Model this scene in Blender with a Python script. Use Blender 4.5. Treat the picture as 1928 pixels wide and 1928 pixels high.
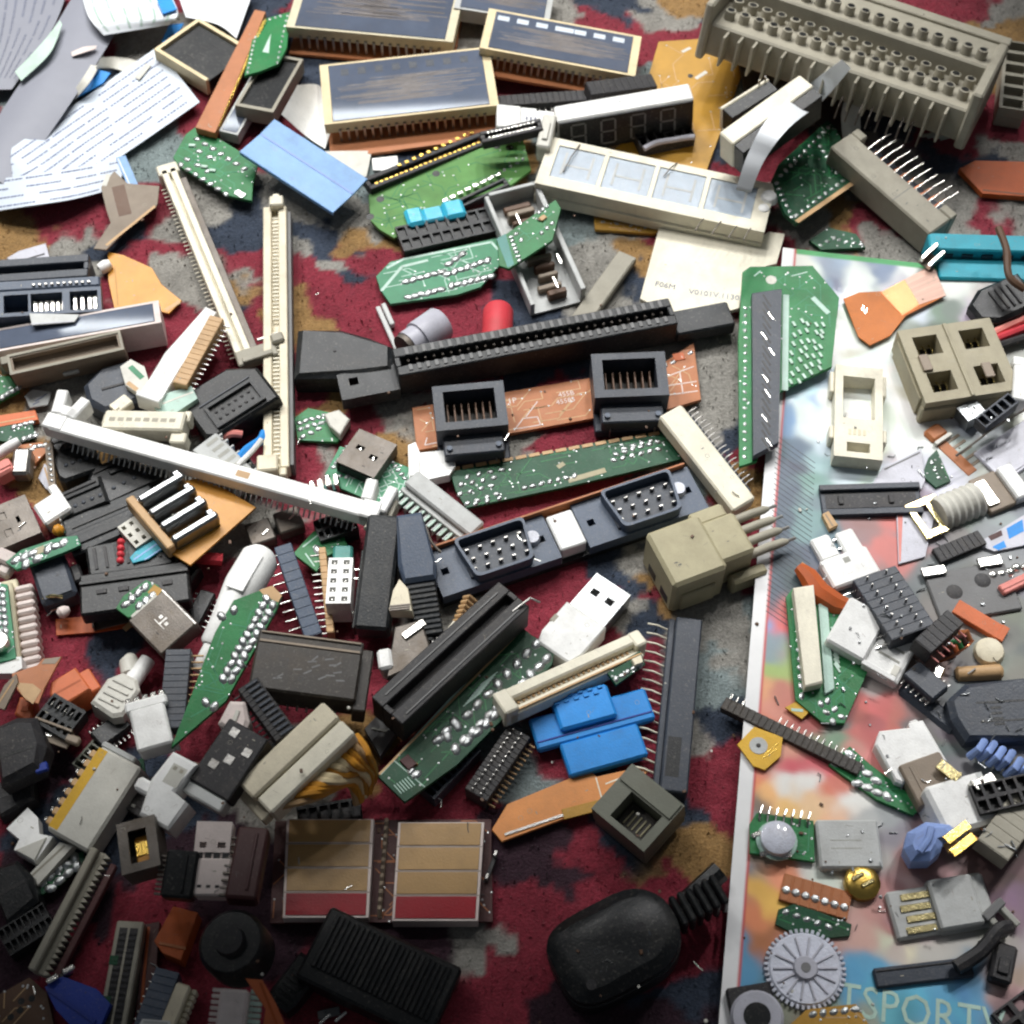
import bpy, math, random
import numpy as np
from mathutils import Vector, Matrix
RND = random.Random(7)
for o in list(bpy.data.objects): bpy.data.objects.remove(o)
SC = bpy.context.scene
MM = 0.001
# ---------------------------------------------------------------- camera
TILT, FOV, DIST, S = math.radians(32), math.radians(36), 650.0, 1928.0
CAMP = Vector((0, -DIST*math.sin(TILT), DIST*math.cos(TILT)))
RT, UP, FW = Vector((1, 0, 0)), Vector((0, math.cos(TILT), math.sin(TILT))), Vector((0, math.sin(TILT), -math.cos(TILT)))
TANF = math.tan(FOV/2)
cd = bpy.data.cameras.new('camera'); cam = bpy.data.objects.new('camera', cd); SC.collection.objects.link(cam)
cam.location = CAMP*MM; cam.rotation_euler = (TILT, 0, 0)
cd.sensor_fit = 'HORIZONTAL'; cd.angle = FOV; cd.clip_start = 0.02; cd.clip_end = 50
cd.dof.use_dof = True; cd.dof.focus_distance = 0.615; cd.dof.aperture_fstop = 18.0; cd.lens = cd.lens
SC.camera = cam
# ---------------------------------------------------------------- world, lamps, exposure
w = bpy.data.worlds.new('World'); SC.world = w; w.use_nodes = True
bg = w.node_tree.nodes['Background']; bg.inputs[0].default_value = (0.82, 0.90, 1.0, 1); bg.inputs[1].default_value = 0.085
def aim(o, frm, to):
    o.location = Vector(frm)*MM; d = Vector(to)-Vector(frm)
    o.rotation_euler = d.to_track_quat('-Z', 'Y').to_euler()
def lamp(name, kind, frm, to, energy, col=(1, 1, 1), **kw):
    l = bpy.data.lights.new(name, kind); l.energy = energy; l.color = col
    for k, v in kw.items(): setattr(l, k, v)
    o = bpy.data.objects.new(name, l); SC.collection.objects.link(o); aim(o, frm, to); return o
def edge_spot(name, frm, ylow, yhigh, x, energy, blend=.2, rad=.07):
    """added spot, no real fitting; its cone ends softly on the floor line y = ylow"""
    a0, a1 = math.atan2(frm[1]-ylow, frm[2]), math.atan2(frm[1]-yhigh, frm[2]); a = (a0+a1)/2
    lamp(name, 'SPOT', frm, (x, frm[1]-frm[2]*math.tan(a), 0), energy, (1.0, .99, .97), spot_size=abs(a0-a1), spot_blend=blend, shadow_soft_size=rad)
for k_, fx in enumerate((-1000, -560, -160, 260)):  # added unseen row of spots; cone edges stand in for the foreground shadow
    edge_spot('added_key_spot', (fx, 1250, 1500), -162, 640, -100, 41)
    edge_spot('added_key_spot', (fx, 640, 1500), -154, 560, -100, 19)
for fx, fy in ((500, 1150), (860, 1000)):
    lamp('added_magazine_spot', 'SPOT', (fx, fy, 1400), (322, -98, 0), 66, (1.0, .99, .98), spot_size=math.radians(15.2), spot_blend=.16, shadow_soft_size=.1)  # added spots without a known source, keeping the magazine side bright
lamp('tube_lamp', 'AREA', (-240, 1672, 1420), (-240, 150, 0), 1.5, (.92, .97, 1.0), shape='RECTANGLE', size=1.25, size_y=.018)
SC.view_settings.view_transform = 'Standard'; SC.view_settings.look = 'None'
SC.view_settings.exposure = 0.0; SC.view_settings.gamma = 1.0
SC.cycles.filter_width = 2.2
SC.cycles.use_denoising = True
# ---------------------------------------------------------------- pixel rays -> places in the scene (mm)
def ray(px, py): return FW + RT*((px/S-.5)*2*TANF) + UP*((.5-py/S)*2*TANF)
def P(px, py, z=0.0):
    r = ray(px, py); return CAMP + r*((z-CAMP.z)/r.z)
def PP(px, py, o, n):
    r = ray(px, py); return CAMP + r*((o-CAMP).dot(n)/r.dot(n))
# ---------------------------------------------------------------- height field so that things rest on what lies below
HX0, HY0, HS = -400.0, -400.0, 1.5
HN = (540, 600)
HM = np.zeros(HN)
def hidx(x, y):
    i = np.clip(((np.asarray(x)-HX0)/HS).astype(int), 0, HN[0]-1); j = np.clip(((np.asarray(y)-HY0)/HS).astype(int), 0, HN[1]-1)
    return i, j
def hat(x, y): i, j = hidx(x, y); return HM[i, j]
def hset(x, y, z): i, j = hidx(x, y); np.maximum.at(HM, (i, j), z)
def rest(s, h, L, H, maxslope=.12, sink=.8):
    """resting line z = a + b*s over support samples (s, h); thick things nestle into the heap, thin ones lie on it"""
    nb = 20; b = np.clip((s/L*nb).astype(int), 0, nb-1); ss, hh = [], []
    for k in range(nb):
        m = b == k
        if m.any(): ss.append((k+.5)*L/nb); hh.append(np.percentile(h[m], 90))
    ss, hh = np.array(ss), np.array(hh)
    sl = 0.0
    if len(ss) > 3: sl = .55*float(np.polyfit(ss, hh, 1)[0])
    sl = max(-maxslope, min(maxslope, sl))
    a = float(np.percentile(hh-sl*ss, 94))+.3
    a -= sink*H if H > 3.5 else .3*H
    return max(a, 0.0, -sl*L), sl
# ---------------------------------------------------------------- materials
MATS = {}
def lin(c): return tuple(((v/255)/12.92 if v <= 10 else ((v/255+.055)/1.055)**2.4) for v in c)
def mat(name, rgb, rough=.5, metal=0.0, spec=.32, var=.12, dirt=.15, bump=.25, scale=90, coat=0.0, dirtcol=(96, 84, 70), trans=0.0, jit=.12):
    m = bpy.data.materials.new(name); m.use_nodes = True; nt = m.node_tree; N, Lk = nt.nodes, nt.links
    b = N['Principled BSDF']; b.inputs['Roughness'].default_value = rough; b.inputs['Metallic'].default_value = metal
    b.inputs['Specular IOR Level'].default_value = spec; b.inputs['Coat Weight'].default_value = coat
    if trans: b.inputs['Transmission Weight'].default_value = trans
    tc = N.new('ShaderNodeTexCoord'); oi = N.new('ShaderNodeObjectInfo')
    add = N.new('ShaderNodeVectorMath'); add.operation = 'ADD'
    sc = N.new('ShaderNodeMath'); sc.operation = 'MULTIPLY'; sc.inputs[1].default_value = 13.0
    Lk.new(oi.outputs['Random'], sc.inputs[0]); Lk.new(tc.outputs['Object'], add.inputs[0]); Lk.new(sc.outputs[0], add.inputs[1])
    n1 = N.new('ShaderNodeTexNoise'); n1.inputs['Scale'].default_value = scale; n1.inputs['Detail'].default_value = 5; n1.inputs['Roughness'].default_value = .65
    Lk.new(add.outputs[0], n1.inputs['Vector'])
    c = lin(rgb)
    cr = N.new('ShaderNodeValToRGB'); e = cr.color_ramp.elements
    e[0].position = .3; e[1].position = .72
    e[0].color = (*[v*(1-var) for v in c], 1); e[1].color = (*[min(1, v*(1+var*.7)) for v in c], 1)
    Lk.new(n1.outputs['Fac'], cr.inputs[0])
    # dirt: broad blotches and specks
    n2 = N.new('ShaderNodeTexNoise'); n2.inputs['Scale'].default_value = scale*.55; n2.inputs['Detail'].default_value = 8; n2.inputs['Roughness'].default_value = .72
    Lk.new(add.outputs[0], n2.inputs['Vector'])
    mr = N.new('ShaderNodeMapRange'); mr.inputs['From Min'].default_value = .5; mr.inputs['From Max'].default_value = .78; mr.inputs['To Max'].default_value = dirt*2
    Lk.new(n2.outputs['Fac'], mr.inputs['Value'])
    mx = N.new('ShaderNodeMix'); mx.data_type = 'RGBA'; mx.inputs['B'].default_value = (*lin(dirtcol), 1)
    Lk.new(mr.outputs[0], mx.inputs['Factor']); Lk.new(cr.outputs[0], mx.inputs['A'])
    n4 = N.new('ShaderNodeTexNoise'); n4.inputs['Scale'].default_value = scale*9; n4.inputs['Detail'].default_value = 4; n4.inputs['Roughness'].default_value = .8
    Lk.new(add.outputs[0], n4.inputs['Vector'])
    m4 = N.new('ShaderNodeMapRange'); m4.inputs['From Min'].default_value = .57; m4.inputs['From Max'].default_value = .68; m4.inputs['To Max'].default_value = dirt*1.1
    Lk.new(n4.outputs['Fac'], m4.inputs['Value'])
    mx2 = N.new('ShaderNodeMix'); mx2.data_type = 'RGBA'; mx2.inputs['B'].default_value = (*lin((150, 144, 134) if sum(rgb) < 260 else (110, 98, 84)), 1)
    Lk.new(m4.outputs[0], mx2.inputs['Factor']); Lk.new(mx.outputs['Result'], mx2.inputs['A']); mx = mx2
    hs = N.new('ShaderNodeHueSaturation'); mv = N.new('ShaderNodeMapRange')
    mv.inputs['To Min'].default_value = 1-jit; mv.inputs['To Max'].default_value = 1+jit*.6
    Lk.new(oi.outputs['Random'], mv.inputs['Value']); Lk.new(mv.outputs[0], hs.inputs['Value']); Lk.new(mx.outputs['Result'], hs.inputs['Color'])
    Lk.new(hs.outputs[0], b.inputs['Base Color'])
    rr = N.new('ShaderNodeMapRange'); k_ = .12 if rough > .15 else .02; rr.inputs['To Min'].default_value = max(.02, rough-k_); rr.inputs['To Max'].default_value = min(1, rough+k_*1.3)
    Lk.new(n2.outputs['Fac'], rr.inputs['Value']); Lk.new(rr.outputs[0], b.inputs['Roughness'])
    if bump:
        n3 = N.new('ShaderNodeTexNoise'); n3.inputs['Scale'].default_value = scale*14; n3.inputs['Detail'].default_value = 3
        Lk.new(add.outputs[0], n3.inputs['Vector'])
        bp = N.new('ShaderNodeBump'); bp.inputs['Strength'].default_value = bump; bp.inputs['Distance'].default_value = .0004
        Lk.new(n3.outputs['Fac'], bp.inputs['Height']); Lk.new(bp.outputs[0], b.inputs['Normal'])
    MATS[name] = m; return m
for a in [('white', (240, 240, 237), .42), ('ivory', (224, 214, 188), .45), ('cream', (230, 224, 204), .5), ('beige', (205, 196, 168), .5),
          ('khaki', (172, 164, 134), .55), ('greybeige', (160, 155, 140), .5), ('grey', (158, 158, 150), .5), ('palegrey', (188, 190, 188), .45), ('lilac', (186, 186, 196), .35),
          ('midgrey', (112, 112, 112), .5), ('satin', (150, 152, 160), .28), ('blueink', (112, 120, 150), .6), ('greyink', (120, 124, 140), .6),
          ('brown', (178, 112, 70), .5), ('tan', (196, 160, 116), .5), ('darkbrown', (98, 72, 54), .5), ('taupe', (140, 126, 110), .5), ('taupe2', (158, 150, 126), .5),
          ('amber', (205, 142, 48), .35), ('copperflex', (196, 112, 44), .5), ('mustard', (178, 134, 48), .42), ('wood', (220, 202, 162), .5),
          ('teal', (40, 160, 180), .45), ('blue', (40, 142, 222), .5), ('navy', (30, 58, 150), .45), ('skyblue', (120, 164, 212), .38), ('periwinkle', (140, 165, 220), .5),
          ('red', (206, 62, 72), .5), ('pink', (226, 140, 130), .5), ('orange', (204, 108, 64), .5), ('burnt', (178, 84, 34), .5), ('yellow', (212, 166, 44), .45),
          ('mint', (176, 205, 192), .4), ('seagreen', (60, 130, 122), .4), ('maroon', (74, 40, 40), .5), ('dirtywhite', (208, 206, 196), .5), ('pinkwhite', (222, 208, 202), .5)]:
    mat(*a)
mat('black', (34, 37, 40), .42, dirt=.3, dirtcol=(92, 90, 86), var=.3)
mat('jet', (22, 24, 26), .38, dirt=.25, dirtcol=(80, 78, 74), var=.3)
mat('slate', (56, 62, 72), .42, dirt=.25, dirtcol=(100, 98, 96))
mat('charcoal', (44, 43, 45), .5, dirt=.3, dirtcol=(96, 90, 84))
mat('blueblack', (70, 82, 100), .4, dirt=.3, dirtcol=(108, 112, 120))
mat('bronzeblack', (52, 47, 42), .45, dirt=.3)
mat('green', (44, 122, 70), .42, spec=.25, var=.2)
mat('deepgreen', (24, 76, 50), .42, spec=.22, var=.25)
mat('limegreen', (88, 136, 72), .5, spec=.2, var=.2)
mat('jade', (62, 138, 100), .42, spec=.25, var=.2)
mat('silk', (190, 214, 200), .5)
mat('steel', (176, 174, 170), .36, metal=.85, var=.3, dirt=.35, bump=.35)
mat('dullsteel', (112, 106, 100), .5, metal=.55, var=.3, dirt=.45, bump=.4)
mat('nickel', (214, 212, 206), .22, metal=1, var=.2, dirt=.2, bump=.3)
mat('solder', (190, 193, 193), .36, metal=1, var=.3, dirt=.3, bump=.7)
mat('plugshell', (150, 153, 154), .32, metal=.9, var=.2, dirt=.2, bump=.3)
mat('gold', (216, 180, 92), .27, metal=1, var=.2, dirt=.15)
mat('copper', (190, 120, 86), .32, metal=1, var=.2, dirt=.2)
mat('brass', (204, 190, 140), .25, metal=1, var=.2, dirt=.2)
mat('glass', (88, 96, 112), .04, coat=.3, var=.18, dirt=.14, bump=0, scale=40, dirtcol=(112, 104, 98))
mat('electrode', (122, 116, 114), .2, var=.2)
mat('apricot', (214, 140, 76), .42)
mat('barefilm', (222, 182, 164), .45, var=.05, dirt=.05)
mat('murky', (108, 110, 98), .5)
mat('milk', (168, 180, 192), .22, coat=.3, dirt=.25, dirtcol=(160, 160, 160), bump=.15)
mat('facegold', (182, 146, 96), .3, var=.12, dirt=.1)
mat('facered', (150, 20, 34), .3, var=.1, dirt=.08)
mat('clear', (205, 208, 220), .2, coat=.4, dirt=.25, bump=.5)
mat('bluegel', (60, 178, 208), .16, coat=.5)
for a in [('satin', (138, 140, 150), .5), ('lightfilm', (205, 214, 224), .4), ('whitefilm', (226, 230, 234), .4)]: mat(*a, var=.03, dirt=.02, bump=.05, jit=.04)
# ---------------------------------------------------------------- geometry pieces: (verts, faces) in mm
def cbox(x0, x1, y0, y1, z0, z1, c=.25):
    x0, x1 = min(x0, x1), max(x0, x1); y0, y1 = min(y0, y1), max(y0, y1); z0, z1 = min(z0, z1), max(z0, z1)
    c = min(c, (x1-x0)*.3, (y1-y0)*.3, (z1-z0)*.3)
    if c < .03:
        v = [(x, y, z) for z in (z0, z1) for y in (y0, y1) for x in (x0, x1)]
        return v, [(0, 2, 3, 1), (4, 5, 7, 6), (0, 1, 5, 4), (2, 6, 7, 3), (0, 4, 6, 2), (1, 3, 7, 5)]
    v = []
    for sx, X in ((-1, x0), (1, x1)):
        for sy, Y in ((-1, y0), (1, y1)):
            for sz, Z in ((-1, z0), (1, z1)):
                v += [(X, Y-sy*c, Z-sz*c), (X-sx*c, Y, Z-sz*c), (X-sx*c, Y-sy*c, Z)]
    def i(a, b, d, k): return ((a*2+b)*2+d)*3+k
    f = []
    for a in (0, 1):
        f.append([i(a, 0, 0, 0), i(a, 1, 0, 0), i(a, 1, 1, 0), i(a, 0, 1, 0)][::(1 if a else -1)])
        f.append([i(0, a, 0, 1), i(1, a, 0, 1), i(1, a, 1, 1), i(0, a, 1, 1)][::(-1 if a else 1)])
        f.append([i(0, 0, a, 2), i(1, 0, a, 2), i(1, 1, a, 2), i(0, 1, a, 2)][::(1 if a else -1)])
    for p in (0, 1):
        for q in (0, 1):
            f.append([i(p, q, 0, 0), i(p, q, 1, 0), i(p, q, 1, 1), i(p, q, 0, 1)][::(1 if p == q else -1)])
            f.append([i(p, 0, q, 0), i(p, 0, q, 2), i(p, 1, q, 2), i(p, 1, q, 0)][::(1 if p == q else -1)])
            f.append([i(0, p, q, 1), i(1, p, q, 1), i(1, p, q, 2), i(0, p, q, 2)][::(1 if p != q else -1)])
            for d in (0, 1):
                f.append([i(p, q, d, 0), i(p, q, d, 1), i(p, q, d, 2)][::(1 if (p+q+d) % 2 == 1 else -1)])
    return v, f
def prism(poly, z0, z1, c=.2):
    a = sum(poly[i][0]*poly[(i+1) % len(poly)][1]-poly[(i+1) % len(poly)][0]*poly[i][1] for i in range(len(poly)))
    if a < 0: poly = poly[::-1]
    n = len(poly); cx = sum(p[0] for p in poly)/n; cy = sum(p[1] for p in poly)/n
    ins = []
    for x, y in poly:
        d = math.hypot(x-cx, y-cy) or 1; k = max(0, 1-c/d); ins.append((cx+(x-cx)*k, cy+(y-cy)*k))
    v = [(x, y, z0) for x, y in poly]+[(x, y, z1-c*.8) for x, y in poly]+[(x, y, z1) for x, y in ins]
    f = [tuple(range(n))[::-1], tuple(range(2*n, 3*n))]
    for k in (0, 1):
        for i in range(n):
            j = (i+1) % n; f.append((k*n+i, k*n+j, k*n+n+j, k*n+n+i))
    return v, f
def tube(pts, r, n=8, cap=True):
    pts = [Vector(p) for p in pts]; m = len(pts); rs = r if isinstance(r, (list, tuple)) else [r]*m
    v, f = [], []; ref = None
    for k, p in enumerate(pts):
        d = (pts[min(k+1, m-1)]-pts[max(k-1, 0)]).normalized()
        if ref is None: ref = Vector((0, 0, 1)) if abs(d.z) < .9 else Vector((1, 0, 0))
        s = d.cross(ref).normalized(); t = s.cross(d).normalized(); ref = t
        for q in range(n):
            a = 2*math.pi*q/n; v.append(tuple(p+(s*math.cos(a)+t*math.sin(a))*rs[k]))
    for k in range(m-1):
        for q in range(n):
            e = (q+1) % n; f.append((k*n+q, k*n+e, k*n+n+e, k*n+n+q))
    if cap: f.append(tuple(range(n))[::-1]); f.append(tuple(range((m-1)*n, m*n)))
    return v, f
def dome(r, h, n=8):
    v = [(r*math.cos(2*math.pi*k/n), r*math.sin(2*math.pi*k/n), 0) for k in range(n)]
    v += [(r*.72*math.cos(2*math.pi*k/n), r*.72*math.sin(2*math.pi*k/n), h*.65) for k in range(n)]+[(0, 0, h)]
    f = [tuple(range(n))[::-1]]
    for k in range(n):
        e = (k+1) % n; f += [(k, e, n+e, n+k), (n+k, n+e, 2*n)]
    return v, f
def holeplate(x0, x1, y0, y1, z0, z1, holes):
    """slab with rectangular holes cut right through"""
    xs = sorted({round(a, 4) for a in [x0, x1]+[h[0] for h in holes]+[h[1] for h in holes] if x0 <= a <= x1})
    ys = sorted({round(a, 4) for a in [y0, y1]+[h[2] for h in holes]+[h[3] for h in holes] if y0 <= a <= y1})
    nx, ny = len(xs)-1, len(ys)-1
    full = [[not any(h[0] < (xs[i]+xs[i+1])/2 < h[1] and h[2] < (ys[j]+ys[j+1])/2 < h[3] for h in holes) for j in range(ny)] for i in range(nx)]
    v = [(x, y, z) for z in (z0, z1) for x in xs for y in ys]; m = (nx+1)*(ny+1)
    def I(i, j, k): return k*m+i*(ny+1)+j
    def F(i, j): return 0 <= i < nx and 0 <= j < ny and full[i][j]
    f = []
    for i in range(nx):
        for j in range(ny):
            if not full[i][j]: continue
            f.append((I(i, j, 1), I(i+1, j, 1), I(i+1, j+1, 1), I(i, j+1, 1))); f.append((I(i, j, 0), I(i, j+1, 0), I(i+1, j+1, 0), I(i+1, j, 0)))
            if not F(i-1, j): f.append((I(i, j, 0), I(i, j, 1), I(i, j+1, 1), I(i, j+1, 0)))
            if not F(i+1, j): f.append((I(i+1, j, 0), I(i+1, j+1, 0), I(i+1, j+1, 1), I(i+1, j, 1)))
            if not F(i, j-1): f.append((I(i, j, 0), I(i+1, j, 0), I(i+1, j, 1), I(i, j, 1)))
            if not F(i, j+1): f.append((I(i, j+1, 0), I(i, j+1, 1), I(i+1, j+1, 1), I(i+1, j+1, 0)))
    return v, f
def xf(g, M): return [tuple(M @ Vector(p)) for p in g[0]], g[1]
def tr(g, x, y, z): return [(a+x, b+y, c+z) for a, b, c in g[0]], g[1]
def mesh_of(name, geoms, m, smooth=False):
    V, F = [], []
    for v, f in geoms:
        k = len(V); V += v; F += [tuple(q+k for q in p) for p in f]
    me = bpy.data.meshes.new(name); me.from_pydata([(x*MM, y*MM, z*MM) for x, y, z in V], [], F); me.materials.append(MATS[m])
    if smooth:
        me.polygons.foreach_set('use_smooth', [True]*len(me.polygons)); me.set_sharp_from_angle(angle=math.radians(40))
    me.update(); return me
# ---------------------------------------------------------------- things
THINGS = []
class Thing:
    def __init__(s, name, label, cat, M, group=None):
        s.M = M; s.Mi = M.inverted(); s.name = name; THINGS.append(s)
        s.root = bpy.data.objects.new(name, None); SC.collection.objects.link(s.root); s.root.empty_display_size = .004
        W = M.copy(); W.translation = M.translation*MM; s.root.matrix_world = W
        s.root['label'] = label; s.root['category'] = cat
        if group: s.root['group'] = group
    def link(s, name, me, parent=None, label=None, kind=None):
        o = bpy.data.objects.new(name, me); SC.collection.objects.link(o); o.parent = parent or s.root
        if label: o['label'] = label
        if kind: o['kind'] = kind
        return o
    def add(s, name, geoms, m, smooth=False, **kw):
        if isinstance(geoms, tuple): geoms = [geoms]
        return s.link(name, mesh_of(name, geoms, m, smooth), **kw)
    def box(s, name, x0, x1, y0, y1, z0, z1, m, c=.3, **kw): return s.add(name, cbox(x0, x1, y0, y1, z0, z1, c), m, **kw)
    def many(s, name, geom, m, places, smooth=True, stuff=False, parent=None):
        """alike pieces: objects that share one mesh (or one joined part when too small to pick apart)"""
        if stuff:
            gs = []
            for p in places:
                x, y, z = p[:3]; g = geom
                if len(p) > 3: g = xf(g, Matrix.Rotation(p[3], 4, 'Z'))
                gs.append(tr(g, x, y, z))
            return s.add(name, gs, m, smooth, kind='stuff', parent=parent) if gs else None
        me = mesh_of(name, [geom], m, smooth)
        for p in places:
            o = s.link(name, me, parent); o.location = (p[0]*MM, p[1]*MM, p[2]*MM)
            if len(p) > 3: o.rotation_euler = (0, 0, p[3])
    def at(s, px, py, z=None):
        z = s.H if z is None else z
        o = s.M @ Vector((0, 0, z)); n = (s.M.to_3x3() @ Vector((0, 0, 1)))
        q = s.Mi @ PP(px, py, o, n); return q.x, q.y
    def row(s, a, b, n, z=None, jit=0):
        """n local places between two picture points on the top face"""
        (x0, y0), (x1, y1) = s.at(*a, z), s.at(*b, z); out = []
        for k in range(n):
            t = k/max(1, n-1); out.append((x0+(x1-x0)*t+RND.uniform(-jit, jit), y0+(y1-y0)*t+RND.uniform(-jit, jit), s.H if z is None else z))
        return out
def item(name, label, cat, line, w, H, W=None, z=None, roll=0, group=None, foot=True, lift=0, maxslope=.42, sink=.8):
    """a thing along a picture line of its top face; rests on what is below. local x 0..L, y -W/2..W/2, z 0..H"""
    x1, y1, x2, y2 = line; r = math.radians(roll)
    ll = math.hypot(x2-x1, y2-y1); qx, qy = -(y2-y1)/ll*w/2, (x2-x1)/ll*w/2; mx, my = (x1+x2)/2, (y1+y2)/2
    z1 = z2 = H
    for it in range(5):
        A, B = P(x1, y1, z1), P(x2, y2, z2); u = (B-A).normalized(); L = (B-A).length
        v = Vector((0, 0, 1)).cross(u).normalized(); n = u.cross(v)
        if W is None:
            o = (A+B)/2; nn = n if not r else (Matrix.Rotation(r, 3, u) @ n)
            d = PP(mx+qx, my+qy, o, nn)-PP(mx-qx, my-qy, o, nn); d -= u*d.dot(u); WW = d.length
        else: WW = W
        Heff = H*math.cos(r)+WW/2*abs(math.sin(r))
        if z is not None:
            zz = z if isinstance(z, (tuple, list)) else (z, z); z1, z2 = zz[0]+Heff, zz[1]+Heff; continue
        ss, tt = np.meshgrid(np.linspace(0, L, max(4, int(L/1.5))), np.linspace(-WW/2, WW/2, max(3, int(WW/1.5))))
        bx = A.x+u.x*ss+v.x*tt; by = A.y+u.y*ss+v.y*tt
        a, b = rest(ss.ravel()*1.0, hat(bx, by).ravel(), L, Heff, min(maxslope, .12), sink)
        z1, z2 = a+Heff+lift*.5, a+b*L+Heff+lift*.5
    A, B = P(x1, y1, z1), P(x2, y2, z2); u = (B-A).normalized(); L = (B-A).length
    v = Vector((0, 0, 1)).cross(u).normalized(); n = u.cross(v)
    M = Matrix(((u.x, v.x, n.x, A.x), (u.y, v.y, n.y, A.y), (u.z, v.z, n.z, A.z), (0, 0, 0, 1)))
    if r: M = M @ Matrix.Rotation(r, 4, 'X')
    M = M @ Matrix.Translation((0, 0, -H))
    t = Thing(name, label, cat, M, group); t.L, t.W, t.H = L, WW, H
    if foot:
        ss, tt = np.meshgrid(np.linspace(0, L, max(4, int(L/1.0))), np.linspace(-WW/2, WW/2, max(3, int(WW/1.0))))
        hset(A.x+u.x*ss+v.x*tt, A.y+u.y*ss+v.y*tt, (z1+(z2-z1)*ss/L))
    return t
def inpoly(x, y, poly):
    c = np.zeros(x.shape, bool); n = len(poly)
    for i in range(n):
        (xa, ya), (xb, yb) = poly[i], poly[(i+1) % n]
        if ya == yb: continue
        c ^= ((ya > y) != (yb > y)) & (x < (xb-xa)*(y-ya)/(yb-ya)+xa)
    return c
def plate(name, label, cat, poly, th, m, axis=None, z=None, part='board', c=.15, group=None, lift=0, maxslope=.3, foot=True, bare=False):
    """a flat thing with a picture outline. local z 0..th"""
    cx = sum(p[0] for p in poly)/len(poly); cy = sum(p[1] for p in poly)/len(poly)
    if axis is None:
        e = max(((poly[i], poly[(i+1) % len(poly)]) for i in range(len(poly))), key=lambda q: math.hypot(q[0][0]-q[1][0], q[0][1]-q[1][1]))
        dx, dy = e[1][0]-e[0][0], e[1][1]-e[0][1]
    else: dx, dy = axis
    dl = math.hypot(dx, dy); dx /= dl; dy /= dl
    if abs(dx) > abs(dy) and dx < 0 or abs(dy) >= abs(dx) and dy > 0: dx, dy = -dx, -dy
    sl, zm = 0.0, th
    for it in range(5):
        A, B = P(cx, cy, zm), P(cx+dx*40, cy+dy*40, zm); u = (B-A); u.z = 0; u = u.normalized()
        u = Vector((u.x, u.y, sl)).normalized(); v = Vector((0, 0, 1)).cross(u).normalized(); n = u.cross(v)
        q = [PP(x, y, A, n) for x, y in poly]; lp = [((p-A).dot(u), (p-A).dot(v)) for p in q]
        s0, s1 = min(p[0] for p in lp), max(p[0] for p in lp); t0, t1 = min(p[1] for p in lp), max(p[1] for p in lp)
        if z is not None: zm = z+th; continue
        ss, tt = np.meshgrid(np.linspace(s0, s1, max(6, int((s1-s0)/1.5))), np.linspace(t0, t1, max(6, int((t1-t0)/1.5))))
        k = inpoly(ss, tt, lp); ss, tt = ss[k], tt[k]
        a, b = rest(ss-s0, hat(A.x+u.x*ss+v.x*tt, A.y+u.y*ss+v.y*tt), max(1e-3, s1-s0), th, min(maxslope, .12))
        sl = b; zm = a-b*s0+th+lift*.5
    M = Matrix(((u.x, v.x, n.x, A.x), (u.y, v.y, n.y, A.y), (u.z, v.z, n.z, A.z), (0, 0, 0, 1))) @ Matrix.Translation((0, 0, -th))
    t = Thing(name, label, cat, M, group); t.H = th; t.poly = lp; t.s = (s0, s1, t0, t1)
    if not bare: t.add(part, prism(lp, 0, th, c), m)
    if name == 'circuit_board' and m in TRACK: tracks(t, m, th)
    if foot:
        ss, tt = np.meshgrid(np.linspace(s0, s1, max(6, int((s1-s0)))), np.linspace(t0, t1, max(6, int((t1-t0)))))
        k = inpoly(ss, tt, lp); ss, tt = ss[k], tt[k]
        hset(A.x+u.x*ss+v.x*tt, A.y+u.y*ss+v.y*tt, A.z+u.z*ss)
    return t
TRACK = {'green': 'jade', 'deepgreen': 'green', 'jade': 'mint', 'limegreen': 'green', 'brown': 'tan', 'mustard': 'tan', 'maroon': 'brown', 'darkbrown': 'tan'}
def tracks(t, m, th):
    r = random.Random(int(abs(t.M.translation.x*7+t.M.translation.y*13))); s0, s1, t0, t1 = t.s; gs, vs = [], []; lp = t.poly
    def ok(x, y): return bool(inpoly(np.array([x]), np.array([y]), lp)[0])
    area = (s1-s0)*(t1-t0); n = int(min(60, 8+area/45))
    for k in range(n):
        x, y = r.uniform(s0, s1), r.uniform(t0, t1); d = r.choice((0, 0, 0, 90, 45, -45))
        for seg in range(r.randint(1, 3)):
            l = r.uniform(3, 13); a = math.radians(d); x2, y2 = x+l*math.cos(a), y+l*math.sin(a)
            if not (ok(x, y) and ok(x2, y2)): break
            gs.append(tr(xf(cbox(0, l, -.2, .2, 0, .05, 0), Matrix.Rotation(a, 4, 'Z')), x, y, th)); x, y = x2, y2; d += r.choice((45, -45, 90))
        if ok(x, y): vs.append(tr(dome(.5, .14, 6), x, y, th))
    if gs: t.add('track', gs, TRACK[m], kind='stuff')
    if vs: t.add('via', vs, 'solder', kind='stuff')
def cat_rom(p, n):
    p = [np.array(q, float) for q in p]; out = []
    for i in range(len(p)-1):
        a, b, c, d = p[max(i-1, 0)], p[i], p[i+1], p[min(i+2, len(p)-1)]
        for k in range(n):
            t = k/n; out.append(.5*((2*b)+(-a+c)*t+(2*a-5*b+4*c-d)*t*t+(-a+3*b-3*c+d)*t**3))
    out.append(p[-1]); return out
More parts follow.
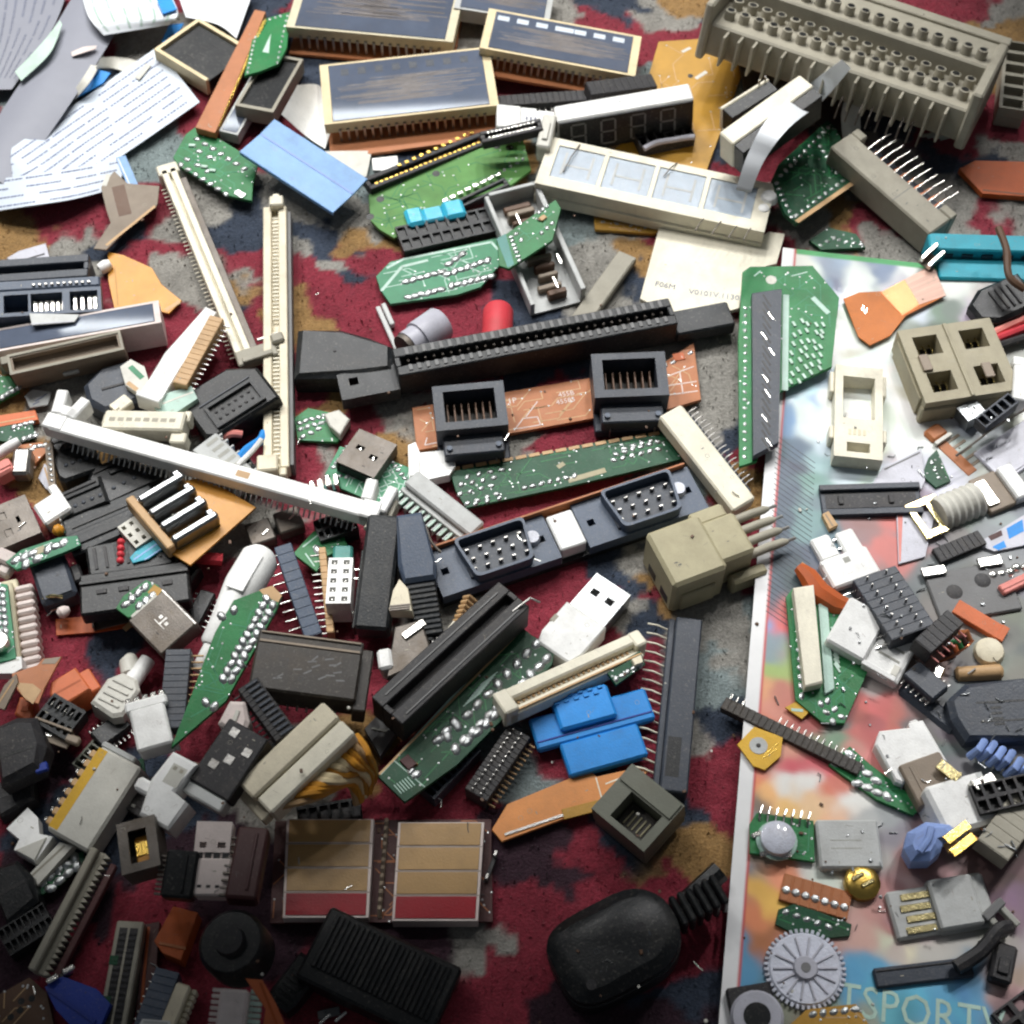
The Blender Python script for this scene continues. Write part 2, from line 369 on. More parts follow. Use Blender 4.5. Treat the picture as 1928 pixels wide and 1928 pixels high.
def ribbon(name, label, cat, sections, m, th=.35, part='sheet', n=6, nc=5, sag=0, group=None, foot=True, rel=True):
    """flexible strip: each section is (xL, yL, xR, yR, height above what lies below)"""
    secs = []
    for xl, yl, xr, yr, z in sections:
        zz = z
        if rel:
            for it in range(3):
                hs = [hat(P(xl+(xr-xl)*k/6, yl+(yr-yl)*k/6, zz).x, P(xl+(xr-xl)*k/6, yl+(yr-yl)*k/6, zz).y) for k in range(7)]; zz = z+float(max(hs))
        a, b = P(xl, yl, zz), P(xr, yr, zz); secs.append((*a, *b))
    pts = cat_rom(secs, n)
    O = (P(sections[0][0], sections[0][1], 0)); Mx = Matrix.Translation(O)
    t = Thing(name, label, cat, Mx, group); t.pts = pts; t.O = O
    def surf(s, q, h=0):
        f = s*(len(pts)-1); i = min(int(f), len(pts)-2); r = pts[i]*(1-(f-i))+pts[i+1]*(f-i)
        p = Vector(r[:3])*(1-q)+Vector(r[3:])*q; p.z += h-sag*math.sin(math.pi*q); return p-O
    t.surf = surf
    v, f = [], []; ns = len(pts)
    for k in (0, 1):
        for i in range(ns):
            for j in range(nc+1): v.append(tuple(surf(i/(ns-1), j/nc, -th if k == 0 else 0)))
    def I(k, i, j): return k*ns*(nc+1)+i*(nc+1)+j
    for i in range(ns-1):
        for j in range(nc):
            f.append((I(1, i, j), I(1, i, j+1), I(1, i+1, j+1), I(1, i+1, j))); f.append((I(0, i, j), I(0, i+1, j), I(0, i+1, j+1), I(0, i, j+1)))
        f.append((I(0, i, 0), I(1, i, 0), I(1, i+1, 0), I(0, i+1, 0))); f.append((I(0, i, nc), I(0, i+1, nc), I(1, i+1, nc), I(1, i, nc)))
    f.append(tuple(I(0, 0, j) for j in range(nc+1))+tuple(I(1, 0, j) for j in range(nc, -1, -1)))
    f.append(tuple(I(0, ns-1, j) for j in range(nc+1))+tuple(I(1, ns-1, j) for j in range(nc, -1, -1)))
    t.add(part, (v, f), m, smooth=True)
    if foot:
        for i in range(0, 41):
            for j in range(0, 21):
                p = surf(i/40, j/20)+O; hset([p.x], [p.y], [p.z])
    return t
def printed(t, rows, s0, s1, m, name='printed_text', seed=1, glyph=.012, gap=.45, tall=.018, h=.12, q0=.1, q1=.9):
    """lines of tiny illegible print along a ribbon"""
    r = random.Random(seed); gs = []
    for k in range(rows):
        q = q0+(q1-q0)*k/max(1, rows-1); s = s0+r.uniform(0, .04)
        while s < s1-.02:
            word = r.randint(7, 12) if gap else r.randint(2, 4)
            if r.random() < gap: word += 7
            for c in range(word):
                if s > s1-.02: break
                gl = glyph*r.uniform(.6, .95)
                a, b, d, e = t.surf(s, q-tall, h), t.surf(s+gl, q-tall, h), t.surf(s+gl, q+tall*r.uniform(.2, 1), h), t.surf(s, q+tall, h)
                gs.append(([tuple(a), tuple(b), tuple(d), tuple(e)], [(0, 1, 2, 3)])); s += glyph
            s += glyph*r.choice((1, 1, 3, 5))
    t.add(name, gs, m, kind='stuff')
def wire(name, label, pts, r, m, cat='wire', group=None, part=None):
    q = [P(x, y, z) for x, y, z in pts]; O = Vector((q[0].x, q[0].y, 0)); cr = cat_rom([tuple(p-O) for p in q], 6)
    t = Thing(name, label, cat, Matrix.Translation(O), group); t.add(part or 'insulation', tube([tuple(c) for c in cr], r, 8), m, True); return t
# ---------------------------------------------------------------- kinds of part assemblies
def header(T, n, m='black', pm='steel', plen=6, side=-1, pr=.34, zz=.5, stuff=False, up=False, h0=0, taper=.4):
    p = T.L/n
    T.add('housing', [cbox(k*p+.015*p, (k+1)*p-.015*p, -T.W/2, T.W/2, h0, T.H, min(.35, p*.1)) for k in range(n)]+[cbox(0, T.L, -T.W/2+.15, T.W/2-.15, h0+.2, T.H-.2, 0)], m)
    for sd in ((side,) if side else (-1, 1)):
        if up: g = cbox(-pr, pr, -pr, pr, 0, plen, .1); pl = [((k+.5)*p, sd*T.W*.22, T.H-.1) for k in range(n)]
        else:
            g = cbox(-pr, pr, 0, sd*plen, -pr, pr, .15); pl = [((k+.5)*p, sd*(T.W/2-.3), h0+(T.H-h0)*zz+RND.uniform(-.2, .2)) for k in range(n)]
        T.many('pin', g, pm, pl, False, stuff)
def slot(T, n, m='black', cm='steel', groove=.34, depth=4, h0=2.5, pm='steel', pins=True, ends=2.0, rows=2, pinside=None, cstuff=True):
    g = T.W*groove/2; x0, x1 = ends, T.L-ends
    T.add('housing', [cbox(0, T.L, g, T.W/2, h0, T.H, .4), cbox(0, T.L, -T.W/2, -g, h0, T.H, .4), cbox(0, x0, -g+.01, g-.01, h0, T.H-.15, .2), cbox(x1, T.L, -g+.01, g-.01, h0, T.H-.15, .2),
                      cbox(x0-.1, x1+.1, -g-.1, g+.1, h0+.1, T.H-depth, 0)], m)
    p = (x1-x0-2)/n
    if cm:
        cg = cbox(-p*.3, p*.3, -T.W*.06, T.W*.06, 0, .5, .1)
        pl = []
        for sd in (-1, 1)[:rows]:
            pl += [(x0+1+(k+.5)*p, sd*(g+T.W*.05), T.H-.3) for k in range(n)]
        T.many('contact', cg, cm, pl, False, cstuff)
    if pins:
        sd = -1 if pinside is None else pinside
        T.many('pin', cbox(-.3, .3, -.3, .3, -h0, .4, .1), pm, [(x0+1+(k+.5)*p, sd*T.W*.42, h0) for k in range(n)]+[(x0+1+(k+.5)*p, -sd*T.W*.2, h0) for k in range(n)], False, True)
def dots(T, rows, r=1.15, h=.9, m='solder', name='solder_joint', stuff=False, jit=.12):
    pl = []
    for a, b, n in rows: pl += T.row(a, b, n, jit=jit)
    T.many(name, (lambda g: ([(x*1.35, y*.95, z*.62) for x, y, z in g[0]], g[1]))(dome(r, h, 7)), m, [(x, y, z-.05, RND.uniform(-.5, 1.2)) for x, y, z in pl], True, stuff)
def mark(T, a, b, wd, m, name='printed_line', h=.08, z=None):
    """thin flat print or copper track between picture points"""
    z = T.H if z is None else z; (x0, y0), (x1, y1) = T.at(*a, z), T.at(*b, z); l = math.hypot(x1-x0, y1-y0) or 1
    ang = math.atan2(y1-y0, x1-x0); g = cbox(0, l, -wd/2, wd/2, 0, h, 0)
    return tr(xf(g, Matrix.Rotation(ang, 4, 'Z')), x0, y0, z)
def usb_plug(T, sf=.5, sm='steel', bm='white', holes=True, taper=.8, marks=True):
    xs = T.L*(1-sf); W, H = T.W, T.H; sw = W*.44; x0, x1 = xs, T.L; hh = []
    if holes:
        a = (x1-x0)
        hh = [(x0+a*.5, x0+a*.66, -sw*.62, -sw*.22), (x0+a*.5, x0+a*.66, sw*.22, sw*.62)]
    T.add('shell', [holeplate(x0, x1, -sw, sw, H*.8, H*.86, hh), cbox(x0, x1, -sw, -sw+.4, H*.12, H*.8, .1), cbox(x0, x1, sw-.4, sw, H*.12, H*.8, .1), cbox(x0, x1, -sw, sw, H*.06, H*.12, 0)], sm)
    T.box('tongue', x0+.2, x1-1, -sw+.8, sw-.8, H*.2, H*.5, 'white' if bm != 'black' else 'charcoal', .1)
    poly = [(0, -W/2*taper), (xs*.25, -W/2), (xs, -W/2), (xs, W/2), (xs*.25, W/2), (0, W/2*taper)]
    T.add('grip', prism(poly, 0, H, .9), bm)
def socket(T, sm='steel', nx=1, m='charcoal', legs=True, tongue=True):
    """open-fronted metal shell seen from above, folded tabs on its roof"""
    L, W, H = T.L, T.W, T.H; t = .5
    hs = [(L*.28, L*.45, -W*.3, -W*.12), (L*.28, L*.45, W*.12, W*.3), (L*.62, L*.7, -W*.08, W*.08)]
    T.add('shell', [holeplate(0, L, -W/2, W/2, H-t, H, hs), cbox(0, L, -W/2, -W/2+t, .3, H-t, .05), cbox(0, L, W/2-t, W/2, .3, H-t, .05), cbox(0, L, -W/2+t, W/2-t, 0, t, .05), cbox(0, t, -W/2+t, W/2-t, t, H-t, .05)], sm)
    T.box('insulator', t+.2, L*.8, -W/2+t+.8, W/2-t-.8, H*.35, H*.6, m, .2)
    g = xf(cbox(0, L*.17-.3, -W*.08, W*.08, 0, .3, .05), Matrix.Rotation(math.radians(14), 4, 'Y'))
    T.many('spring_tab', g, sm, [(L*.28+.1, -W*.21, H-.2), (L*.28+.1, W*.21, H-.2)], False)
    if legs: T.many('leg', cbox(-.4, .4, -.2, .2, 0, 2.2, .05), sm, [(L*.2, W/2+.05, 0), (L*.75, W/2+.05, 0), (L*.2, -W/2-.05, 0), (L*.75, -W/2-.05, 0)], False)
def cells(T, nx, ny, m='white', wall=.18, depth=.6, floor='charcoal', pin=None, x0=0, x1=None, h0=0, ny_off=0, part='housing'):
    """block with nx by ny square pockets sunk from the top"""
    x1 = T.L if x1 is None else x1; W, H = T.W, T.H; px, py = (x1-x0)/nx, W/ny; hs = []
    for i in range(nx):
        for j in range(ny): hs.append((x0+(i+wall/2+.0)*px+px*wall*.2, x0+(i+1-wall/2)*px-px*wall*.2, -W/2+(j+wall/2)*py+py*wall*.2, -W/2+(j+1-wall/2)*py-py*wall*.2))
    T.add(part, [holeplate(x0, x1, -W/2, W/2, H*(1-depth), H, hs), cbox(x0, x1, -W/2, W/2, h0, H*(1-depth)+.01, .3)], m)
    if floor: T.many('socket_floor', cbox(-px*.36, px*.36, -py*.36, py*.36, 0, .15, 0), floor, [((h[0]+h[1])/2, (h[2]+h[3])/2, H*(1-depth)+.02) for h in hs], False, True)
    if pin: T.many('pin', cbox(-.35, .35, -.35, .35, 0, H*depth*.85, .1), pin, [((h[0]+h[1])/2, (h[2]+h[3])/2, H*(1-depth)+.1) for h in hs], False)
    return hs
def teeth(T, n, m, side=-1, tl=2.0, gap=.45, h=.5, z0=0, m2=None, name='rib'):
    p = T.L/n
    T.many(name, cbox(-p*(1-gap)/2, p*(1-gap)/2, 0, side*tl, z0, T.H*h, .2), m2 or m, [((k+.5)*p, side*T.W/2-side*.02, 0) for k in range(n)], False)
def dip(T, n, m='jet', pm='steel', wl=2.2):
    T.box('body', 0, T.L, -T.W/2, T.W/2, .8, T.H, m, .6); p = T.L/n
    for sd in (-1, 1):
        T.many('lead', cbox(-.3, .3, 0, sd*wl, T.H*.25, T.H*.38, .05), pm, [((k+.5)*p, sd*(T.W/2-.05), 0) for k in range(n)], False)
    T.add('notch', tube([(1.2, 0, T.H-.05), (1.2, 0, T.H+.05)], .8, 10), 'charcoal')
# ================================================================ THE SETTING: carpet
def vnoise(x, y, seed):
    r = np.random.RandomState(seed); g = r.rand(256, 256)
    xi, yi = np.floor(x).astype(int), np.floor(y).astype(int); fx, fy = x-xi, y-yi
    fx, fy = fx*fx*(3-2*fx), fy*fy*(3-2*fy)
    a, b, c, d = g[xi % 256, yi % 256], g[(xi+1) % 256, yi % 256], g[xi % 256, (yi+1) % 256], g[(xi+1) % 256, (yi+1) % 256]
    return (a*(1-fx)+b*fx)*(1-fy)+(c*(1-fx)+d*fx)*fy
def warp(X, Y, amp, sc, seed):
    dx = dy = 0
    for k, (a, s) in enumerate(((1, 1), (.55, 2.3), (.35, 5.1))):
        dx = dx+a*(vnoise(X/sc*s+17, Y/sc*s+9, seed+k)-.5); dy = dy+a*(vnoise(X/sc*s+41, Y/sc*s+3, seed+k+50)-.5)
    return X+amp*dx, Y+amp*dy
def colour_mat(name, rough, bump, bscale, coat=0.0, spec=.3, sheen=0.0, fade=0.0):
    m = bpy.data.materials.new(name); m.use_nodes = True; nt = m.node_tree; N, Lk = nt.nodes, nt.links; b = N['Principled BSDF']
    at = N.new('ShaderNodeVertexColor'); at.layer_name = 'dye'
    tc = N.new('ShaderNodeTexCoord'); n = N.new('ShaderNodeTexNoise'); n.inputs['Scale'].default_value = bscale; n.inputs['Detail'].default_value = 4; n.inputs['Roughness'].default_value = .7
    Lk.new(tc.outputs['Object'], n.inputs['Vector'])
    mr = N.new('ShaderNodeMapRange'); mr.inputs['From Min'].default_value = .3; mr.inputs['From Max'].default_value = .7; mr.inputs['To Min'].default_value = 1-fade; mr.inputs['To Max'].default_value = 1+fade*.6
    Lk.new(n.outputs['Fac'], mr.inputs['Value'])
    mx = N.new('ShaderNodeVectorMath'); mx.operation = 'SCALE'; Lk.new(at.outputs[0], mx.inputs[0]); Lk.new(mr.outputs[0], mx.inputs['Scale']); Lk.new(mx.outputs[0], b.inputs['Base Color'])
    b.inputs['Roughness'].default_value = rough; b.inputs['Coat Weight'].default_value = coat; b.inputs['Specular IOR Level'].default_value = spec; b.inputs['Sheen Weight'].default_value = sheen
    bp = N.new('ShaderNodeBump'); bp.inputs['Strength'].default_value = bump; bp.inputs['Distance'].default_value = .0012; Lk.new(n.outputs['Fac'], bp.inputs['Height']); Lk.new(bp.outputs[0], b.inputs['Normal'])
    MATS[name] = m
colour_mat('carpet_wool', .95, 1.0, 900, spec=.1, sheen=.15, fade=.34)
colour_mat('glossy_print', .45, .08, 60, coat=.08, spec=.3, fade=.06)
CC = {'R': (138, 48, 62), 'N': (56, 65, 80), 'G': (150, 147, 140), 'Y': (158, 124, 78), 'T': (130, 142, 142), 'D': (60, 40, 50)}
SEEDS = """120 420 R,180 395 R,60 455 Y,145 462 G,250 440 N,298 480 R,440 440 N,390 376 G,311 440 G,467 493 R,280 428 R,605 415 G,580 452 N,640 470 N,528 493 R,605 500 R,696 485 R,704 458 Y,670 430 G,
567 470 G,605 540 R,657 567 R,642 492 G,657 512 N,567 592 Y,458 528 Y,463 512 G,476 590 R,452 575 N,567 735 R,610 752 Y,683 630 R,865 605 R,595 865 G,625 865 R,567 865 R,710 805 R,748 815 Y,750 800 G,
311 606 R,298 657 R,311 476 R,345 528 G,360 560 G,440 548 Y,480 610 R,26 930 R,60 905 Y,376 1081 R,363 1133 R,155 1224 R,155 1160 R,222 1224 N,300 1260 R,246 1366 R,376 1366 R,240 1290 R,
528 1094 R,644 1172 R,567 1325 R,709 1315 R,847 926 R,683 1392 Y,640 1250 R,965 960 R,1068 1081 R,1015 1090 R,1146 1045 N,1165 1075 N,1195 1060 G,1198 1160 N,1224 1118 R,1209 1078 Y,1268 1130 Y,1300 1060 G,1315 1160 G,1354 1185 G,
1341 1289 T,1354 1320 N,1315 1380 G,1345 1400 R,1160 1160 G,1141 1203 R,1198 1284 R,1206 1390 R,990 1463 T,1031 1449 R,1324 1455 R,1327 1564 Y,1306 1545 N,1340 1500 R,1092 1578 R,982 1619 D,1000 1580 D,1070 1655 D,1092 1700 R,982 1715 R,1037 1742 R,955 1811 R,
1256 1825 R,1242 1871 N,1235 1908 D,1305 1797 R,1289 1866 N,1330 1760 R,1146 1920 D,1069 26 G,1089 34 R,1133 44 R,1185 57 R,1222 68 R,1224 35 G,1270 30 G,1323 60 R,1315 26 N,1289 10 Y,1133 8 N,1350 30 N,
1850 5 R,1880 15 G,1885 40 Y,1830 240 R,1855 262 G,1905 258 R,1845 290 N,1905 290 G,1875 405 R,1900 405 G,1815 405 G,1665 420 R,1620 414 Y,1695 450 G,1494 462 R,1560 440 G,1354 722 G,1341 787 G,1107 463 G,1090 440 T,1190 500 Y,978 580 N,1000 640 N,1415 890 R,1400 920 Y,1375 850 N,1340 690 G,
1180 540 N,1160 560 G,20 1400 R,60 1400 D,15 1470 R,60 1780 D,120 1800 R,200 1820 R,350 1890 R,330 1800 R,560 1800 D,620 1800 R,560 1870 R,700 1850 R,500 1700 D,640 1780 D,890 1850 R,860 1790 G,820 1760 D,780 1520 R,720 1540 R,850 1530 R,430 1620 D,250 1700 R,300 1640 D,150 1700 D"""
seeds = [(float(a), float(b), c) for a, b, c in (q.split() for q in SEEDS.replace('\n', '').split(','))]
pts, cols = [], []
for a, b, c in seeds: p = P(a, b, 0); pts.append((p.x, p.y)); cols.append(c)
SEENP = np.array(pts)
r_ = random.Random(5)
for k in range(420):
    x, y = r_.uniform(-420, 420), r_.uniform(-420, 560)
    if np.min(np.hypot(SEENP[:, 0]-x, SEENP[:, 1]-y)) > 22: pts.append((x, y)); cols.append(r_.choice('RRRRNNGGGYT'))
pts = np.array(pts); crgb = np.array([lin(CC[c]) for c in cols])
def dyed(o, X, Y, nv, pts, crgb, amp, sc, seed, soft, vary=.1, knot=0):
    wx, wy = warp(np.round(X/knot)*knot, np.round(Y/knot)*knot, amp, sc, seed) if knot else warp(X, Y, amp, sc, seed); out = np.ones((len(X), 4), np.float32)
    for k in range(0, len(X), 20000):
        d = np.hypot(wx[k:k+20000, None]-pts[None, :, 0], wy[k:k+20000, None]-pts[None, :, 1])
        wgt = np.exp(-(d-d.min(1, keepdims=True))/soft); wgt /= wgt.sum(1, keepdims=True); out[k:k+20000, :3] = wgt @ crgb
    out[:, :3] *= (1-vary+2*vary*vnoise(X/9, Y/9, seed+99))[:, None]
    if knot: out[:, :3] *= (1+.22*(np.random.RandomState(seed).rand(len(X))-.5))[:, None]
    ca = o.data.color_attributes.new('dye', 'FLOAT_COLOR', 'POINT'); ca.data.foreach_set('color', out.ravel())
def grid_mesh(name, X, Y, Z, nx, ny, m):
    me = bpy.data.meshes.new(name); me.vertices.add(nx*ny)
    me.vertices.foreach_set('co', (np.stack([X, Y, Z], 1)*MM).astype(np.float32).ravel())
    i, j = np.meshgrid(np.arange(nx-1), np.arange(ny-1), indexing='ij'); a = (i*ny+j).ravel()
    q = np.stack([a, a+ny, a+ny+1, a+1], 1).astype(np.int32); nf = len(q)
    me.loops.add(nf*4); me.loops.foreach_set('vertex_index', q.ravel()); me.polygons.add(nf); me.polygons.foreach_set('loop_start', np.arange(0, nf*4, 4, dtype=np.int32))
    me.update(calc_edges=True); me.polygons.foreach_set('use_smooth', [True]*nf); me.materials.append(MATS[m]); me.validate()
    return me
nx, ny = 460, 560
gx, gy = np.meshgrid(np.linspace(-430, 430, nx), np.linspace(-430, 620, ny), indexing='ij'); X, Y = gx.ravel(), gy.ravel()
rs = np.random.RandomState(3)
Z = -.9+.75*rs.rand(len(X))+.9*(vnoise(X/6, Y/6, 8)-.5)-.4
me = grid_mesh('carpet', X, Y, Z, nx, ny, 'carpet_wool'); o = bpy.data.objects.new('carpet', me); SC.collection.objects.link(o); o['kind'] = 'structure'; o['label'] = 'worn red navy and grey patterned carpet under the heap'
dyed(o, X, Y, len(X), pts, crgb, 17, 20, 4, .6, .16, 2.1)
# loose wool tufts standing out of the pile, one mass
r_ = np.random.RandomState(11); nt_ = 26000
tx = r_.uniform(-300, 300, nt_); ty = r_.uniform(-260, 400, nt_); k = 0
V = np.zeros((nt_, 3, 3)); an = r_.uniform(0, 6.28, nt_); hh = r_.uniform(.6, 1.9, nt_); wd = r_.uniform(.25, .5, nt_); lx, ly = r_.uniform(-1, 1, nt_), r_.uniform(-1, 1, nt_)
V[:, 0] = np.stack([tx-np.cos(an)*wd, ty-np.sin(an)*wd, 0*tx-.8], 1); V[:, 1] = np.stack([tx+np.cos(an)*wd, ty+np.sin(an)*wd, 0*tx-.8], 1); V[:, 2] = np.stack([tx+lx, ty+ly, hh-.5], 1)
me = bpy.data.meshes.new('carpet_tufts'); me.from_pydata((V.reshape(-1, 3)*MM).tolist(), [], np.arange(nt_*3).reshape(-1, 3).tolist()); me.materials.append(MATS['carpet_wool'])
o2 = bpy.data.objects.new('carpet_tufts', me); SC.collection.objects.link(o2); o2['kind'] = 'stuff'; o2['label'] = 'loose wool fibres of the carpet pile'
dyed(o2, np.repeat(tx, 3), np.repeat(ty, 3), nt_*3, pts, crgb, 17, 20, 4, .6, .2, 2.1)
# floor under and around the carpet
mat('floor_tile', (150, 146, 138), .4, scale=8)
fl = bpy.data.objects.new('floor', mesh_of('floor', [cbox(-1800, 1800, -1500, 2400, -20, -4.5, 0)], 'floor_tile')); SC.collection.objects.link(fl); fl['kind'] = 'structure'
# ================================================================ MAGAZINE
MZ = 7.0
tl, bl = P(1474, 466, MZ), P(1352, 1940, MZ)
u = (bl-tl).normalized(); v = Vector((0, 0, 1)).cross(u); ML = (bl-tl).length+40; MWd = 170
M = Matrix(((u.x, v.x, 0, tl.x), (u.y, v.y, 0, tl.y), (0, 0, 1, 0), (0, 0, 0, 1)))
mag = Thing('magazine', 'glossy picture magazine lying under the loose parts on the right', 'magazine', M); mag.H = MZ
mag.add('page_block', [cbox(.4+RND.uniform(0, .5), ML-.6, .5, MWd-.5, .25+k*.55, .25+k*.55+.5, 0) for k in range(11)], 'palegrey')
hset(*(lambda g: (tl.x+u.x*g[0]+v.x*g[1], tl.y+u.y*g[0]+v.y*g[1]))(np.meshgrid(np.linspace(0, ML, 420), np.linspace(0, MWd, 200))), MZ)
gx, gy = np.meshgrid(np.linspace(0, ML, 330), np.linspace(0, MWd, 180), indexing='ij'); X, Y = gx.ravel(), gy.ravel()
MS = """1540 505 205 215 208,1620 530 208 215 210,1600 640 205 214 208,1700 710 222 226 218,1760 820 224 228 222,1660 830 222 228 222,1700 870 215 222 220,1830 780 215 222 218,1580 880 190 205 212,1500 740 170 200 214,1530 800 200 215 218,1480 800 90 130 170,1600 780 224 228 222,
1515 500 205 205 200,1560 505 130 145 165,1668 505 104 122 150,1720 520 215 220 214,1740 560 205 212 205,1790 560 210 214 208,1640 690 200 215 214,1770 580 90 118 96,1640 590 90 118 96,
1480 880 70 86 106,1500 930 66 82 102,1480 990 62 80 98,1500 1040 66 84 100,1465 1090 60 78 95,1450 1130 64 84 104,1545 870 120 150 155,1540 930 120 155 150,1535 980 104 140 140,1510 850 60 84 108,
1445 1180 110 150 200,1468 1180 200 90 80,1440 1215 120 140 150,1450 1255 150 175 90,1435 1290 214 150 100,1455 1320 205 130 110,1500 1330 190 90 80,1425 1340 214 120 90,1410 1390 205 120 100,
1410 1440 214 120 100,1400 1480 226 130 80,1440 1420 205 140 120,1490 1440 196 62 76,1530 1430 200 70 80,1480 1477 228 226 220,1522 1477 230 228 222,1500 1512 240 190 110,1450 1500 240 180 110,1540 1520 240 200 150,1560 1490 214 110 80,1592 1512 232 232 226,1430 1535 120 100 84,1395 1570 130 136 150,1390 1640 110 112 126,1385 1700 120 110 116,
1430 1680 224 170 60,1425 1725 214 120 70,1470 1645 226 130 90,1440 1620 200 170 150,1535 1640 214 210 204,1620 1560 176 178 176,1665 1545 150 154 154,1650 1600 160 160 158,1640 1720 196 140 130,1620 1760 205 160 146,1660 1690 176 120 116,1700 1790 196 184 172,1760 1790 190 186 178,1820 1770 180 176 170,1740 1630 170 120 116,1800 1590 128 104 100,1840 1640 120 86 84,1900 1640 104 72 70,1890 1720 130 96 112,1915 1700 120 90 110,1840 1560 128 120 116,1900 1500 130 132 128,1860 1450 96 104 104,
1390 1790 64 140 180,1380 1860 64 140 182,1600 1850 70 156 200,1680 1860 74 160 202,1780 1890 74 158 200,1850 1880 74 150 190,1640 1830 76 156 196,1560 1925 140 150 130,1500 1925 130 136 116,1640 1925 150 160 140,1400 1925 60 110 140,1900 1850 200 170 156,1920 1920 70 60 60,1900 1800 170 160 156,1760 1825 170 165 158,1520 1780 190 130 120,
1560 1400 100 140 110,1620 1380 176 70 66,1660 1330 190 80 74,1580 1420 205 130 120,1640 1280 150 140 136,1690 985 196 94 84,1700 1040 190 100 92,1735 1000 118 112 122,1640 985 140 96 92,1760 1080 90 98 100,1700 1130 80 90 92,1800 1150 110 104 98,1760 1230 150 120 112,1850 1300 80 86 90,1780 1350 96 92 92,1880 1200 110 110 104,1900 1000 120 124 128,1900 700 150 150 144,1850 840 170 176 176,1900 900 100 100 98"""
mp, mc = [], []
for q in MS.replace('\n', '').split(','):
    a = [float(t) for t in q.split()]; x, y = mag.at(a[0], a[1], MZ); mp.append((x, y)); mc.append(tuple(v_*.93+.07*.72 for v_ in lin(a[2:])))
rc = random.Random(77); base = np.array(mp); nb_ = len(mp)
for k in range(420):
    x, y = rc.uniform(0, ML), rc.uniform(7, MWd); j = int(np.argmin(np.hypot(base[:, 0]-x, base[:, 1]-y))); f_ = rc.uniform(.6, 1.35); tint = [rc.uniform(.85, 1.15) for _ in range(3)]
    mp.append((x, y)); mc.append(tuple(min(.9, mc[j][i]*f_*tint[i]) for i in range(3)))
me = grid_mesh('cover', X, Y, np.full(len(X), MZ), 330, 180, 'glossy_print'); oc = mag.link('cover', me)
dyed(oc, X, Y, len(X), np.array(mp), np.array(mc), 9, 22, 21, 1.5, .05)
ca = oc.data.color_attributes['dye']; buf = np.zeros(len(X)*4, np.float32); ca.data.foreach_get('color', buf); buf = buf.reshape(-1, 4)
buf[(Y < 5.2), :3] = lin((224, 224, 224)); buf[(Y >= 5.2) & (Y < 6.6), :3] = lin((190, 80, 80)); buf[(X < 3.2) & (Y > 6), :3] = lin((70, 150, 90)); ca.data.foreach_set('color', buf.ravel())
# fine diagonal rule lines on the dark printed column
gs = []
for k in range(34):
    y0 = 820+k*10
    gs.append(mark(mag, (1462-(y0-820)*.06, y0), (1535-(y0-820)*.05, y0+52), .28, 'slate', h=.06, z=MZ+.01))
mag.add('printed_rule', gs, 'slate', kind='stuff')
def text(T, s, px, py, size, m, ang=None, to=None, z=None, name='lettering', squash=1.0, ext=.05):
    """flat lettering at a picture point on the top face; runs towards picture point `to`"""
    z = T.H if z is None else z; x, y = T.at(px, py, z); a = 0
    if to: x2, y2 = T.at(*to, z); a = math.atan2(y2-y, x2-x)
    fc = bpy.data.curves.new(name, 'FONT'); fc.body = s; fc.size = size*MM; fc.extrude = ext*MM; fc.align_x = 'LEFT'; fc.resolution_u = 2
    tmp = bpy.data.objects.new('tmp', fc); SC.collection.objects.link(tmp); dg = bpy.context.evaluated_depsgraph_get()
    me = bpy.data.meshes.new_from_object(tmp.evaluated_get(dg)); bpy.data.objects.remove(tmp)
    me.name = name; me.materials.clear(); me.materials.append(MATS[m])
    o = T.link(name, me); o.location = (x*MM, y*MM, (z+ext+.02)*MM); o.rotation_euler = (0, 0, a); o.scale = (1, squash, 1); return o
text(mag, 'ITSPORTV', 1555, 1905, 13.5, 'mint', to=(1840, 1955), z=MZ+.02, squash=1.2)
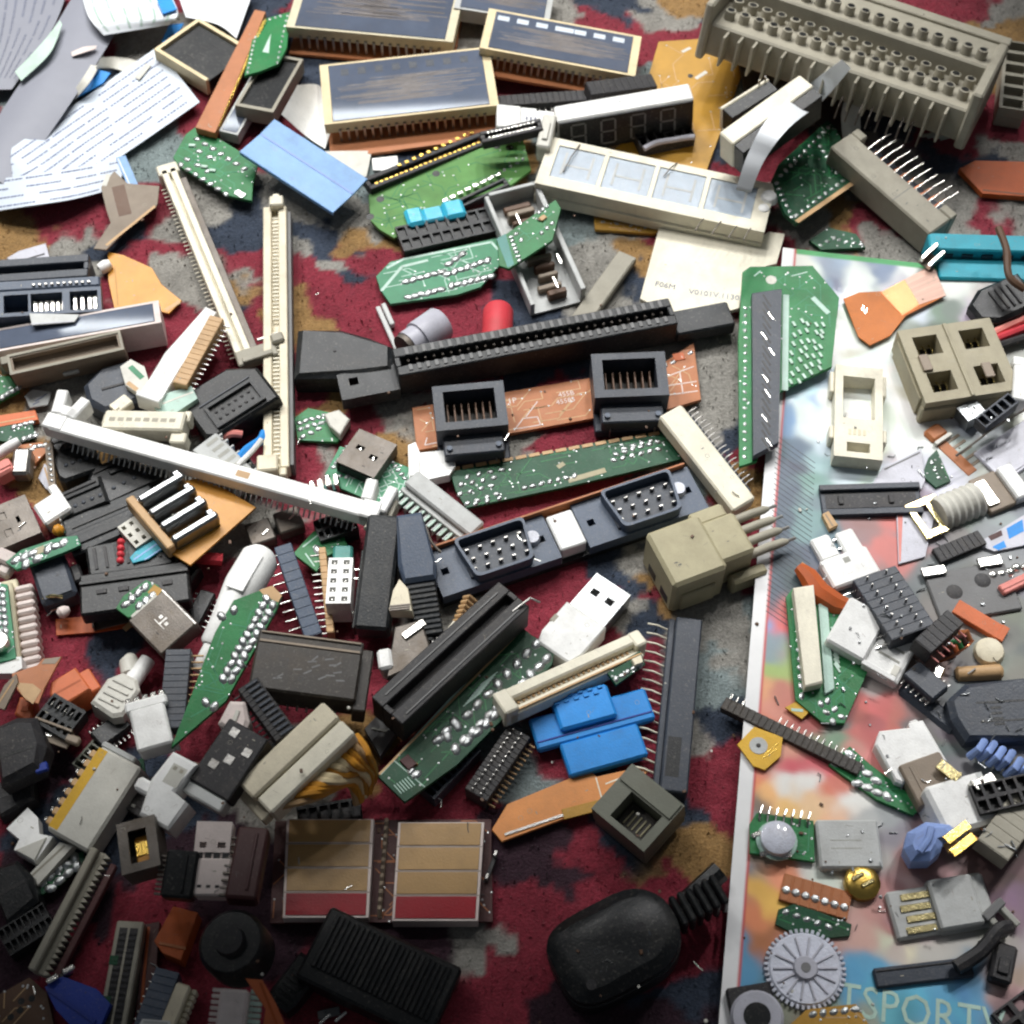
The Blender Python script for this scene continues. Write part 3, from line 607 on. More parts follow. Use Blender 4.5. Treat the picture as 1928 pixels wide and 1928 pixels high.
# ================================================================ TOP LEFT: flat cables and papers
def frame_display(label, line, w, H, frame='wood', face='glass', n=16, board=True, cat='display', name='display_module', bw=9, gap=5, pside=-1, m0=.035, grid=True, **kw):
    T = item(name, label, cat, line, w, H, **kw); L, W = T.L, T.W; z0 = gap+1.6 if board else gap
    T.add('frame', [holeplate(0, L, -W/2, W/2, z0, H, [(L*m0+1.2, L*(1-m0)-1.2, -W/2+1.2, W/2-1.2)]), cbox(1, L-1, -W/2+1, W/2-1, z0+.2, z0+1, 0)], frame)
    T.box('glass', L*m0+1.25, L*(1-m0)-1.25, -W/2+1.25, W/2-1.25, z0+1.1, H+.25, face, .3)
    if grid:
        r = random.Random(len(label))
        gs = []
        for k in range(46):
            a, b = r.uniform(.06, .5), r.uniform(.5, .95); y = -W*.24+k/46*W*.42
            gs.append(cbox(L*a, L*b, y, y+W*.011*r.uniform(.5, 1.4), H+.26, H+.29, 0))
        T.add('electrode', gs, 'electrode', kind='stuff')
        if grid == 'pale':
            for k in range(7): T.add('pad_or_reflection', xf(cbox(0, L*.075*(1.6 if k == 3 else 1), -W*.055, W*.055, 0, .06, 0), Matrix.Translation((L*.07+k*L*.125, W*.3, H+.27))), 'lightfilm')  # pale squares paint a row of reflections onto the tilted glass
        elif grid: T.many('pad_or_reflection', cbox(0, L*.045, -W*.05, W*.06, 0, .06, 0), 'slate', [(L*.12+k*L*.1, W*.32, H+.27) for k in range(8)], False)
    if n:
        y = pside*(W/2-.2); p = L*.88/n
        g = [cbox(-.75, .75, 0, pside*1.2, z0+1.4, z0+1.9, .05), cbox(-.6, .6, pside*.8, pside*1.25, .6, z0+1.9, .05)]
        V = []; F = []
        for a, b in g: k = len(V); V += a; F += [tuple(q+k for q in f) for f in b]
        T.many('pin', (V, F), 'steel', [(L*.06+(k+.5)*p, y, 0) for k in range(n)], False)
    if board: T.add('board', prism([(1, -W/2-bw), (L*.9, -W/2-bw*.8), (L*1.0, -W/2-bw*.1), (L*.99, W/2), (0, W/2)] if pside < 0 else [(0, -W/2), (L, -W/2), (L, W/2+bw), (0, W/2+bw)], 0, 1.6), 'brown')
    return T
ribbon('flat_cable', 'grey satin flat cable arching over the printed white cables at top left', 'cable', [(170, -60, 255, -7, 6), (112, 35, 200, 90, 8), (55, 130, 140, 183, 7), (-4, 220, 80, 272, 6), (-60, 310, 25, 362, 5)], 'satin', sag=-3)
t = ribbon('flat_cable', 'broad white flat cable with long rows of blue print running diagonally', 'cable', [(295, 89, 376, 192, 5), (203, 153, 284, 256, 4), (110, 217, 190, 320, 3), (30, 273, 110, 376, 2), (-50, 330, 30, 392, 2)], 'lightfilm', n=8)
printed(t, 8, .03, .97, 'blueink', seed=5, glyph=.014, gap=.6, tall=.011)
t = ribbon('flat_cable', 'white flat cable with short printed dashes folded flat at left edge', 'cable', [(-40, 342, -40, 402, 2), (60, 328, 52, 388, 2), (150, 314, 142, 374, 2), (238, 298, 224, 352, 2)], 'lightfilm')
printed(t, 4, .05, .95, 'blueink', seed=3, glyph=.02, gap=.1, tall=.025)
t = ribbon('flat_cable', 'blue grey shaded flat cable with faint print in the corner', 'cable', [(-60, -30, 130, -25, 5), (-60, 70, 96, 60, 8), (-60, 170, 22, 168, 6)], 'satin')
printed(t, 9, .1, .9, 'greyink', seed=9, glyph=.02, tall=.014)
t = ribbon('flat_cable', 'white flat cable tongue with faint print at the top edge', 'cable', [(150, -30, 310, -30, 5), (165, 28, 335, 22, 5), (195, 66, 318, 46, 4)], 'whitefilm')
printed(t, 6, .1, .9, 'silk', seed=11, glyph=.02)
ribbon('paper_strip', 'narrow pale green white strip lying over shaded cable in corner', 'strip', [(113, 38, 117, 46, 4), (78, 82, 94, 100, 4), (28, 135, 40, 152, 3)], 'silk')
ribbon('paper_sheet', 'plain lilac white sheet behind the tan framed black display', 'paper', [(335, -10, 350, 32, 5), (410, -20, 410, 46, 7), (480, -25, 445, 72, 5)], 'whitefilm')
ribbon('paper_strip', 'thin white strip edge beside the blue triangular cable end', 'strip', [(186, 96, 196, 104, 3), (160, 140, 172, 150, 3), (132, 180, 142, 186, 2)], 'dirtywhite')
ribbon('paper_curl', 'small pinkish white curl of film between two flat cables', 'strip', [(134, 98, 136, 106, 1), (158, 88, 160, 98, 2), (182, 86, 180, 92, 1)], 'pinkwhite')
ribbon('flat_cable', 'short white folded cable end tucked beneath the printed cable', 'cable', [(190, 108, 180, 128, 1), (230, 108, 220, 130, 1.5), (285, 122, 262, 150, 1)], 'dirtywhite')
for lab, pl in (('bright blue stiffener tab at the top edge of white cable', [(293, -5), (322, -6), (333, 17), (306, 26)]),
                ('bright blue stiffener tab showing left of tan framed display', [(318, 47), (346, 44), (324, 80), (304, 78)]),
                ('blue triangular cable end peeping between printed white cables', [(142, 184), (184, 130), (208, 137), (194, 156)])):
    T = plate('cable_stiffener', lab, 'cable end', pl, .6, 'blue', part='tab', lift=2, group='blue cable stiffeners'); (a, b), (c, d) = T.poly[0], T.poly[1]
    T.add('film_edge', tube([(a, b, .62), (c, d, .62)], .25, 5), 'skyblue')
T = plate('cable_stiffener', 'pale blue stub of cable stiffener beside brown bent flex', 'cable end', [(218, 296), (236, 292), (262, 352), (244, 360)], .8, 'skyblue', part='tab')
T.add('film_edge', mark(T, (222, 298), (248, 356), .5, 'white'), 'white')
# tan framed black module
T = item('display_module', 'small tan framed black display lying tilted under white paper', 'display', (338, 122, 422, 62), 104, 10)
L, W = T.L, T.W
T.add('frame', holeplate(0, L, -W/2, W/2, 1, 10, [(2, L-2, -W/2-.1, W/2-2)]), 'wood'); T.box('face', 2.05, L-2.05, -W/2+.2, W/2-2.05, 2, 8.2, 'jet', .3)
T.many('segment', cbox(-.35, .35, -2.4, 2.4, 0, .12, 0), 'charcoal', [(L*.3+k*L*.14, (-1)**k*2.0, 8.2) for k in range(4)], False)
T.many('pin', cbox(-.3, .3, -.3, .3, 0, 2, .05), 'steel', [(L*.2+k*3, -W/2+1, 0) for k in range(6)], False)
# brown comb strip running down
T = plate('edge_strip', 'copper brown connector strip with a comb of gold teeth near green chip', 'connector', [(480, 18), (500, 22), (405, 250), (368, 240)], 4, 'brown', part='strip')
T.many('pin', cbox(-.25, .25, -.2, 2.3, -.6, .3, .05), 'gold', [(x, y, 3.4, a) for (x, y, z), a in [(p, -2.2) for p in T.row((494, 40), (402, 245), 34)]], False)
T = item('display_module', 'slate glass display bar standing between comb strip and small black display', 'display', (430, 250, 492, 142), 34, 8)
T.add('frame', holeplate(0, T.L, -T.W/2, T.W/2, 2, 8, [(1, T.L-1, -T.W/2+1, T.W/2-1)]), 'palegrey'); T.box('glass', 1.05, T.L-1.05, -T.W/2+1.05, T.W/2-1.05, 0, 8.2, 'glass', .2)
T = item('display_module', 'small black display in worn grey frame below the green module', 'display', (478, 205, 536, 105), 68, 9)
T.add('frame', holeplate(0, T.L, -T.W/2, T.W/2, 1, 9, [(2.2, T.L-1.8, -T.W/2+1.6, T.W/2-1.6)]), 'greybeige'); T.box('face', 2.25, T.L-1.85, -T.W/2+1.65, T.W/2-1.65, 0, 7.4, 'jet', .3)
T.add('scuff', [cbox(5+k*2.2, 6.2+k*2.2, -3+(k % 3)*2, -1.5+(k % 3)*2, 7.4, 7.5, 0) for k in range(5)], 'charcoal')
T = plate('radio_module', 'tiny green module with castellated solder edges and silver triangle', 'circuit board', [(460, 142), (482, 40), (546, 22), (540, 90), (524, 120), (490, 134)], 1.6, 'green', lift=3)
dots(T, [((466, 136), (486, 46), 12), ((522, 118), (541, 30), 10), ((488, 42), (528, 30), 5)], .8, .8)
(a, b), (c, d), (e, f) = T.at(494, 98), T.at(506, 100), T.at(510, 64)
T.add('antenna_mark', prism([(a, b), (c, d), (e, f)], 1.6, 1.75, 0), 'silk')
# white films under the blue cable end
ribbon('paper_sheet', 'plain white film sheet under the front slate display', 'paper', [(560, 160, 530, 215, 2), (606, 165, 575, 255, 3), (625, 240, 612, 280, 2)], 'white')
ribbon('paper_sheet', 'white film corner poking out right of pale blue cable end', 'paper', [(600, 285, 628, 328, 2), (660, 284, 668, 335, 3), (700, 284, 690, 332, 2)], 'dirtywhite')
plate('paper_tag', 'small white paper tag left of black edged green card', 'paper', [(700, 298), (748, 293), (750, 312), (738, 322), (702, 320)], .5, 'white', part='tag')
# ================================================================ TOP: displays
frame_display('large slate display cut by the top edge, cream frame and long pins', (556, -8, 866, 20), 118, 14, 'beige', n=18, gap=6, bw=5)
frame_display('dark display at the top edge behind the tilted slate display', (862, -20, 1040, 8), 70, 10, 'palegrey', n=0, board=False, gap=2)
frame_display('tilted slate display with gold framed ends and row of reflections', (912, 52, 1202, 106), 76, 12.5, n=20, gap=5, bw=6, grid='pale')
frame_display('front slate display in cream frame with pins over brown board', (606, 178, 930, 142), 112, 12.5, n=19, gap=5, bw=12)
T = item('cable_end', 'pale blue folded cable end lying across white film', 'cable end', (484, 254, 660, 368), 84, 3.0)
L, W = T.L, T.W
T.add('stiffener', [cbox(0, L, -W/2, W*.08, 1.4, 2.2, .2), xf(cbox(0, L, 0, W*.42, 0, .8, .2), Matrix.Translation((0, W*.08, 1.4)) @ Matrix.Rotation(math.radians(9), 4, 'X')), cbox(0, L, -W/2-.1, -W/2+.5, 0, 2.1, .2)], 'skyblue')
T.box('crease', .4, L-.4, W*.06, W*.1, 2.2, 2.35, 'periwinkle', 0)
# ================================================================ TOP CENTRE
T = plate('circuit_board', 'large amber brown board with white slots beneath the displays', 'circuit board', [(1240, 78), (1424, 66), (1392, 152), (1330, 322), (1200, 310), (1150, 286), (1226, 226), (1222, 140)], 1.6, 'mustard')
T.add('slot_hole', [mark(T, (1284, 98), (1300, 90), 1.7, '', h=.1), mark(T, (1310, 148), (1330, 135), 2.0, '', h=.1), mark(T, (1258, 268), (1278, 252), 1.6, '', h=.1)], 'dirtywhite')
T.many('drill_hole', tube([(0, 0, 0), (0, 0, .06)], 1.4, 12), 'jet', [(*T.at(1300, 143), 1.6), (*T.at(1265, 235), 1.6)], True)
T = plate('circuit_board', 'mustard board corner under the cream display near cream card', 'circuit board', [(1118, 405), (1200, 415), (1250, 432), (1230, 440), (1120, 432)], 1.6, 'mustard')
dots(T, [((1135, 418), (1215, 428), 4)], .9, .7)
T = item('pin_header', 'black strip connector with pins lying behind white topped display', 'connector', (930, 190, 1108, 178), 20, 6)
header(T, 16, 'charcoal', 'steel', 3)
T = item('pin_header', 'plain dark grey strip connector on the amber board', 'connector', (1108, 166, 1232, 150), 26, 7)
header(T, 10, 'charcoal', 'steel', 2, side=1)
T = item('plastic_bracket', 'broken white plastic strip between front display and white topped display', 'plastic part', (936, 216, 1044, 226), 42, 6)
L, W = T.L, T.W
T.add('strip', [cbox(0, L*.42, -W*.5, W*.5, 0, 6, .6), cbox(L*.42, L*.7, -W*.3, W*.5, 0, 5.4, .5), cbox(L*.7, L, -W*.5, W*.4, 0, 6, .6)], 'white')
T.many('stamp', cbox(0, 1, -1.2, 1.2, 0, .06, 0), 'greyink', [(L*.5+k*2, 0, 5.4) for k in range(4)], False)
T = item('flat_socket', 'black connector block with grey curved edge under digit display', 'connector', (1200, 262, 1302, 240), 34, 8)
cells(T, 6, 1, 'charcoal', floor='jet')
T.add('curved_rim', tube([(1+k*(T.L-2)/8, -T.W/2-1.5+2.6*math.cos((k-4)*.35), 8+.5*math.sin(k)) for k in range(9)], 1.4, 8), 'lilac', True)
# white topped seven segment display, digits facing the viewer
T = item('digit_display', 'white topped four digit display standing with black digits facing front', 'display', (1046, 216, 1302, 172), 34, 21)
L, W, H = T.L, T.W, T.H
T.box('shell', 0, L, -W/2+1, W/2, 0, H, 'white', .7)
T.box('face', .6, L-.3, -W/2, -W/2+1.02, .3, H-.8, 'jet', .2)
gs = []
for k in range(4):
    x = L*.1+k*L*.22; h2 = H*.36
    for (dx, dz, ln, vert) in ((0, H*.5, L*.1, 0), (0, H*.5+h2, L*.1, 0), (0, H*.5-h2, L*.1, 0), (-.2, H*.5, h2, 1), (L*.1, H*.5, h2, 1), (-.2, H*.5-h2, h2, 1), (L*.1, H*.5-h2, h2, 1)):
        gs.append(cbox(x+dx+.3, x+dx+ln-.3, -W/2-.06, -W/2+.02, dz-.45, dz+.45, 0) if not vert else cbox(x+dx-.45, x+dx+.45, -W/2-.06, -W/2+.02, dz+.5, dz+ln-.5, 0))
T.many('segment', gs[0], 'charcoal', [(0, 0, 0)], False) if False else [T.add('segment', g, 'midgrey') for g in gs]
T.many('pin', cbox(-.25, .25, 0, 3, -.25, .25, .05), 'steel', [(L*.1+k*L*.16, W/2, H*.4) for k in range(6)], False)
T = item('plastic_post', 'short beige plastic post at left end of white topped display', 'plastic part', (1022, 276, 1036, 214), 26, 12)
T.add('post', [cbox(0, T.L, -T.W/2, T.W/2, 0, 12, .8), cbox(T.L*.2, T.L*.7, -T.W*.2, T.W*.2, 12, 13, .3)], 'dirtywhite')
# ---- green card with black edge slots, cyan gel part
T = plate('circuit_board', 'green card with black notches under two black edge slots', 'circuit board', [(694, 372), (700, 350), (770, 330), (900, 280), (985, 262), (1000, 320), (960, 350), (800, 400), (770, 435), (742, 448), (715, 432), (698, 415)], 1.6, 'limegreen', lift=5)
T.many('drill_hole', tube([(0, 0, 0), (0, 0, .06)], 1.9, 12), 'jet', [(*T.at(x, y), 1.6) for x, y in ((716, 375), (821, 327), (935, 275), (697, 408), (960, 278))], True)
dots(T, [((905, 345), (940, 325), 4), ((950, 320), (985, 300), 4)], .9, .9)
T = item('edge_connector', 'long black edge slot with gold contacts on green card', 'connector', (690, 346, 912, 258), 26, 5)
slot(T, 22, 'charcoal', 'gold', pins=False, h0=0, rows=1, cstuff=True); T.many('contact', cbox(-1.0, 1.0, -.9, .9, 0, .6, .2), 'gold', T.row((752, 312), (888, 250), 11, z=5), False)
T = item('edge_connector', 'second black edge slot behind gold slot, right of front display', 'connector', (905, 258, 1020, 232), 22, 5)
slot(T, 12, 'charcoal', 'nickel', pins=False, h0=0)
T = item('flat_socket', 'black socket with silver contact row beside cyan gel part', 'connector', (838, 396, 955, 340), 18, 4)
slot(T, 9, 'black', None, pins=False, h0=0); T.many('contact', cbox(-1.4, 1.4, -.8, .8, 0, .7, .2), 'nickel', T.row((838, 378), (938, 330), 8), False)
T = item('flat_socket', 'broad dull black connector body beneath the cyan gel part', 'connector', (752, 450, 924, 412), 48, 5)
cells(T, 9, 2, 'black', floor='jet', depth=.3)
T = item('gel_lens', 'bright translucent cyan piece on the black connector', 'plastic part', (764, 408, 874, 386), 34, 5)
T.add('lens', [cbox(0, T.L*.3, -T.W/2, T.W/2, 0, 5, 1.4), cbox(T.L*.3, T.L*.64, -T.W*.4, T.W*.4, 0, 4, 1), cbox(T.L*.64, T.L, -T.W/2, T.W/2, 0, 5, 1.4)], 'bluegel')
# ---- milky display
T = item('digit_display', 'long cream display with four milky windows and wire leads', 'display', (1022, 300, 1450, 392), 92, 13)
L, W, H = T.L, T.W, T.H
hs = [(L*.05+k*L*.225, L*.05+k*L*.225+L*.205, -W*.3, W*.36) for k in range(4)]
T.add('frame', [holeplate(0, L, -W/2, W/2, 6, H, hs), cbox(0, L, -W/2-.8, W/2+.3, 0, 6, .5)], 'cream')
for h in hs: T.box('window', h[0]+.1, h[1]-.1, h[2]+.1, h[3]-.1, 6, H-.5, 'milk', .2)
for h in hs:
    T.add('segment', [cbox(h[0]+4, h[0]+5.2, h[2]+3, h[3]-3, H-.5, H-.42, 0), cbox(h[1]-5.2, h[1]-4, h[2]+3, h[3]-3, H-.5, H-.42, 0), cbox(h[0]+5, h[1]-5, -.6, .6, H-.5, H-.42, 0)], 'palegrey')
for a, b in (((1060, 322), (1092, 270)), ((1250, 330), (1275, 305)), ((1310, 432), (1325, 410)), ((1340, 440), (1358, 415)), ((1372, 446), (1388, 424)), ((1400, 450), (1414, 428))):
    (x0, y0), (x1, y1) = T.at(*a, H+1), T.at(*b, H+1); T.add('lead', tube([(x0, y0, H+.3), ((x0+x1)/2, (y0+y1)/2, H+1.6), (x1, y1, H+.3)], .3, 5), 'dullsteel', True)
T.add('glue_blob', [tr(dome(4.5, 4, 10), *T.at(1448, 372), H-1), tr(dome(3.4, 3, 10), *T.at(1438, 392), H-1.5)], 'white', True)
# ---- metal framed module
T = item('tuner_module', 'silver framed module with brown parts inside, under curved green board', 'module', (1052, 556, 962, 352), 104, 10)
L, W, H = T.L, T.W, T.H
T.add('frame', [cbox(0, L, -W/2, -W/2+2.4, 0, H, .3), cbox(0, L, W/2-2.0, W/2, 0, H*.8, .3), cbox(L-2, L, -W/2+2.4, W/2-2, 0, H, .3), cbox(0, L*.99, -W/2+2.4, W/2-2, 0, 1, 0)], 'palegrey')
for k in range(11): T.box('coil', L*(.06+.08*k), L*(.06+.08*k)+RND.uniform(2, 3.6), -W*.28+RND.uniform(0, W*.1), W*.05+RND.uniform(0, W*.2), 1, RND.uniform(4, 7.5), RND.choice(('taupe', 'khaki', 'darkbrown')), .5)
T.many('clip', cbox(-3, 3, -.5, .5, 0, .5, .1), 'nickel', [(L*.12, -W*.05, H*.9), (L*.3, -W*.28, H*.9), (L*.72, W*.1, H*.85)], False)
T = plate('circuit_board', 'curved green board with fat solder rows and track lines', 'circuit board', [(708, 520), (735, 492), (935, 448), (940, 500), (905, 540), (860, 555), (735, 572), (716, 545)], 1.6, 'jade', lift=4)
dots(T, [((765, 530), (832, 512), 6), ((770, 560), (830, 545), 6), ((843, 516), (918, 490), 7), ((845, 497), (870, 478), 3), ((850, 538), (925, 520), 7)], 1.9, 1.5)
T.add('track', [mark(T, (718, 548), (757, 502), 1.4, ''), mark(T, (757, 502), (806, 490), 1.4, ''), mark(T, (728, 505), (760, 488), 1.2, ''), mark(T, (760, 488), (925, 456), 1.2, ''), mark(T, (925, 456), (938, 470), 1.2, '')], 'mint')
T = plate('circuit_board', 'small bright green board crossing the silver framed module', 'circuit board', [(936, 452), (1046, 376), (1056, 392), (1040, 452), (958, 506), (940, 500)], 1.6, 'green', lift=5)
T.add('solder_mask_band', prism([T.at(935, 450), T.at(952, 440), T.at(968, 498), T.at(956, 504)], 1.6, 1.75, 0), 'seagreen')
dots(T, [((962, 446), (978, 490), 7), ((972, 440), (982, 452), 2), ((1015, 400), (1030, 388), 3), ((1020, 438), (1040, 420), 3)], 1.1, .9)
T.add('component', [cbox(*(lambda q: (q[0]-1.6, q[0]+1.6, q[1]-1.2, q[1]+1.2))(T.at(1022, 412)), 1.6, 2.6, .2)], 'tan')
# ---- cream card
T = plate('plastic_card', 'cream plastic card with notch and faint printed code', 'card', [(1243, 421), (1272, 420), (1282, 438), (1425, 452), (1448, 436), (1478, 440), (1462, 496), (1400, 512), (1392, 580), (1300, 604), (1270, 595), (1205, 562)], 2.2, 'cream', part='card', lift=3)
text(T, 'F06M', 1232, 538, 4.2, 'greyink', to=(1282, 548)); text(T, 'V0101V.1130B', 1296, 553, 4.2, 'greyink', to=(1392, 566))
T = item('plastic_strip', 'flat beige plastic strip leaning between silver module and cream card', 'plastic part', (1092, 604, 1182, 478), 36, 4)
T.add('strip', [cbox(0, T.L, -T.W/2, T.W/2, 0, 4, .4), cbox(T.L*.05, T.L*.95, -T.W/2+.6, -T.W/2+1.2, 4, 4.3, .1)], 'greybeige')
T = item('film_strip', 'short curved clear strip beside the silver metal cap', 'strip', (716, 572, 752, 652), 20, 3)
T.add('strip', [cbox(0, T.L, -T.W/2, -T.W*.05, 0, 2, .3), cbox(0, T.L*.5, T.W*.05, T.W/2, 0, 3, .3)], 'palegrey')
T = item('capped_can', 'silver cylinder cap lying on its side by red cap', 'cap', (768, 632, 832, 588), 62, 15)
R_ = T.W/2*.95; T.add('barrel', tube([(0, 0, R_), (T.L*.3, 0, R_), (T.L*.31, 0, R_), (T.L*.95, 0, R_), (T.L, 0, R_)], [R_*.86, R_*.86, R_, R_, R_*.9], 28), 'lilac', True)
T.add('collar', tube([(-2.5, 0, R_), (.2, 0, R_)], [R_*.8, R_*.8], 24), 'dullsteel', True)
T = item('rubber_bung', 'round red rubber cap standing behind the long black slot', 'cap', (935, 640, 938, 560), 62, 14)
R_ = T.W/2; T.add('cap', tube([(0, 0, R_), (T.L*.35, 0, R_), (T.L*.37, 0, R_), (T.L*.9, 0, R_), (T.L*.98, 0, R_), (T.L, 0, R_)], [R_, R_, R_*.94, R_*.94, R_*.8, R_*.4], 24), 'red', True)
# ================================================================ TOP RIGHT
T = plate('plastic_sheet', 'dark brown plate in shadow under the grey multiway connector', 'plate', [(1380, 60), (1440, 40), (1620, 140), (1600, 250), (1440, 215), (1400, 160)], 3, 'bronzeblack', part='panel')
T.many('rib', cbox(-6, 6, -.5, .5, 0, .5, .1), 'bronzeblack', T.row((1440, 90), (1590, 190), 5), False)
T = plate('plastic_strip', 'burnt orange flat strip at the right edge below red carpet', 'plastic part', [(1806, 318), (1836, 302), (1960, 305), (1960, 372), (1850, 364)], 3, 'burnt', part='strip')
T.add('edge_rib', mark(T, (1850, 358), (1950, 368), .8, ''), 'darkbrown')
T = item('edge_connector', 'grey plastic connector end at the upper right corner', 'connector', (1906, 205, 1916, 78), 50, 12)
cells(T, 6, 1, 'greybeige', depth=.5)
T = item('multiway_connector', 'big grey multiway connector with rows of round towers, top right', 'connector', (1372, -42, 1880, 128), 110, 34, roll=-14)
L, W, H = T.L, T.W, T.H
T.add('housing', [cbox(0, L, -W*.05, W/2, 10, H, 1), cbox(0, L, -W/2, -W*.05, 8, H*.72, 1), cbox(0, L, W*.38, W/2, H, H+1.6, .4), cbox(L-5, L, -W/2-3, W/2, 6, H+1, 1), cbox(0, 4, -W/2-3, W/2, 6, H+1, 1)], 'greybeige')
n = 17; p = (L-12)/n
tw = tube([(0, 0, 0), (0, 0, 4.5), (0, 0, 4.6), (0, 0, 1.2)], [2.6, 2.5, 1.6, 1.5], 12, cap=True)
T.many('contact_tower', tw, 'greybeige', [(6+(k+.5)*p, y+RND.uniform(-.4, .4), z) for k in range(n) for y, z in ((W*.06, H), (-W*.14, H*.72), (-W*.34, H*.72))], True)
T.many('tower_mouth', tube([(0, 0, 0), (0, 0, .12)], 1.75, 10), 'jet', [(6+(k+.5)*p, y, z) for k in range(n) for y, z in ((W*.06, H+4.62), (-W*.14, H*.72+4.62), (-W*.34, H*.72+4.62))], True)
T.many('guide_fin', cbox(-.6, .6, -7, 0, 8, H*.68, .2), 'greybeige', [(6+(k+1)*p, -W/2+.05, 0) for k in range(n-1)], False)
T.many('bent_pin', tube([(0, -2, 12), (0, -6, 9), (0, -7, 3)], .45, 6), 'dullsteel', [(L*.55+k*5.0, -W/2-.5, 0) for k in range(9)], True)
for k in range(4): wire('grey_wire', 'thin grey wire hanging from the right end of multiway connector, %s' % ('outermost strand', 'second strand inward', 'third strand inward', 'innermost strand')[k],
     [(1872-k*14, 128+k*6, 26), (1850-k*14, 180+k*5, 20), (1806-k*12, 245, 9), (1770-k*12, 262-k*2, 4)], .9, 'grey', group='strands at the multiway connector')
# black and cream displays on edge
T = item('digit_display', 'cream sided black digit display standing on edge under grey ribbon', 'display', (1376, 268, 1528, 158), 54, 17, roll=0)
L, W, H = T.L, T.W, T.H
T.box('shell', 0, L, -W*.1, W/2, 0, H, 'cream', .6); T.box('face', .4, L-.4, -W/2, -W*.1+.02, .5, H-1, 'jet', .3)
gs = [cbox(L*.1+k*L*.22, L*.1+k*L*.22+L*.12, -W/2-.05, -W/2+.05, z-.4, z+.4, 0) for k in range(4) for z in (4, 8.5, 13)]
T.add('segment', gs, 'charcoal'); T.many('pin', cbox(-.3, .3, 0, 3, -.3, .3, .05), 'steel', [(L*.1+k*L*.16, W/2, H*.5) for k in range(6)], False)
T = item('digit_display', 'black faced digit display half hidden behind cream sided display', 'display', (1366, 212, 1456, 156), 30, 14)
L, W, H = T.L, T.W, T.H
T.add('shell', [cbox(0, L, W*.3, W/2, 0, H, .5), cbox(0, L, -W/2, W*.3, 0, 1.5, .3)], 'cream'); T.box('face', .5, L-.5, -W/2, W*.3-.02, 1.5, H-.4, 'jet', .3); T.many('pin', cbox(-.35, .35, -.35, .35, 0, 3, .05), 'steel', [(L*.8, W*.4, H-.1), (L*.93, W*.4, H-.1)], False)
ribbon('ribbon_strip', 'curling grey ribbon strip rising over the cream sided display', 'ribbon', [(1386, 356, 1414, 362, 10), (1408, 290, 1440, 300, 20), (1448, 220, 1486, 240, 24), (1516, 164, 1548, 190, 22), (1585, 112, 1602, 128, 24)], 'whitefilm', th=.5, rel=False if False else True, foot=False)
T = plate('circuit_board', 'green board with castellated edges right of grey ribbon', 'circuit board', [(1452, 340), (1465, 310), (1558, 226), (1572, 238), (1612, 310), (1604, 345), (1500, 420), (1478, 402)], 2.4, 'deepgreen', lift=5)
dots(T, [((1470, 330), (1560, 240), 11), ((1500, 405), (1598, 332), 10), ((1545, 275), (1575, 325), 6), ((1462, 345), (1492, 408), 7)], 1.15, .9)
T.add('edge_plating', mark(T, (1500, 418), (1604, 346), 2.2, '', h=.25), 'tan')
T = plate('circuit_board', 'dark green board scrap with silver pads beside magazine top edge', 'circuit board', [(1524, 452), (1560, 428), (1612, 440), (1630, 466), (1545, 470)], 1.8, 'deepgreen')
dots(T, [((1580, 452), (1622, 460), 4), ((1545, 462), (1570, 448), 3)], 1, .8)
T = item('edge_connector', 'long grey connector with a fan of thin bright pins', 'connector', (1590, 258, 1778, 422), 62, 15)
L, W, H = T.L, T.W, T.H
T.add('housing', [cbox(0, L, -W/2, W*.25, 0, H, .8), cbox(0, L*.1, W*.25, W/2, 0, H, .6), cbox(L*.88, L, W*.25, W/2, 0, H, .6), cbox(L*.1, L*.88, W*.25, W/2, 0, H*.5, .3)], 'greybeige')
T.add('seam', cbox(L*.62, L*.625, -W/2-.02, W*.25, H, H+.06, 0), 'midgrey')
g = tube([(0, 0, 0), (1.5, 9, 4.5), (2.4, 15, 5.5)], .32, 6)
T.many('pin', g, 'nickel', [(L*.14+k*L*.068, W*.26, H*.55) for k in range(11)], True)
g = tube([(0, 0, 0), (1.0, 7, 2.2), (1.6, 14, 2.0)], .32, 6)
T.many('pin', g, 'copper', [(L*.17+k*L*.068, W*.3, H*.3) for k in range(10)], True)
T.box('backing', L*.1, L*.86, W/2, W/2+8, .2, 3, 'slate', .4)
ribbon('ribbon_strip', 'pale vertical ribbon end joining the grey connector top', 'ribbon', [(1588, 268, 1622, 276, 5), (1584, 215, 1620, 215, 16), (1598, 165, 1624, 165, 18), (1610, 135, 1618, 135, 20)], 'palegrey', th=.5, foot=False)
# ================================================================ RIGHT: on the magazine
T = item('edge_connector', 'teal blue long connector at the right edge of magazine', 'connector', (1752, 472, 1960, 478), 70, 14)
L, W, H = T.L, T.W, T.H
T.add('housing', [cbox(0, L, W*.05, W/2, 0, H, .7), cbox(4, L, -W/2, W*.05, 0, H*.62, .7), cbox(2, L, -W/2-5, -W/2, 0, H*.3, .5)], 'teal')
T.add('keyway', [cbox(6+k*9, 11+k*9, W*.02, W*.055, H*.64, H*.8, .1) for k in range(5)], 'slate')
T = item('metal_clip', 'pair of bright metal clips at left end of teal connector', 'clip', (1742, 490, 1772, 462), 26, 5)
T.many('blade', cbox(0, T.L, -1, 1, 0, 3, .3), 'nickel', [(0, -2.2, .2), (.6, 2.2, 1.2)], False); T.add('base', cbox(0, T.L*.7, -3.5, 3.5, 0, .6, .1), 'dullsteel')
pts_ = [(1880, 430, 26), (1895, 470, 27), (1900, 520, 26), (1930, 545, 24)]
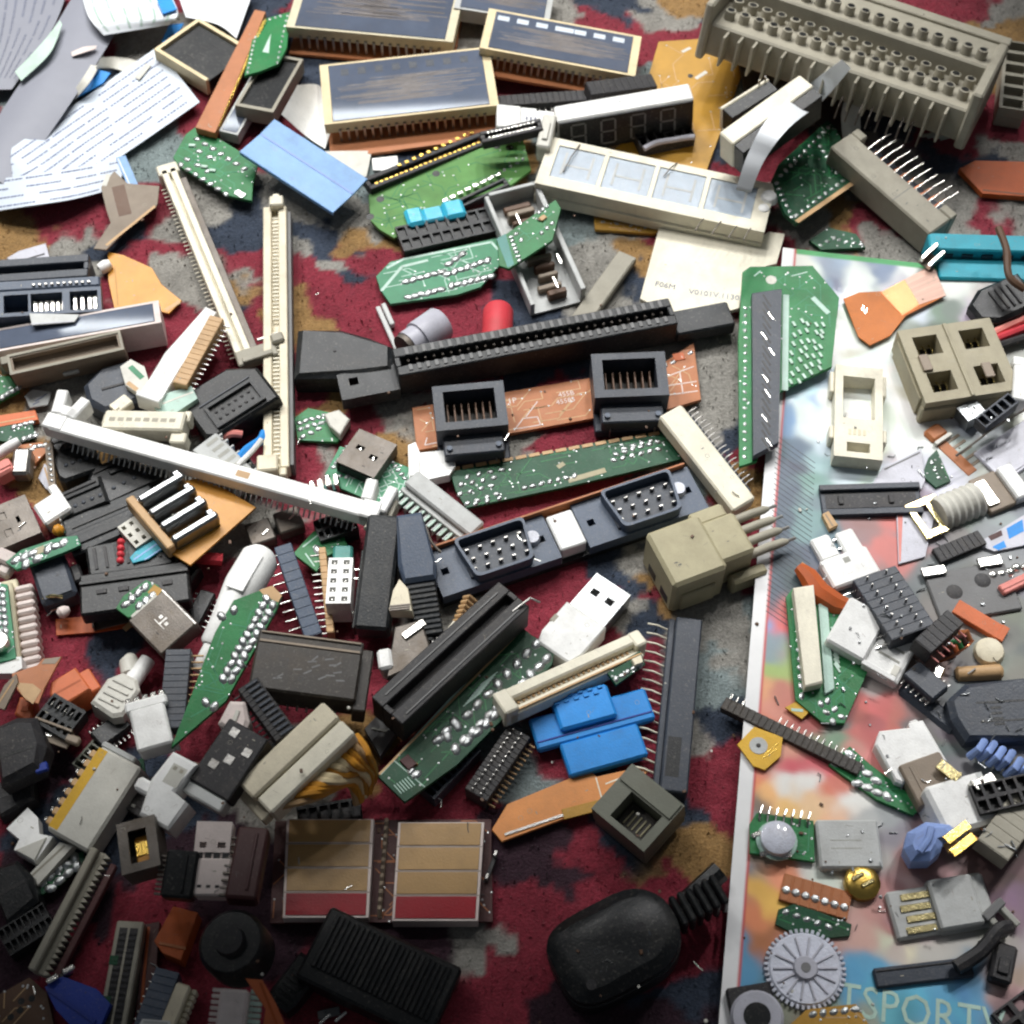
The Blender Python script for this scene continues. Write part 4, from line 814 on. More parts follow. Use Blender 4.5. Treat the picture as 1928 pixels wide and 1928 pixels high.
wire('curved_spring', 'brown curved rod bent over the teal connector', pts_, 1.7, 'darkbrown', cat='rod', part='rod')
T = item('cable_plug', 'black moulded plug beside red wires at right edge', 'plug', (1832, 586, 1940, 540), 72, 11)
L, W, H = T.L, T.W, T.H
T.add('grip', prism([(0, -W*.25), (L*.25, -W/2), (L*.6, -W/2), (L, -W*.4), (L, W/2), (L*.3, W/2), (0, W*.2)], 0, H, 2), 'jet'); T.many('rib', cbox(-.6, .6, -W*.3, W*.3, 0, .8, .2), 'charcoal', [(L*.4+k*3, 0, H) for k in range(4)], False)
for k, (c, lab) in enumerate((('pink', 'pink wire under the black moulded plug'), ('red', 'red wire at right edge below pink wire'), ('charcoal', 'dark wire between pink wire and red wire'))):
    wire('loose_wire', lab, [(1862-k*4, 632+k*14, 9), (1895, 615+k*16, 10), (1950, 590+k*20, 10)], 1.9, c)
T = item('phone_jack', 'grey beige double phone jack with four dark openings', 'socket', (1716, 690, 1892, 664), 142, 20)
L, W, H = T.L, T.W, T.H
hs = cells(T, 2, 2, 'taupe2', wall=.34, depth=.5, floor='charcoal', pin=None)
T.add('front_rim', [cbox(-1, L+1, -W/2-1, -W/2+2, 0, H*.8, .6), cbox(L*.48, L*.52, -W/2, W/2, H, H+.8, .2), cbox(-1, 0, -W*.4, W*.4, 2, H-2, .4)], 'taupe2')
T.many('spring_wire', tube([(0, -5, -7), (0, 0, -4), (0, 4, -6)], .35, 6), 'brass', [((h[0]+h[1])/2+d, (h[2]+h[3])/2, H) for h in hs for d in (-3, 0, 3)], True)
T.add('latch', [cbox(L*.1, L*.2, -W*.1, W*.12, H, H+1.2, .3), cbox(L*.7, L*.8, -W*.3, -W*.1, H, H+1, .3)], 'taupe')
T = item('phone_jack', 'single cream phone jack standing open on white magazine page', 'socket', (1616, 862, 1618, 690), 108, 15)
L, W, H = T.L, T.W, T.H
T.add('housing', [holeplate(0, L, -W*.42, W*.42, 5, H, [(L*.42, L*.88, -W*.28, W*.28), (L*.06, L*.16, -W*.2, W*.2)]), cbox(0, L, -W*.42, W*.42, 0, 5.01, .4), cbox(L*.2, L*.34, -W/2, -W*.42, 1, H-1, .5), cbox(L*.2, L*.34, W*.42, W/2, 1, H-1, .5), cbox(L*.72, L*.95, -W/2, -W*.42, 1, H-2, .5), cbox(L*.72, L*.95, W*.42, W/2, 1, H-2, .5)], 'cream')
T.add('contact_block', xf(cbox(-3.5, 3.5, -W*.2, W*.2, 0, 2.2, .5), Matrix.Translation((L*.5, 0, 8)) @ Matrix.Rotation(.4, 4, 'Y')), 'white')
T.many('contact', cbox(-4, 4, -.3, .3, 0, .4, 0), 'gold', [(L*.68, (k-2.5)*W*.075, 6) for k in range(6)], False)
T.add('embossed_mark', [cbox(L*.24, L*.3, -3+k*2, -1.8+k*2, H, H+.15, 0) for k in range(4)], 'beige')
T = plate('flex_cable', 'copper orange flex with bright bare striped end', 'cable end', [(1588, 562), (1618, 550), (1662, 548), (1756, 498), (1781, 556), (1706, 594), (1676, 632), (1638, 650), (1616, 634)], .5, 'copperflex', part='film', lift=3, maxslope=.25)
gs, g2 = [], []
for k in range(15):
    t_ = k/14; a, b, c_ = (1660+t_*38, 552+t_*40), (1704+t_*26, 528+t_*44), (1757+t_*23, 501+t_*54)
    gs.append(mark(T, a, b, .55, '', h=.1)); g2.append(mark(T, b, c_, .95, '', h=.14))
T.add('track', gs, 'copper'); T.add('bare_end', prism([T.at(*q) for q in ((1704, 529), (1756, 500), (1780, 556), (1730, 572))], .5, .56, 0), 'barefilm'); T.add('bare_contact', g2[0], 'barefilm')
for g in g2[1:]: T.add('bare_contact', g, 'barefilm')
T.many('pad', cbox(-1.6, 1.6, -.4, .4, 0, .15, .05), 'nickel', [(*T.at(1625, 580), .5, .6), (*T.at(1630, 586), .5, .6)], False)
# green board with black socket
T = plate('circuit_board', 'green board with long dark socket lying across the magazine corner', 'circuit board', [(1398, 512), (1412, 502), (1530, 500), (1580, 560), (1566, 690), (1470, 736), (1425, 868), (1392, 878), (1390, 640)], 1.8, 'green', lift=6, maxslope=.1)
T.add('drill_hole', tube([(*T.at(1452, 527), 1.8), (*T.at(1452, 527), 1.86)], 2.4, 14), 'dirtywhite')
(x0, y0), (x1, y1), (x2, y2), (x3, y3) = T.at(1414, 560), T.at(1470, 552), T.at(1464, 842), T.at(1416, 868)
T.add('socket_strip', prism([(x0, y0), (x1, y1), (x2, y2), (x3, y3)], 1.8, 5.2, .5), 'slate')
T.many('socket_slot', cbox(-3.6, 3.6, -.45, .45, 0, .1, 0), 'jet', [(x, y, 5.2, 0.5) for x, y, z in T.row((1442, 575), (1440, 845), 20)], False)
T.many('contact', cbox(-2.2, 2.2, -.3, .3, 0, .25, .05), 'nickel', [(x, y, 5.25, 0.55) for x, y, z in T.row((1440, 600), (1440, 830), 7, jit=3)], False)
T.add('silk_band', mark(T, (1480, 555), (1478, 735), 2.6, ''), 'mint')
dots(T, [((1404, 580), (1402, 860), 20)], .9, .6)
T.many('component', cbox(-1.3, 1.3, -.6, .6, 0, .7, .1), 'silk', [(x+RND.uniform(-1, 1), y, z, .5) for k in range(5) for x, y, z in T.row((1494+k*14, 610), (1490+k*13, 720-k*6), 7, jit=.6)], False)
T.add('silk_mark', [mark(T, (1490, 520), (1520, 512), .5, ''), mark(T, (1530, 560), (1560, 590), 2.2, ''), mark(T, (1420, 520), (1432, 510), .6, '')], 'mint')
T = item('terminal_block', 'small brown and silver finned connector over the white page', 'connector', (1752, 802, 1840, 884), 34, 9)
L, W, H = T.L, T.W, T.H
T.add('housing', [cbox(0, L*.25, -W/2, W/2, 0, H, 1.2), cbox(L*.25, L, -W*.5, W*.2, 0, H*.8, .8)], 'brown')
T.many('fin', cbox(-.7, .7, 0, W*.8, 1, H*.8, .2), 'taupe', [(L*.35+k*L*.13, W*.1, 0) for k in range(5)], False); T.add('band', cbox(L*.25, L*.31, -W/2-.1, W/2+.1, 0, H+.1, .1), 'dirtywhite')
T = plate('circuit_board', 'narrow dark green board scrap above the gold ring', 'circuit board', [(1748, 862), (1764, 846), (1790, 905), (1762, 918), (1736, 895)], 1.6, 'deepgreen'); dots(T, [((1755, 872), (1768, 900), 3)], .9, .7)
T = item('metal_plate', 'flat lilac grey plate at right edge below white clip', 'plate', (1862, 880, 1960, 815), 78, 4)
T.add('plate', [cbox(0, T.L, -T.W/2, T.W/2, 0, 4, .5), cbox(T.L*.05, T.L*.96, -T.W*.42, -T.W*.38, 4, 4.4, .1)], 'lilac')
T = plate('plastic_plate', 'lilac grey thin plate under the dark flat connector', 'plate', [(1640, 915), (1662, 880), (1735, 845), (1742, 905), (1735, 920)], 2, 'lilac', part='panel'); T.add('edge_rib', mark(T, (1665, 884), (1732, 852), .7, ''), 'midgrey')
T = item('white_clip', 'white clip standing at the right edge beside phone jack', 'clip', (1922, 752, 1926, 665), 30, 9)
T.add('body', [cbox(0, T.L*.75, -T.W/2, T.W/2, 0, 9, .6), cbox(T.L*.8, T.L, -T.W/2, T.W/2, 0, 7, .5)], 'white'); T.add('rib', cbox(T.L*.75, T.L*.8, -T.W*.4, T.W*.4, 0, 5, .2), 'dullsteel')
wire('thin_wire', 'long thin steel wire crossing to the right edge over lilac plate', [(1800, 858, 16), (1842, 828, 18), (1868, 808, 19), (1935, 768, 20)], .5, 'dullsteel', part='strand')
T = item('edge_connector', 'dark slate flat connector lying below the cream phone jack', 'connector', (1546, 940, 1736, 934), 56, 9)
L, W, H = T.L, T.W, T.H
T.add('housing', [cbox(0, L, -W/2, W/2, 0, H*.8, .5), cbox(0, L, W*.3, W/2, H*.8, H, .3), cbox(0, L, -W/2, -W*.3, H*.8, H*.9, .3)], 'slate'); T.add('recess', cbox(2, L-2, -W*.25, W*.25, H*.8, H*.82, 0), 'charcoal'); T.many('key', cbox(-1, 1, -2, 2, 0, .8, .2), 'charcoal', [(L*.2, 0, H*.82), (L*.7, 0, H*.82)], False)
T = item('audio_socket', 'off white ribbed round socket with gold ring contact', 'socket', (1775, 950, 1850, 920), 88, 16)
L, W, H = T.L, T.W, T.H; rr = W*.42
T.add('barrel', tube([(L*k/12, 0, 8) for k in range(13)], [rr*.8*(1.12 if k % 2 else 1) for k in range(13)], 18), 'dirtywhite', True)
T.add('ring_contact', [holeplate(-11, -1, -W*.42, W*.42, 9, 10, [(-8.5, -3, -W*.28, W*.28)]), cbox(-11, -10.4, -W*.42, W*.42, 4, 9, .1), cbox(-1, 3, W*.3, W*.42, 9, 10, .1)], 'brass')
T.many('blade', cbox(0, 5, -6, 6, 0, 1, .2), 'nickel', [(L+1, 0, 10)], False); T.box('block', L+.5, L+13, -W*.42, W*.42, 0, 9.8, 'taupe', .5); T.box('cap', L+13, L+20, -W*.4, W*.4, 1, 12, 'white', .7)
T = plate('sticker_plate', 'thin plate with smeared blue and pink print at right edge', 'plate', [(1838, 1024), (1960, 950), (1960, 1020), (1872, 1038)], 1.4, 'lilac', part='panel')
T.add('print', [prism([T.at(*q) for q in pl], 1.4, 1.46, 0) for pl in ([(1895, 995), (1925, 978), (1928, 1000), (1900, 1015)], [(1868, 1030), (1890, 1018), (1895, 1030), (1880, 1036)])], 'blue'); T.add('print', [prism([T.at(*q) for q in pl], 1.4, 1.46, 0) for pl in ([(1860, 1010), (1885, 998), (1888, 1008), (1866, 1018)],)], 'maroon')
# white clip sockets
T = item('wafer_connector', 'white two tower connector with bent tin pins beside salmon print', 'connector', (1616, 1092, 1562, 1000), 92, 11)
L, W, H = T.L, T.W, T.H
T.add('housing', [cbox(0, L*.55, -W*.5, W*.5, 0, H, .8), cbox(L*.55, L, W*.02, W*.42, 0, H*.9, .8), cbox(L*.5, L*.97, -W*.48, -W*.1, 0, H*.85, .8), cbox(L*.1, L*.25, -W*.6, -W*.5, 0, H*.6, .4)], 'white')
T.add('pocket', cbox(L*.36, L*.46, -1.5, 1.2, H, H+.05, 0), 'grey'); T.many('pin', cbox(-.35, .35, -4, 0, 0, .5, .05), 'nickel', [(L*.05+k*2.2, W*.1+k*1.6, H*.95) for k in range(2)]+[(L*.7, -W*.02, H*.7), (L*.88, -W*.02, H*.7)], False)
T = item('film_strip', 'bent rust orange flex loop beneath white two tower connector', 'strip', (1498, 1072, 1600, 1148), 34, 3)
L, W = T.L, T.W
T.add('film', tube([(0, W*.3, 1.6), (L*.2, W*.2, 1.6), (L*.5, -W*.2, 1.6), (L*.8, -W*.1, 1.6), (L, W*.2, 1.6)], [2.5, 4, 5, 4.5, 3], 8), 'burnt', True); T.add('edge', tube([(0, W*.5, 3), (L*.3, W*.45, 4), (L*.6, W*.15, 4), (L, W*.5, 3)], .5, 6), 'tan', True)
T = plate('small_tab', 'tiny tan tab above the white two tower connector', 'plastic part', [(1548, 968), (1560, 962), (1578, 988), (1562, 996)], 3, 'tan', part='tab'); T.add('rib', mark(T, (1554, 968), (1568, 990), .6, ''), 'taupe')
T = plate('circuit_board', 'green board carrying a long cream connector on magazine edge', 'circuit board', [(1480, 1124), (1492, 1108), (1560, 1120), (1614, 1190), (1640, 1250), (1590, 1362), (1548, 1360), (1498, 1318)], 1.8, 'green', lift=2)
q = [T.at(*p) for p in ((1490, 1118), (1528, 1112), (1545, 1296), (1512, 1304))]; T.add('socket_strip', prism(q, 1.8, 7, .7), 'cream')
q = [T.at(*p) for p in ((1540, 1140), (1556, 1128), (1570, 1300), (1552, 1310))]; T.add('rail', prism(q, 1.8, 3.2, .4), 'mint')
T.many('lead', cbox(-2.2, 2.2, -.45, .45, 0, .5, .1), 'silk', [(x, y, z, .45) for x, y, z in T.row((1570, 1190), (1576, 1258), 9)], False); dots(T, [((1558, 1320), (1585, 1350), 3), ((1545, 1325), (1568, 1358), 3), ((1500, 1125), (1510, 1310), 12)], 1.3, .8)
T = item('wire_housing', 'large white plug housing pointing down right across magazine', 'connector', (1578, 1164, 1716, 1242), 100, 13)
L, W, H = T.L, T.W, T.H
T.add('housing', [cbox(0, L*.52, -W*.46, W*.5, 0, H, .9), cbox(L*.52, L, -W*.5, W*.44, 0, H*.86, .7), cbox(L*.5, L*.95, -W*.5, -W*.4, H*.86, H*.95, .3), cbox(L*.5, L*.95, W*.34, W*.44, H*.86, H*.95, .3)], 'white')
T.add('groove', [cbox(L*.62, L*.9, -W*.14, -W*.1, H*.86, H*.87, 0), cbox(L*.62, L*.9, W*.06, W*.1, H*.86, H*.87, 0)], 'grey'); T.box('tab', L*.86, L*.94, -W*.4, -W*.2, H*.86, H*.94, 'dirtywhite', .2)
T = item('pin_header', 'black two row pin block with silver pins beside white plug', 'connector', (1646, 1078, 1720, 1190), 84, 11)
header(T, 8, 'slate', 'nickel', 5, side=-1); T.many('pin', cbox(-.35, .35, -.35, .35, 0, 2.2, .1), 'steel', [((k+.5)*T.L/8, y, T.H-.2) for k in range(8) for y in (-T.W*.22, T.W*.22)], False)
T = plate('printed_strip', 'lilac and salmon striped print scrap below the dark flat connector', 'paper', [(1688, 965), (1762, 962), (1742, 1048), (1692, 1062)], 1.2, 'lilac', part='panel'); T.add('stripe', prism([T.at(*p) for p in ((1668+22, 968), (1700, 966), (1696, 1056), (1693, 1058))], 1.2, 1.3, 0), 'pink')
T = item('metal_bracket', 'dull grey metal plate with two round dents at the right side', 'plate', (1756, 1126, 1908, 1100), 96, 6)
L, W, H = T.L, T.W, T.H
T.add('plate', [cbox(0, L, -W/2, W/2, 2, H, .6), cbox(2, L-2, -W/2+1, -W/2+2, 0, 2, .2)], 'midgrey'); T.many('dent', tube([(0, 0, 0), (0, 0, .2)], [3.6, 3.0], 14), 'charcoal', [(L*.28, W*.05, H-.1), (L*.66, W*.18, H-.1)], True); T.many('bright_lug', cbox(-5, 5, -2.2, 2.2, 0, 1.5, .5), 'nickel', [(L*.12, W*.5, H), (L*.82, W*.5, H)], False)
T = item('copper_bar', 'salmon copper flat bar beneath the dull grey metal plate', 'bar', (1800, 1140, 1894, 1196), 28, 5)
T.add('bar', [cbox(0, T.L, -T.W/2, T.W/2, 0, 5, .3), cbox(T.L*.86, T.L, -T.W/2, T.W/2, 5, 5.4, .1)], 'orange')
T = item('button_cap', 'round cream button cap beneath the copper bar end', 'cap', (1834, 1222, 1894, 1222), 56, 9)
T.add('cap', tube([(T.L/2, 0, 0), (T.L/2, 0, 6), (T.L/2, 0, 8.4), (T.L/2, 0, 9)], [T.L*.5, T.L*.5, T.L*.44, T.L*.3], 22), 'ivory', True)
T = item('plastic_strip', 'tan rounded plastic bar below the cream button cap', 'plastic part', (1800, 1264, 1890, 1258), 26, 6)
T.add('bar', tube([(0, 0, 3), (1, 0, 3), (T.L-1, 0, 3), (T.L, 0, 3)], [2, 3, 3, 2], 12), 'tan', True)
T = item('coil_core', 'brown and green small coil pieces left of the cream button', 'coil', (1786, 1232, 1828, 1180), 30, 7)
for k in range(5): T.add('turn', tube([(T.L*(.1+.18*k), -T.W*.4, 2), (T.L*(.12+.18*k), 0, 6), (T.L*(.1+.18*k), T.W*.4, 2)], 1.4, 8), ('maroon', 'orange', 'green', 'maroon', 'brown')[k], True)
wire('thin_wire', 'curved copper hair wire left of cream button cap', [(1770, 1246, 9), (1800, 1232, 14), (1822, 1216, 16), (1832, 1206, 14)], .5, 'copper', part='strand')
T = item('pin_header', 'black block with peach pins under grey metal plate edge', 'connector', (1738, 1216, 1800, 1160), 40, 8)
header(T, 6, 'charcoal', 'pink', 4, side=-1)
T = item('lever', 'slim blue grey lever lying diagonally right of white cube', 'lever', (1700, 1288, 1832, 1392), 34, 7)
L, W, H = T.L, T.W, T.H
T.add('lever', [cbox(0, L*.8, -W/2, W/2, 0, H, 1.5), cbox(L*.8, L*.97, -W*.4, W*.4, 0, H*.8, .8)], 'slate'); T.box('tip', L*.97, L+1.5, -W*.3, W*.3, 1, 3.5, 'steel', .3); T.many('spring', tube([(0, -2.6, 0), (.8, 2.6, .6)], .35, 6), 'nickel', [(L*.62+k*1.4, W*.85, H*.8) for k in range(5)], True)
T = item('dark_plug', 'large dark grey moulded body at right edge behind slim lever', 'plug', (1790, 1340, 1960, 1330), 120, 13)
L, W, H = T.L, T.W, T.H
T.add('body', prism([(0, -W*.1), (L*.1, -W*.45), (L, -W/2), (L, W/2), (L*.25, W*.45), (0, W*.2)], 0, H, 2.4), 'slate'); T.add('panel_line', [cbox(L*.3, L*.95, W*.1, W*.13, H, H+.08, 0), cbox(L*.3, L*.95, -W*.2, -W*.17, H, H+.08, 0)], 'jet'); T.many('vent', cbox(-2, 2, -.5, .5, 0, .12, 0), 'jet', [(L*.5, k*2.2-6, H) for k in range(5)], False)
T = item('pin_pair', 'pair of silver contact lugs behind the slim blue grey lever', 'contact', (1748, 1312, 1770, 1258), 22, 4)
T.many('lug', cbox(-3, 3, -2, 2, 0, 4, .8), 'nickel', [(T.L*.12, 0, 0), (T.L*.88, 0, 0)], False); T.box('carrier', 0, T.L, -1.2, 1.2, 0, 1.4, 'charcoal', .3)
T = item('coil_spring', 'periwinkle blue coiled plastic strip at the right edge', 'coil', (1842, 1396, 1960, 1452), 44, 7)
T.many('loop', tube([(0, -4, 1), (1.4, -2, 5.5), (2.4, 2, 5.5), (3.4, 4, 1)], 1.5, 8), 'periwinkle', [(k*3.6, RND.uniform(-1, 1), 0) for k in range(int(T.L/3.6))], True)
T = item('plug_housing', 'brilliant white cube shaped plug with notched top corner', 'connector', (1664, 1430, 1760, 1392), 108, 13)
L, W, H = T.L, T.W, T.H
T.add('housing', [prism([(0, -W*.42), (L*.08, -W/2), (L, -W*.42), (L, W*.4), (L*.75, W*.44), (L*.72, W*.36), (L*.2, W/2), (0, W*.3)], 0, H, .9)], 'white'); T.add('key', cbox(L*.8, L*.96, W*.3, W*.5, 0, H*.8, .5), 'white')
T = item('plug_housing', 'grey shaded lower body beneath the brilliant white cube plug', 'plastic part', (1712, 1480, 1790, 1452), 88, 7)
T.add('housing', [cbox(0, T.L, -T.W/2, T.W/2, 0, 7, .6), cbox(T.L*.2, T.L*.3, -T.W*.4, T.W*.4, 7, 7.3, .1)], 'taupe')
T = item('contact_blade', 'gold cream metal blade between two white cubes', 'contact', (1770, 1432, 1808, 1462), 20, 3, lift=5)
T.add('blade', [cbox(0, T.L, -T.W/2, T.W/2, 0, 1, .2), cbox(T.L*.85, T.L, -T.W/2, T.W/2, 1, 1.8, .2)], 'brass')
T = plate('circuit_board', 'green board strip with white pads running under white cubes', 'circuit board', [(1560, 1440), (1600, 1405), (1640, 1440), (1680, 1470), (1740, 1515), (1720, 1535), (1650, 1505)], 1.8, 'green')
dots(T, [((1600, 1430), (1650, 1470), 4), ((1615, 1475), (1670, 1500), 4), ((1575, 1438), (1600, 1420), 3)], 1.8, .9)
T = item('plug_housing', 'matt white square cube plug right of blue rubber piece', 'connector', (1762, 1526, 1872, 1494), 100, 14)
L, W, H = T.L, T.W, T.H
T.add('housing', [cbox(0, L, -W/2, W/2, 0, H, 1.4)], 'white'); T.add('seam', [cbox(L*.1, L*.9, -W/2-.05, -W/2+.2, H*.4, H*.46, 0)], 'grey'); T.many('corner_notch', cbox(-1.2, 1.2, -1, 1, 0, .1, 0), 'palegrey', [(L*.08, -W*.42, H), (L*.92, W*.42, H)], False)
T = item('pin_header', 'grey beige connector with brown pins at right edge by white cube', 'connector', (1870, 1600, 1950, 1490), 70, 9)
header(T, 7, 'greybeige', 'brown', 5, side=1)
T = item('rubber_boot', 'crumpled periwinkle blue rubber piece left of matt white cube', 'rubber part', (1706, 1600, 1800, 1556), 70, 11)
L, W, H = T.L, T.W, T.H
T.add('boot', prism([(0, -W*.3), (L*.3, -W/2), (L*.55, -W*.4), (L*.75, -W*.1), (L, -W*.15), (L*.95, W*.15), (L*.6, W/2), (L*.2, W*.45), (0, W*.1)], 0, H, 3), 'periwinkle'); T.add('fold', tube([(L*.2, -W*.2, H), (L*.45, 0, H+1), (L*.6, W*.25, H)], 1.3, 8), 'periwinkle', True); T.box('film', L*.7, L*.95, -W*.5, -W*.2, H*.5, H*.56, 'tan', .1)
T = item('gold_contact', 'two amber gold leaf contacts right of blue rubber piece', 'contact', (1788, 1592, 1830, 1560), 26, 3)
T.many('leaf', cbox(0, T.L, -1.6, 1.6, 0, .6, .1), 'gold', [(0, -2.2, .2), (1, 2.2, 1.4)], False)
# lower magazine
T = item('pin_header', 'thin brown pin strip with bright pins crossing the magazine edge', 'connector', (1362, 1322, 1620, 1448), 24, 4)
header(T, 22, 'bronzeblack', 'nickel', 3.4, side=1, up=False)
T = plate('flex_pad', 'orange flex square with round pad on magazine left edge', 'cable end', [(1388, 1402), (1420, 1368), (1474, 1388), (1470, 1424), (1440, 1450), (1418, 1442)], .7, 'yellow', part='film', lift=2)
T.many('pad', tube([(0, 0, 0), (0, 0, .2)], 3.4, 16), 'palegrey', [(*T.at(1428, 1404), .7)], True); T.many('pad_centre', tube([(0, 0, 0), (0, 0, .12)], .9, 10), 'charcoal', [(*T.at(1428, 1404), .9)], True); T.add('track', [mark(T, (1440, 1420), (1466, 1398), .4, ''), mark(T, (1436, 1428), (1462, 1410), .4, '')], 'gold')
T = plate('flex_pad', 'small orange flex tab over the thin brown pin strip', 'cable end', [(1478, 1332), (1500, 1320), (1528, 1336), (1510, 1354)], .7, 'yellow', part='film', lift=2); T.add('pad', mark(T, (1490, 1336), (1512, 1338), 1.2, ''), 'mint')
T = plate('circuit_board', 'green board with round crystal and bent leads in lower magazine', 'circuit board', [(1412, 1550), (1425, 1530), (1532, 1545), (1534, 1622), (1412, 1606)], 1.8, 'green', lift=2)
T.add('crystal_can', tube([(*T.at(1462, 1584), 1.8), (*T.at(1462, 1584), 6), (*T.at(1462, 1584), 6.6)], [6.2, 6.2, 5], 22), 'clear', True); T.add('rim', tube([(*T.at(1462, 1584), 1.8), (*T.at(1462, 1584), 2.6)], 7.4, 22), 'mint', True)
T.many('lead', tube([(0, -1.5, 0), (0, 1, 2), (.6, 3.6, 1.6)], .5, 6), 'nickel', T.row((1430, 1538), (1520, 1550), 7), True); T.many('component', cbox(-2, 2, -.9, .9, 0, 1.2, .2), 'nickel', [(*T.at(1424, 1572), 1.8, .6), (*T.at(1440, 1608), 1.8, .4), (*T.at(1480, 1612), 1.8, .3)], False)
T = item('relay_case', 'pale grey square relay case on the green crystal board', 'relay', (1540, 1588, 1658, 1588), 92, 11)
L, W, H = T.L, T.W, T.H
T.add('case', [cbox(0, L, -W/2, W/2, 0, H, .8)], 'palegrey'); T.add('seam', cbox(-.1, L+.1, -W/2-.1, W/2+.1, 1, 1.6, 0), 'midgrey'); T.add('marking', [cbox(L*.2, L*.7, -2+k*3, -1.6+k*3, H, H+.04, 0) for k in range(2)], 'grey')
T = item('wafer_connector', 'salmon pin strip with shiny solder ends near clear gear', 'connector', (1472, 1668, 1600, 1706), 52, 7)
header(T, 7, 'brown', 'nickel', 4, side=-1); T.many('solder_blob', dome(1.7, 1.2), 'solder', [((k+.5)*T.L/7, -T.W*.1, T.H-.2) for k in range(7)], True)
T = plate('circuit_board', 'dark green board scrap behind the clear plastic gear', 'circuit board', [(1466, 1712), (1500, 1700), (1604, 1740), (1600, 1762), (1520, 1770), (1460, 1740)], 1.6, 'deepgreen'); dots(T, [((1480, 1718), (1560, 1745), 5)], 1.2, .9)
T = item('gold_button', 'round gold metal button beside the pale grey relay', 'contact', (1592, 1658, 1660, 1658), 46, 5)
T.add('button', tube([(T.L/2, 0, 0), (T.L/2, 0, 3.4), (T.L/2, 0, 4.6), (T.L/2, 0, 5)], [T.L*.5, T.L*.5, T.L*.4, T.L*.2], 20), 'gold', True); T.many('slot_tab', cbox(-2.5, 2.5, -.7, .7, 0, 1, .2), 'brass', [(T.L*.35, 1.5, 4.7, .5), (T.L*.6, -1, 4.7, .5)], False)
T = item('plug_housing', 'white connector plug with four long gold contacts', 'connector', (1680, 1716, 1868, 1686), 106, 12)
L, W, H = T.L, T.W, T.H
T.add('housing', [cbox(0, L*.5, -W*.48, W*.4, 0, H*.8, .9), cbox(L*.42, L, -W/2, W/2, 0, H*.78, 1), cbox(L*.42, L*.86, -W*.46, W*.46, H*.7, H, .8)], 'palegrey'); T.many('contact', cbox(0, L*.3, -1.2, 1.2, 0, .6, .15), 'brass', [(L*.1+(k % 2)*1.2, -W*.36+k*W*.2, H*.8) for k in range(4)], False)
T = item('plastic_gear', 'translucent lilac round gear with ribs, lower magazine', 'gear', (1442, 1822, 1592, 1822), 150, 8, W=None)
R_ = T.L/2*.94; n = 44
T.add('disc', tube([(T.L/2, 0, 1), (T.L/2, 0, 6), (T.L/2, 0, 7)], [R_, R_, R_*.93], 48), 'clear', True)
T.many('tooth', cbox(R_-.3, R_+1.3, -.55, .55, 1, 6.6, .2), 'clear', [(T.L/2, 0, 0, 2*math.pi*k/n) for k in range(n)], False)
T.many('spoke_rib', cbox(4, R_*.86, -.35, .35, 7, 7.6, .1), 'lilac', [(T.L/2, 0, 0, 2*math.pi*k/14) for k in range(14)], False)
T.add('hub', tube([(T.L/2, 0, 7), (T.L/2, 0, 8.6), (T.L/2, 0, 8.6)], [4.5, 3.8, 1], 18), 'lilac', True); T.add('axle_hole', tube([(T.L/2, 0, 8.5), (T.L/2, 0, 8.75)], 1.7, 14), 'midgrey', True)
T = item('edge_connector', 'long dark slate connector with silver lower edge on blue badge', 'connector', (1648, 1844, 1832, 1822), 44, 8)
L, W, H = T.L, T.W, T.H
T.add('housing', [cbox(0, L, -W/2+1, W/2, 0, H, .6)], 'slate'); T.many('contact', cbox(-.9, .9, -1.6, 0, .3, 1.2, .1), 'nickel', [(L*.16+k*L*.03, -W/2+1.1, 0) for k in range(26)], False); T.add('ridge', cbox(1, L-1, W*.3, W*.36, H, H+.4, .1), 'charcoal')
wire('black_lead', 'thick black lead bending at right above the dark connector', [(1800, 1822, 12), (1846, 1792, 13), (1880, 1752, 14), (1900, 1745, 12)], 2.6, 'charcoal', cat='cable')
T = item('plastic_post', 'black square post standing by thick black lead', 'plastic part', (1884, 1848, 1898, 1776), 44, 12)
T.add('post', [cbox(0, T.L, -T.W/2, T.W/2, 0, 12, 1), cbox(T.L*.2, T.L*.6, -T.W*.25, T.W*.25, 12, 13, .4)], 'charcoal')
T = item('pin_pair', 'small grey two prong clip by the purple print at right', 'clip', (1868, 1704, 1912, 1750), 40, 5)
T.many('prong', cbox(0, T.L, -1.2, 1.2, 0, 3, .4), 'grey', [(0, -3, .2), (0, 3, .2)], False); T.box('bridge', 0, 3, -5, 5, 0, 4, 'midgrey', .4)
T = item('speaker_unit', 'black square unit with grey ring at the bottom edge', 'speaker', (1376, 1914, 1462, 1900), 110, 8)
L, W, H = T.L, T.W, T.H
T.box('case', 0, L, -W/2, W/2, 0, H, 'charcoal', .8); T.add('ring', tube([(L*.55, -W*.08, H), (L*.55, -W*.08, H+1.4)], [9, 8], 26), 'lilac', True); T.add('cone', tube([(L*.55, -W*.08, H+1.3), (L*.55, -W*.08, H+1.55)], 4.6, 20), 'jet', True)

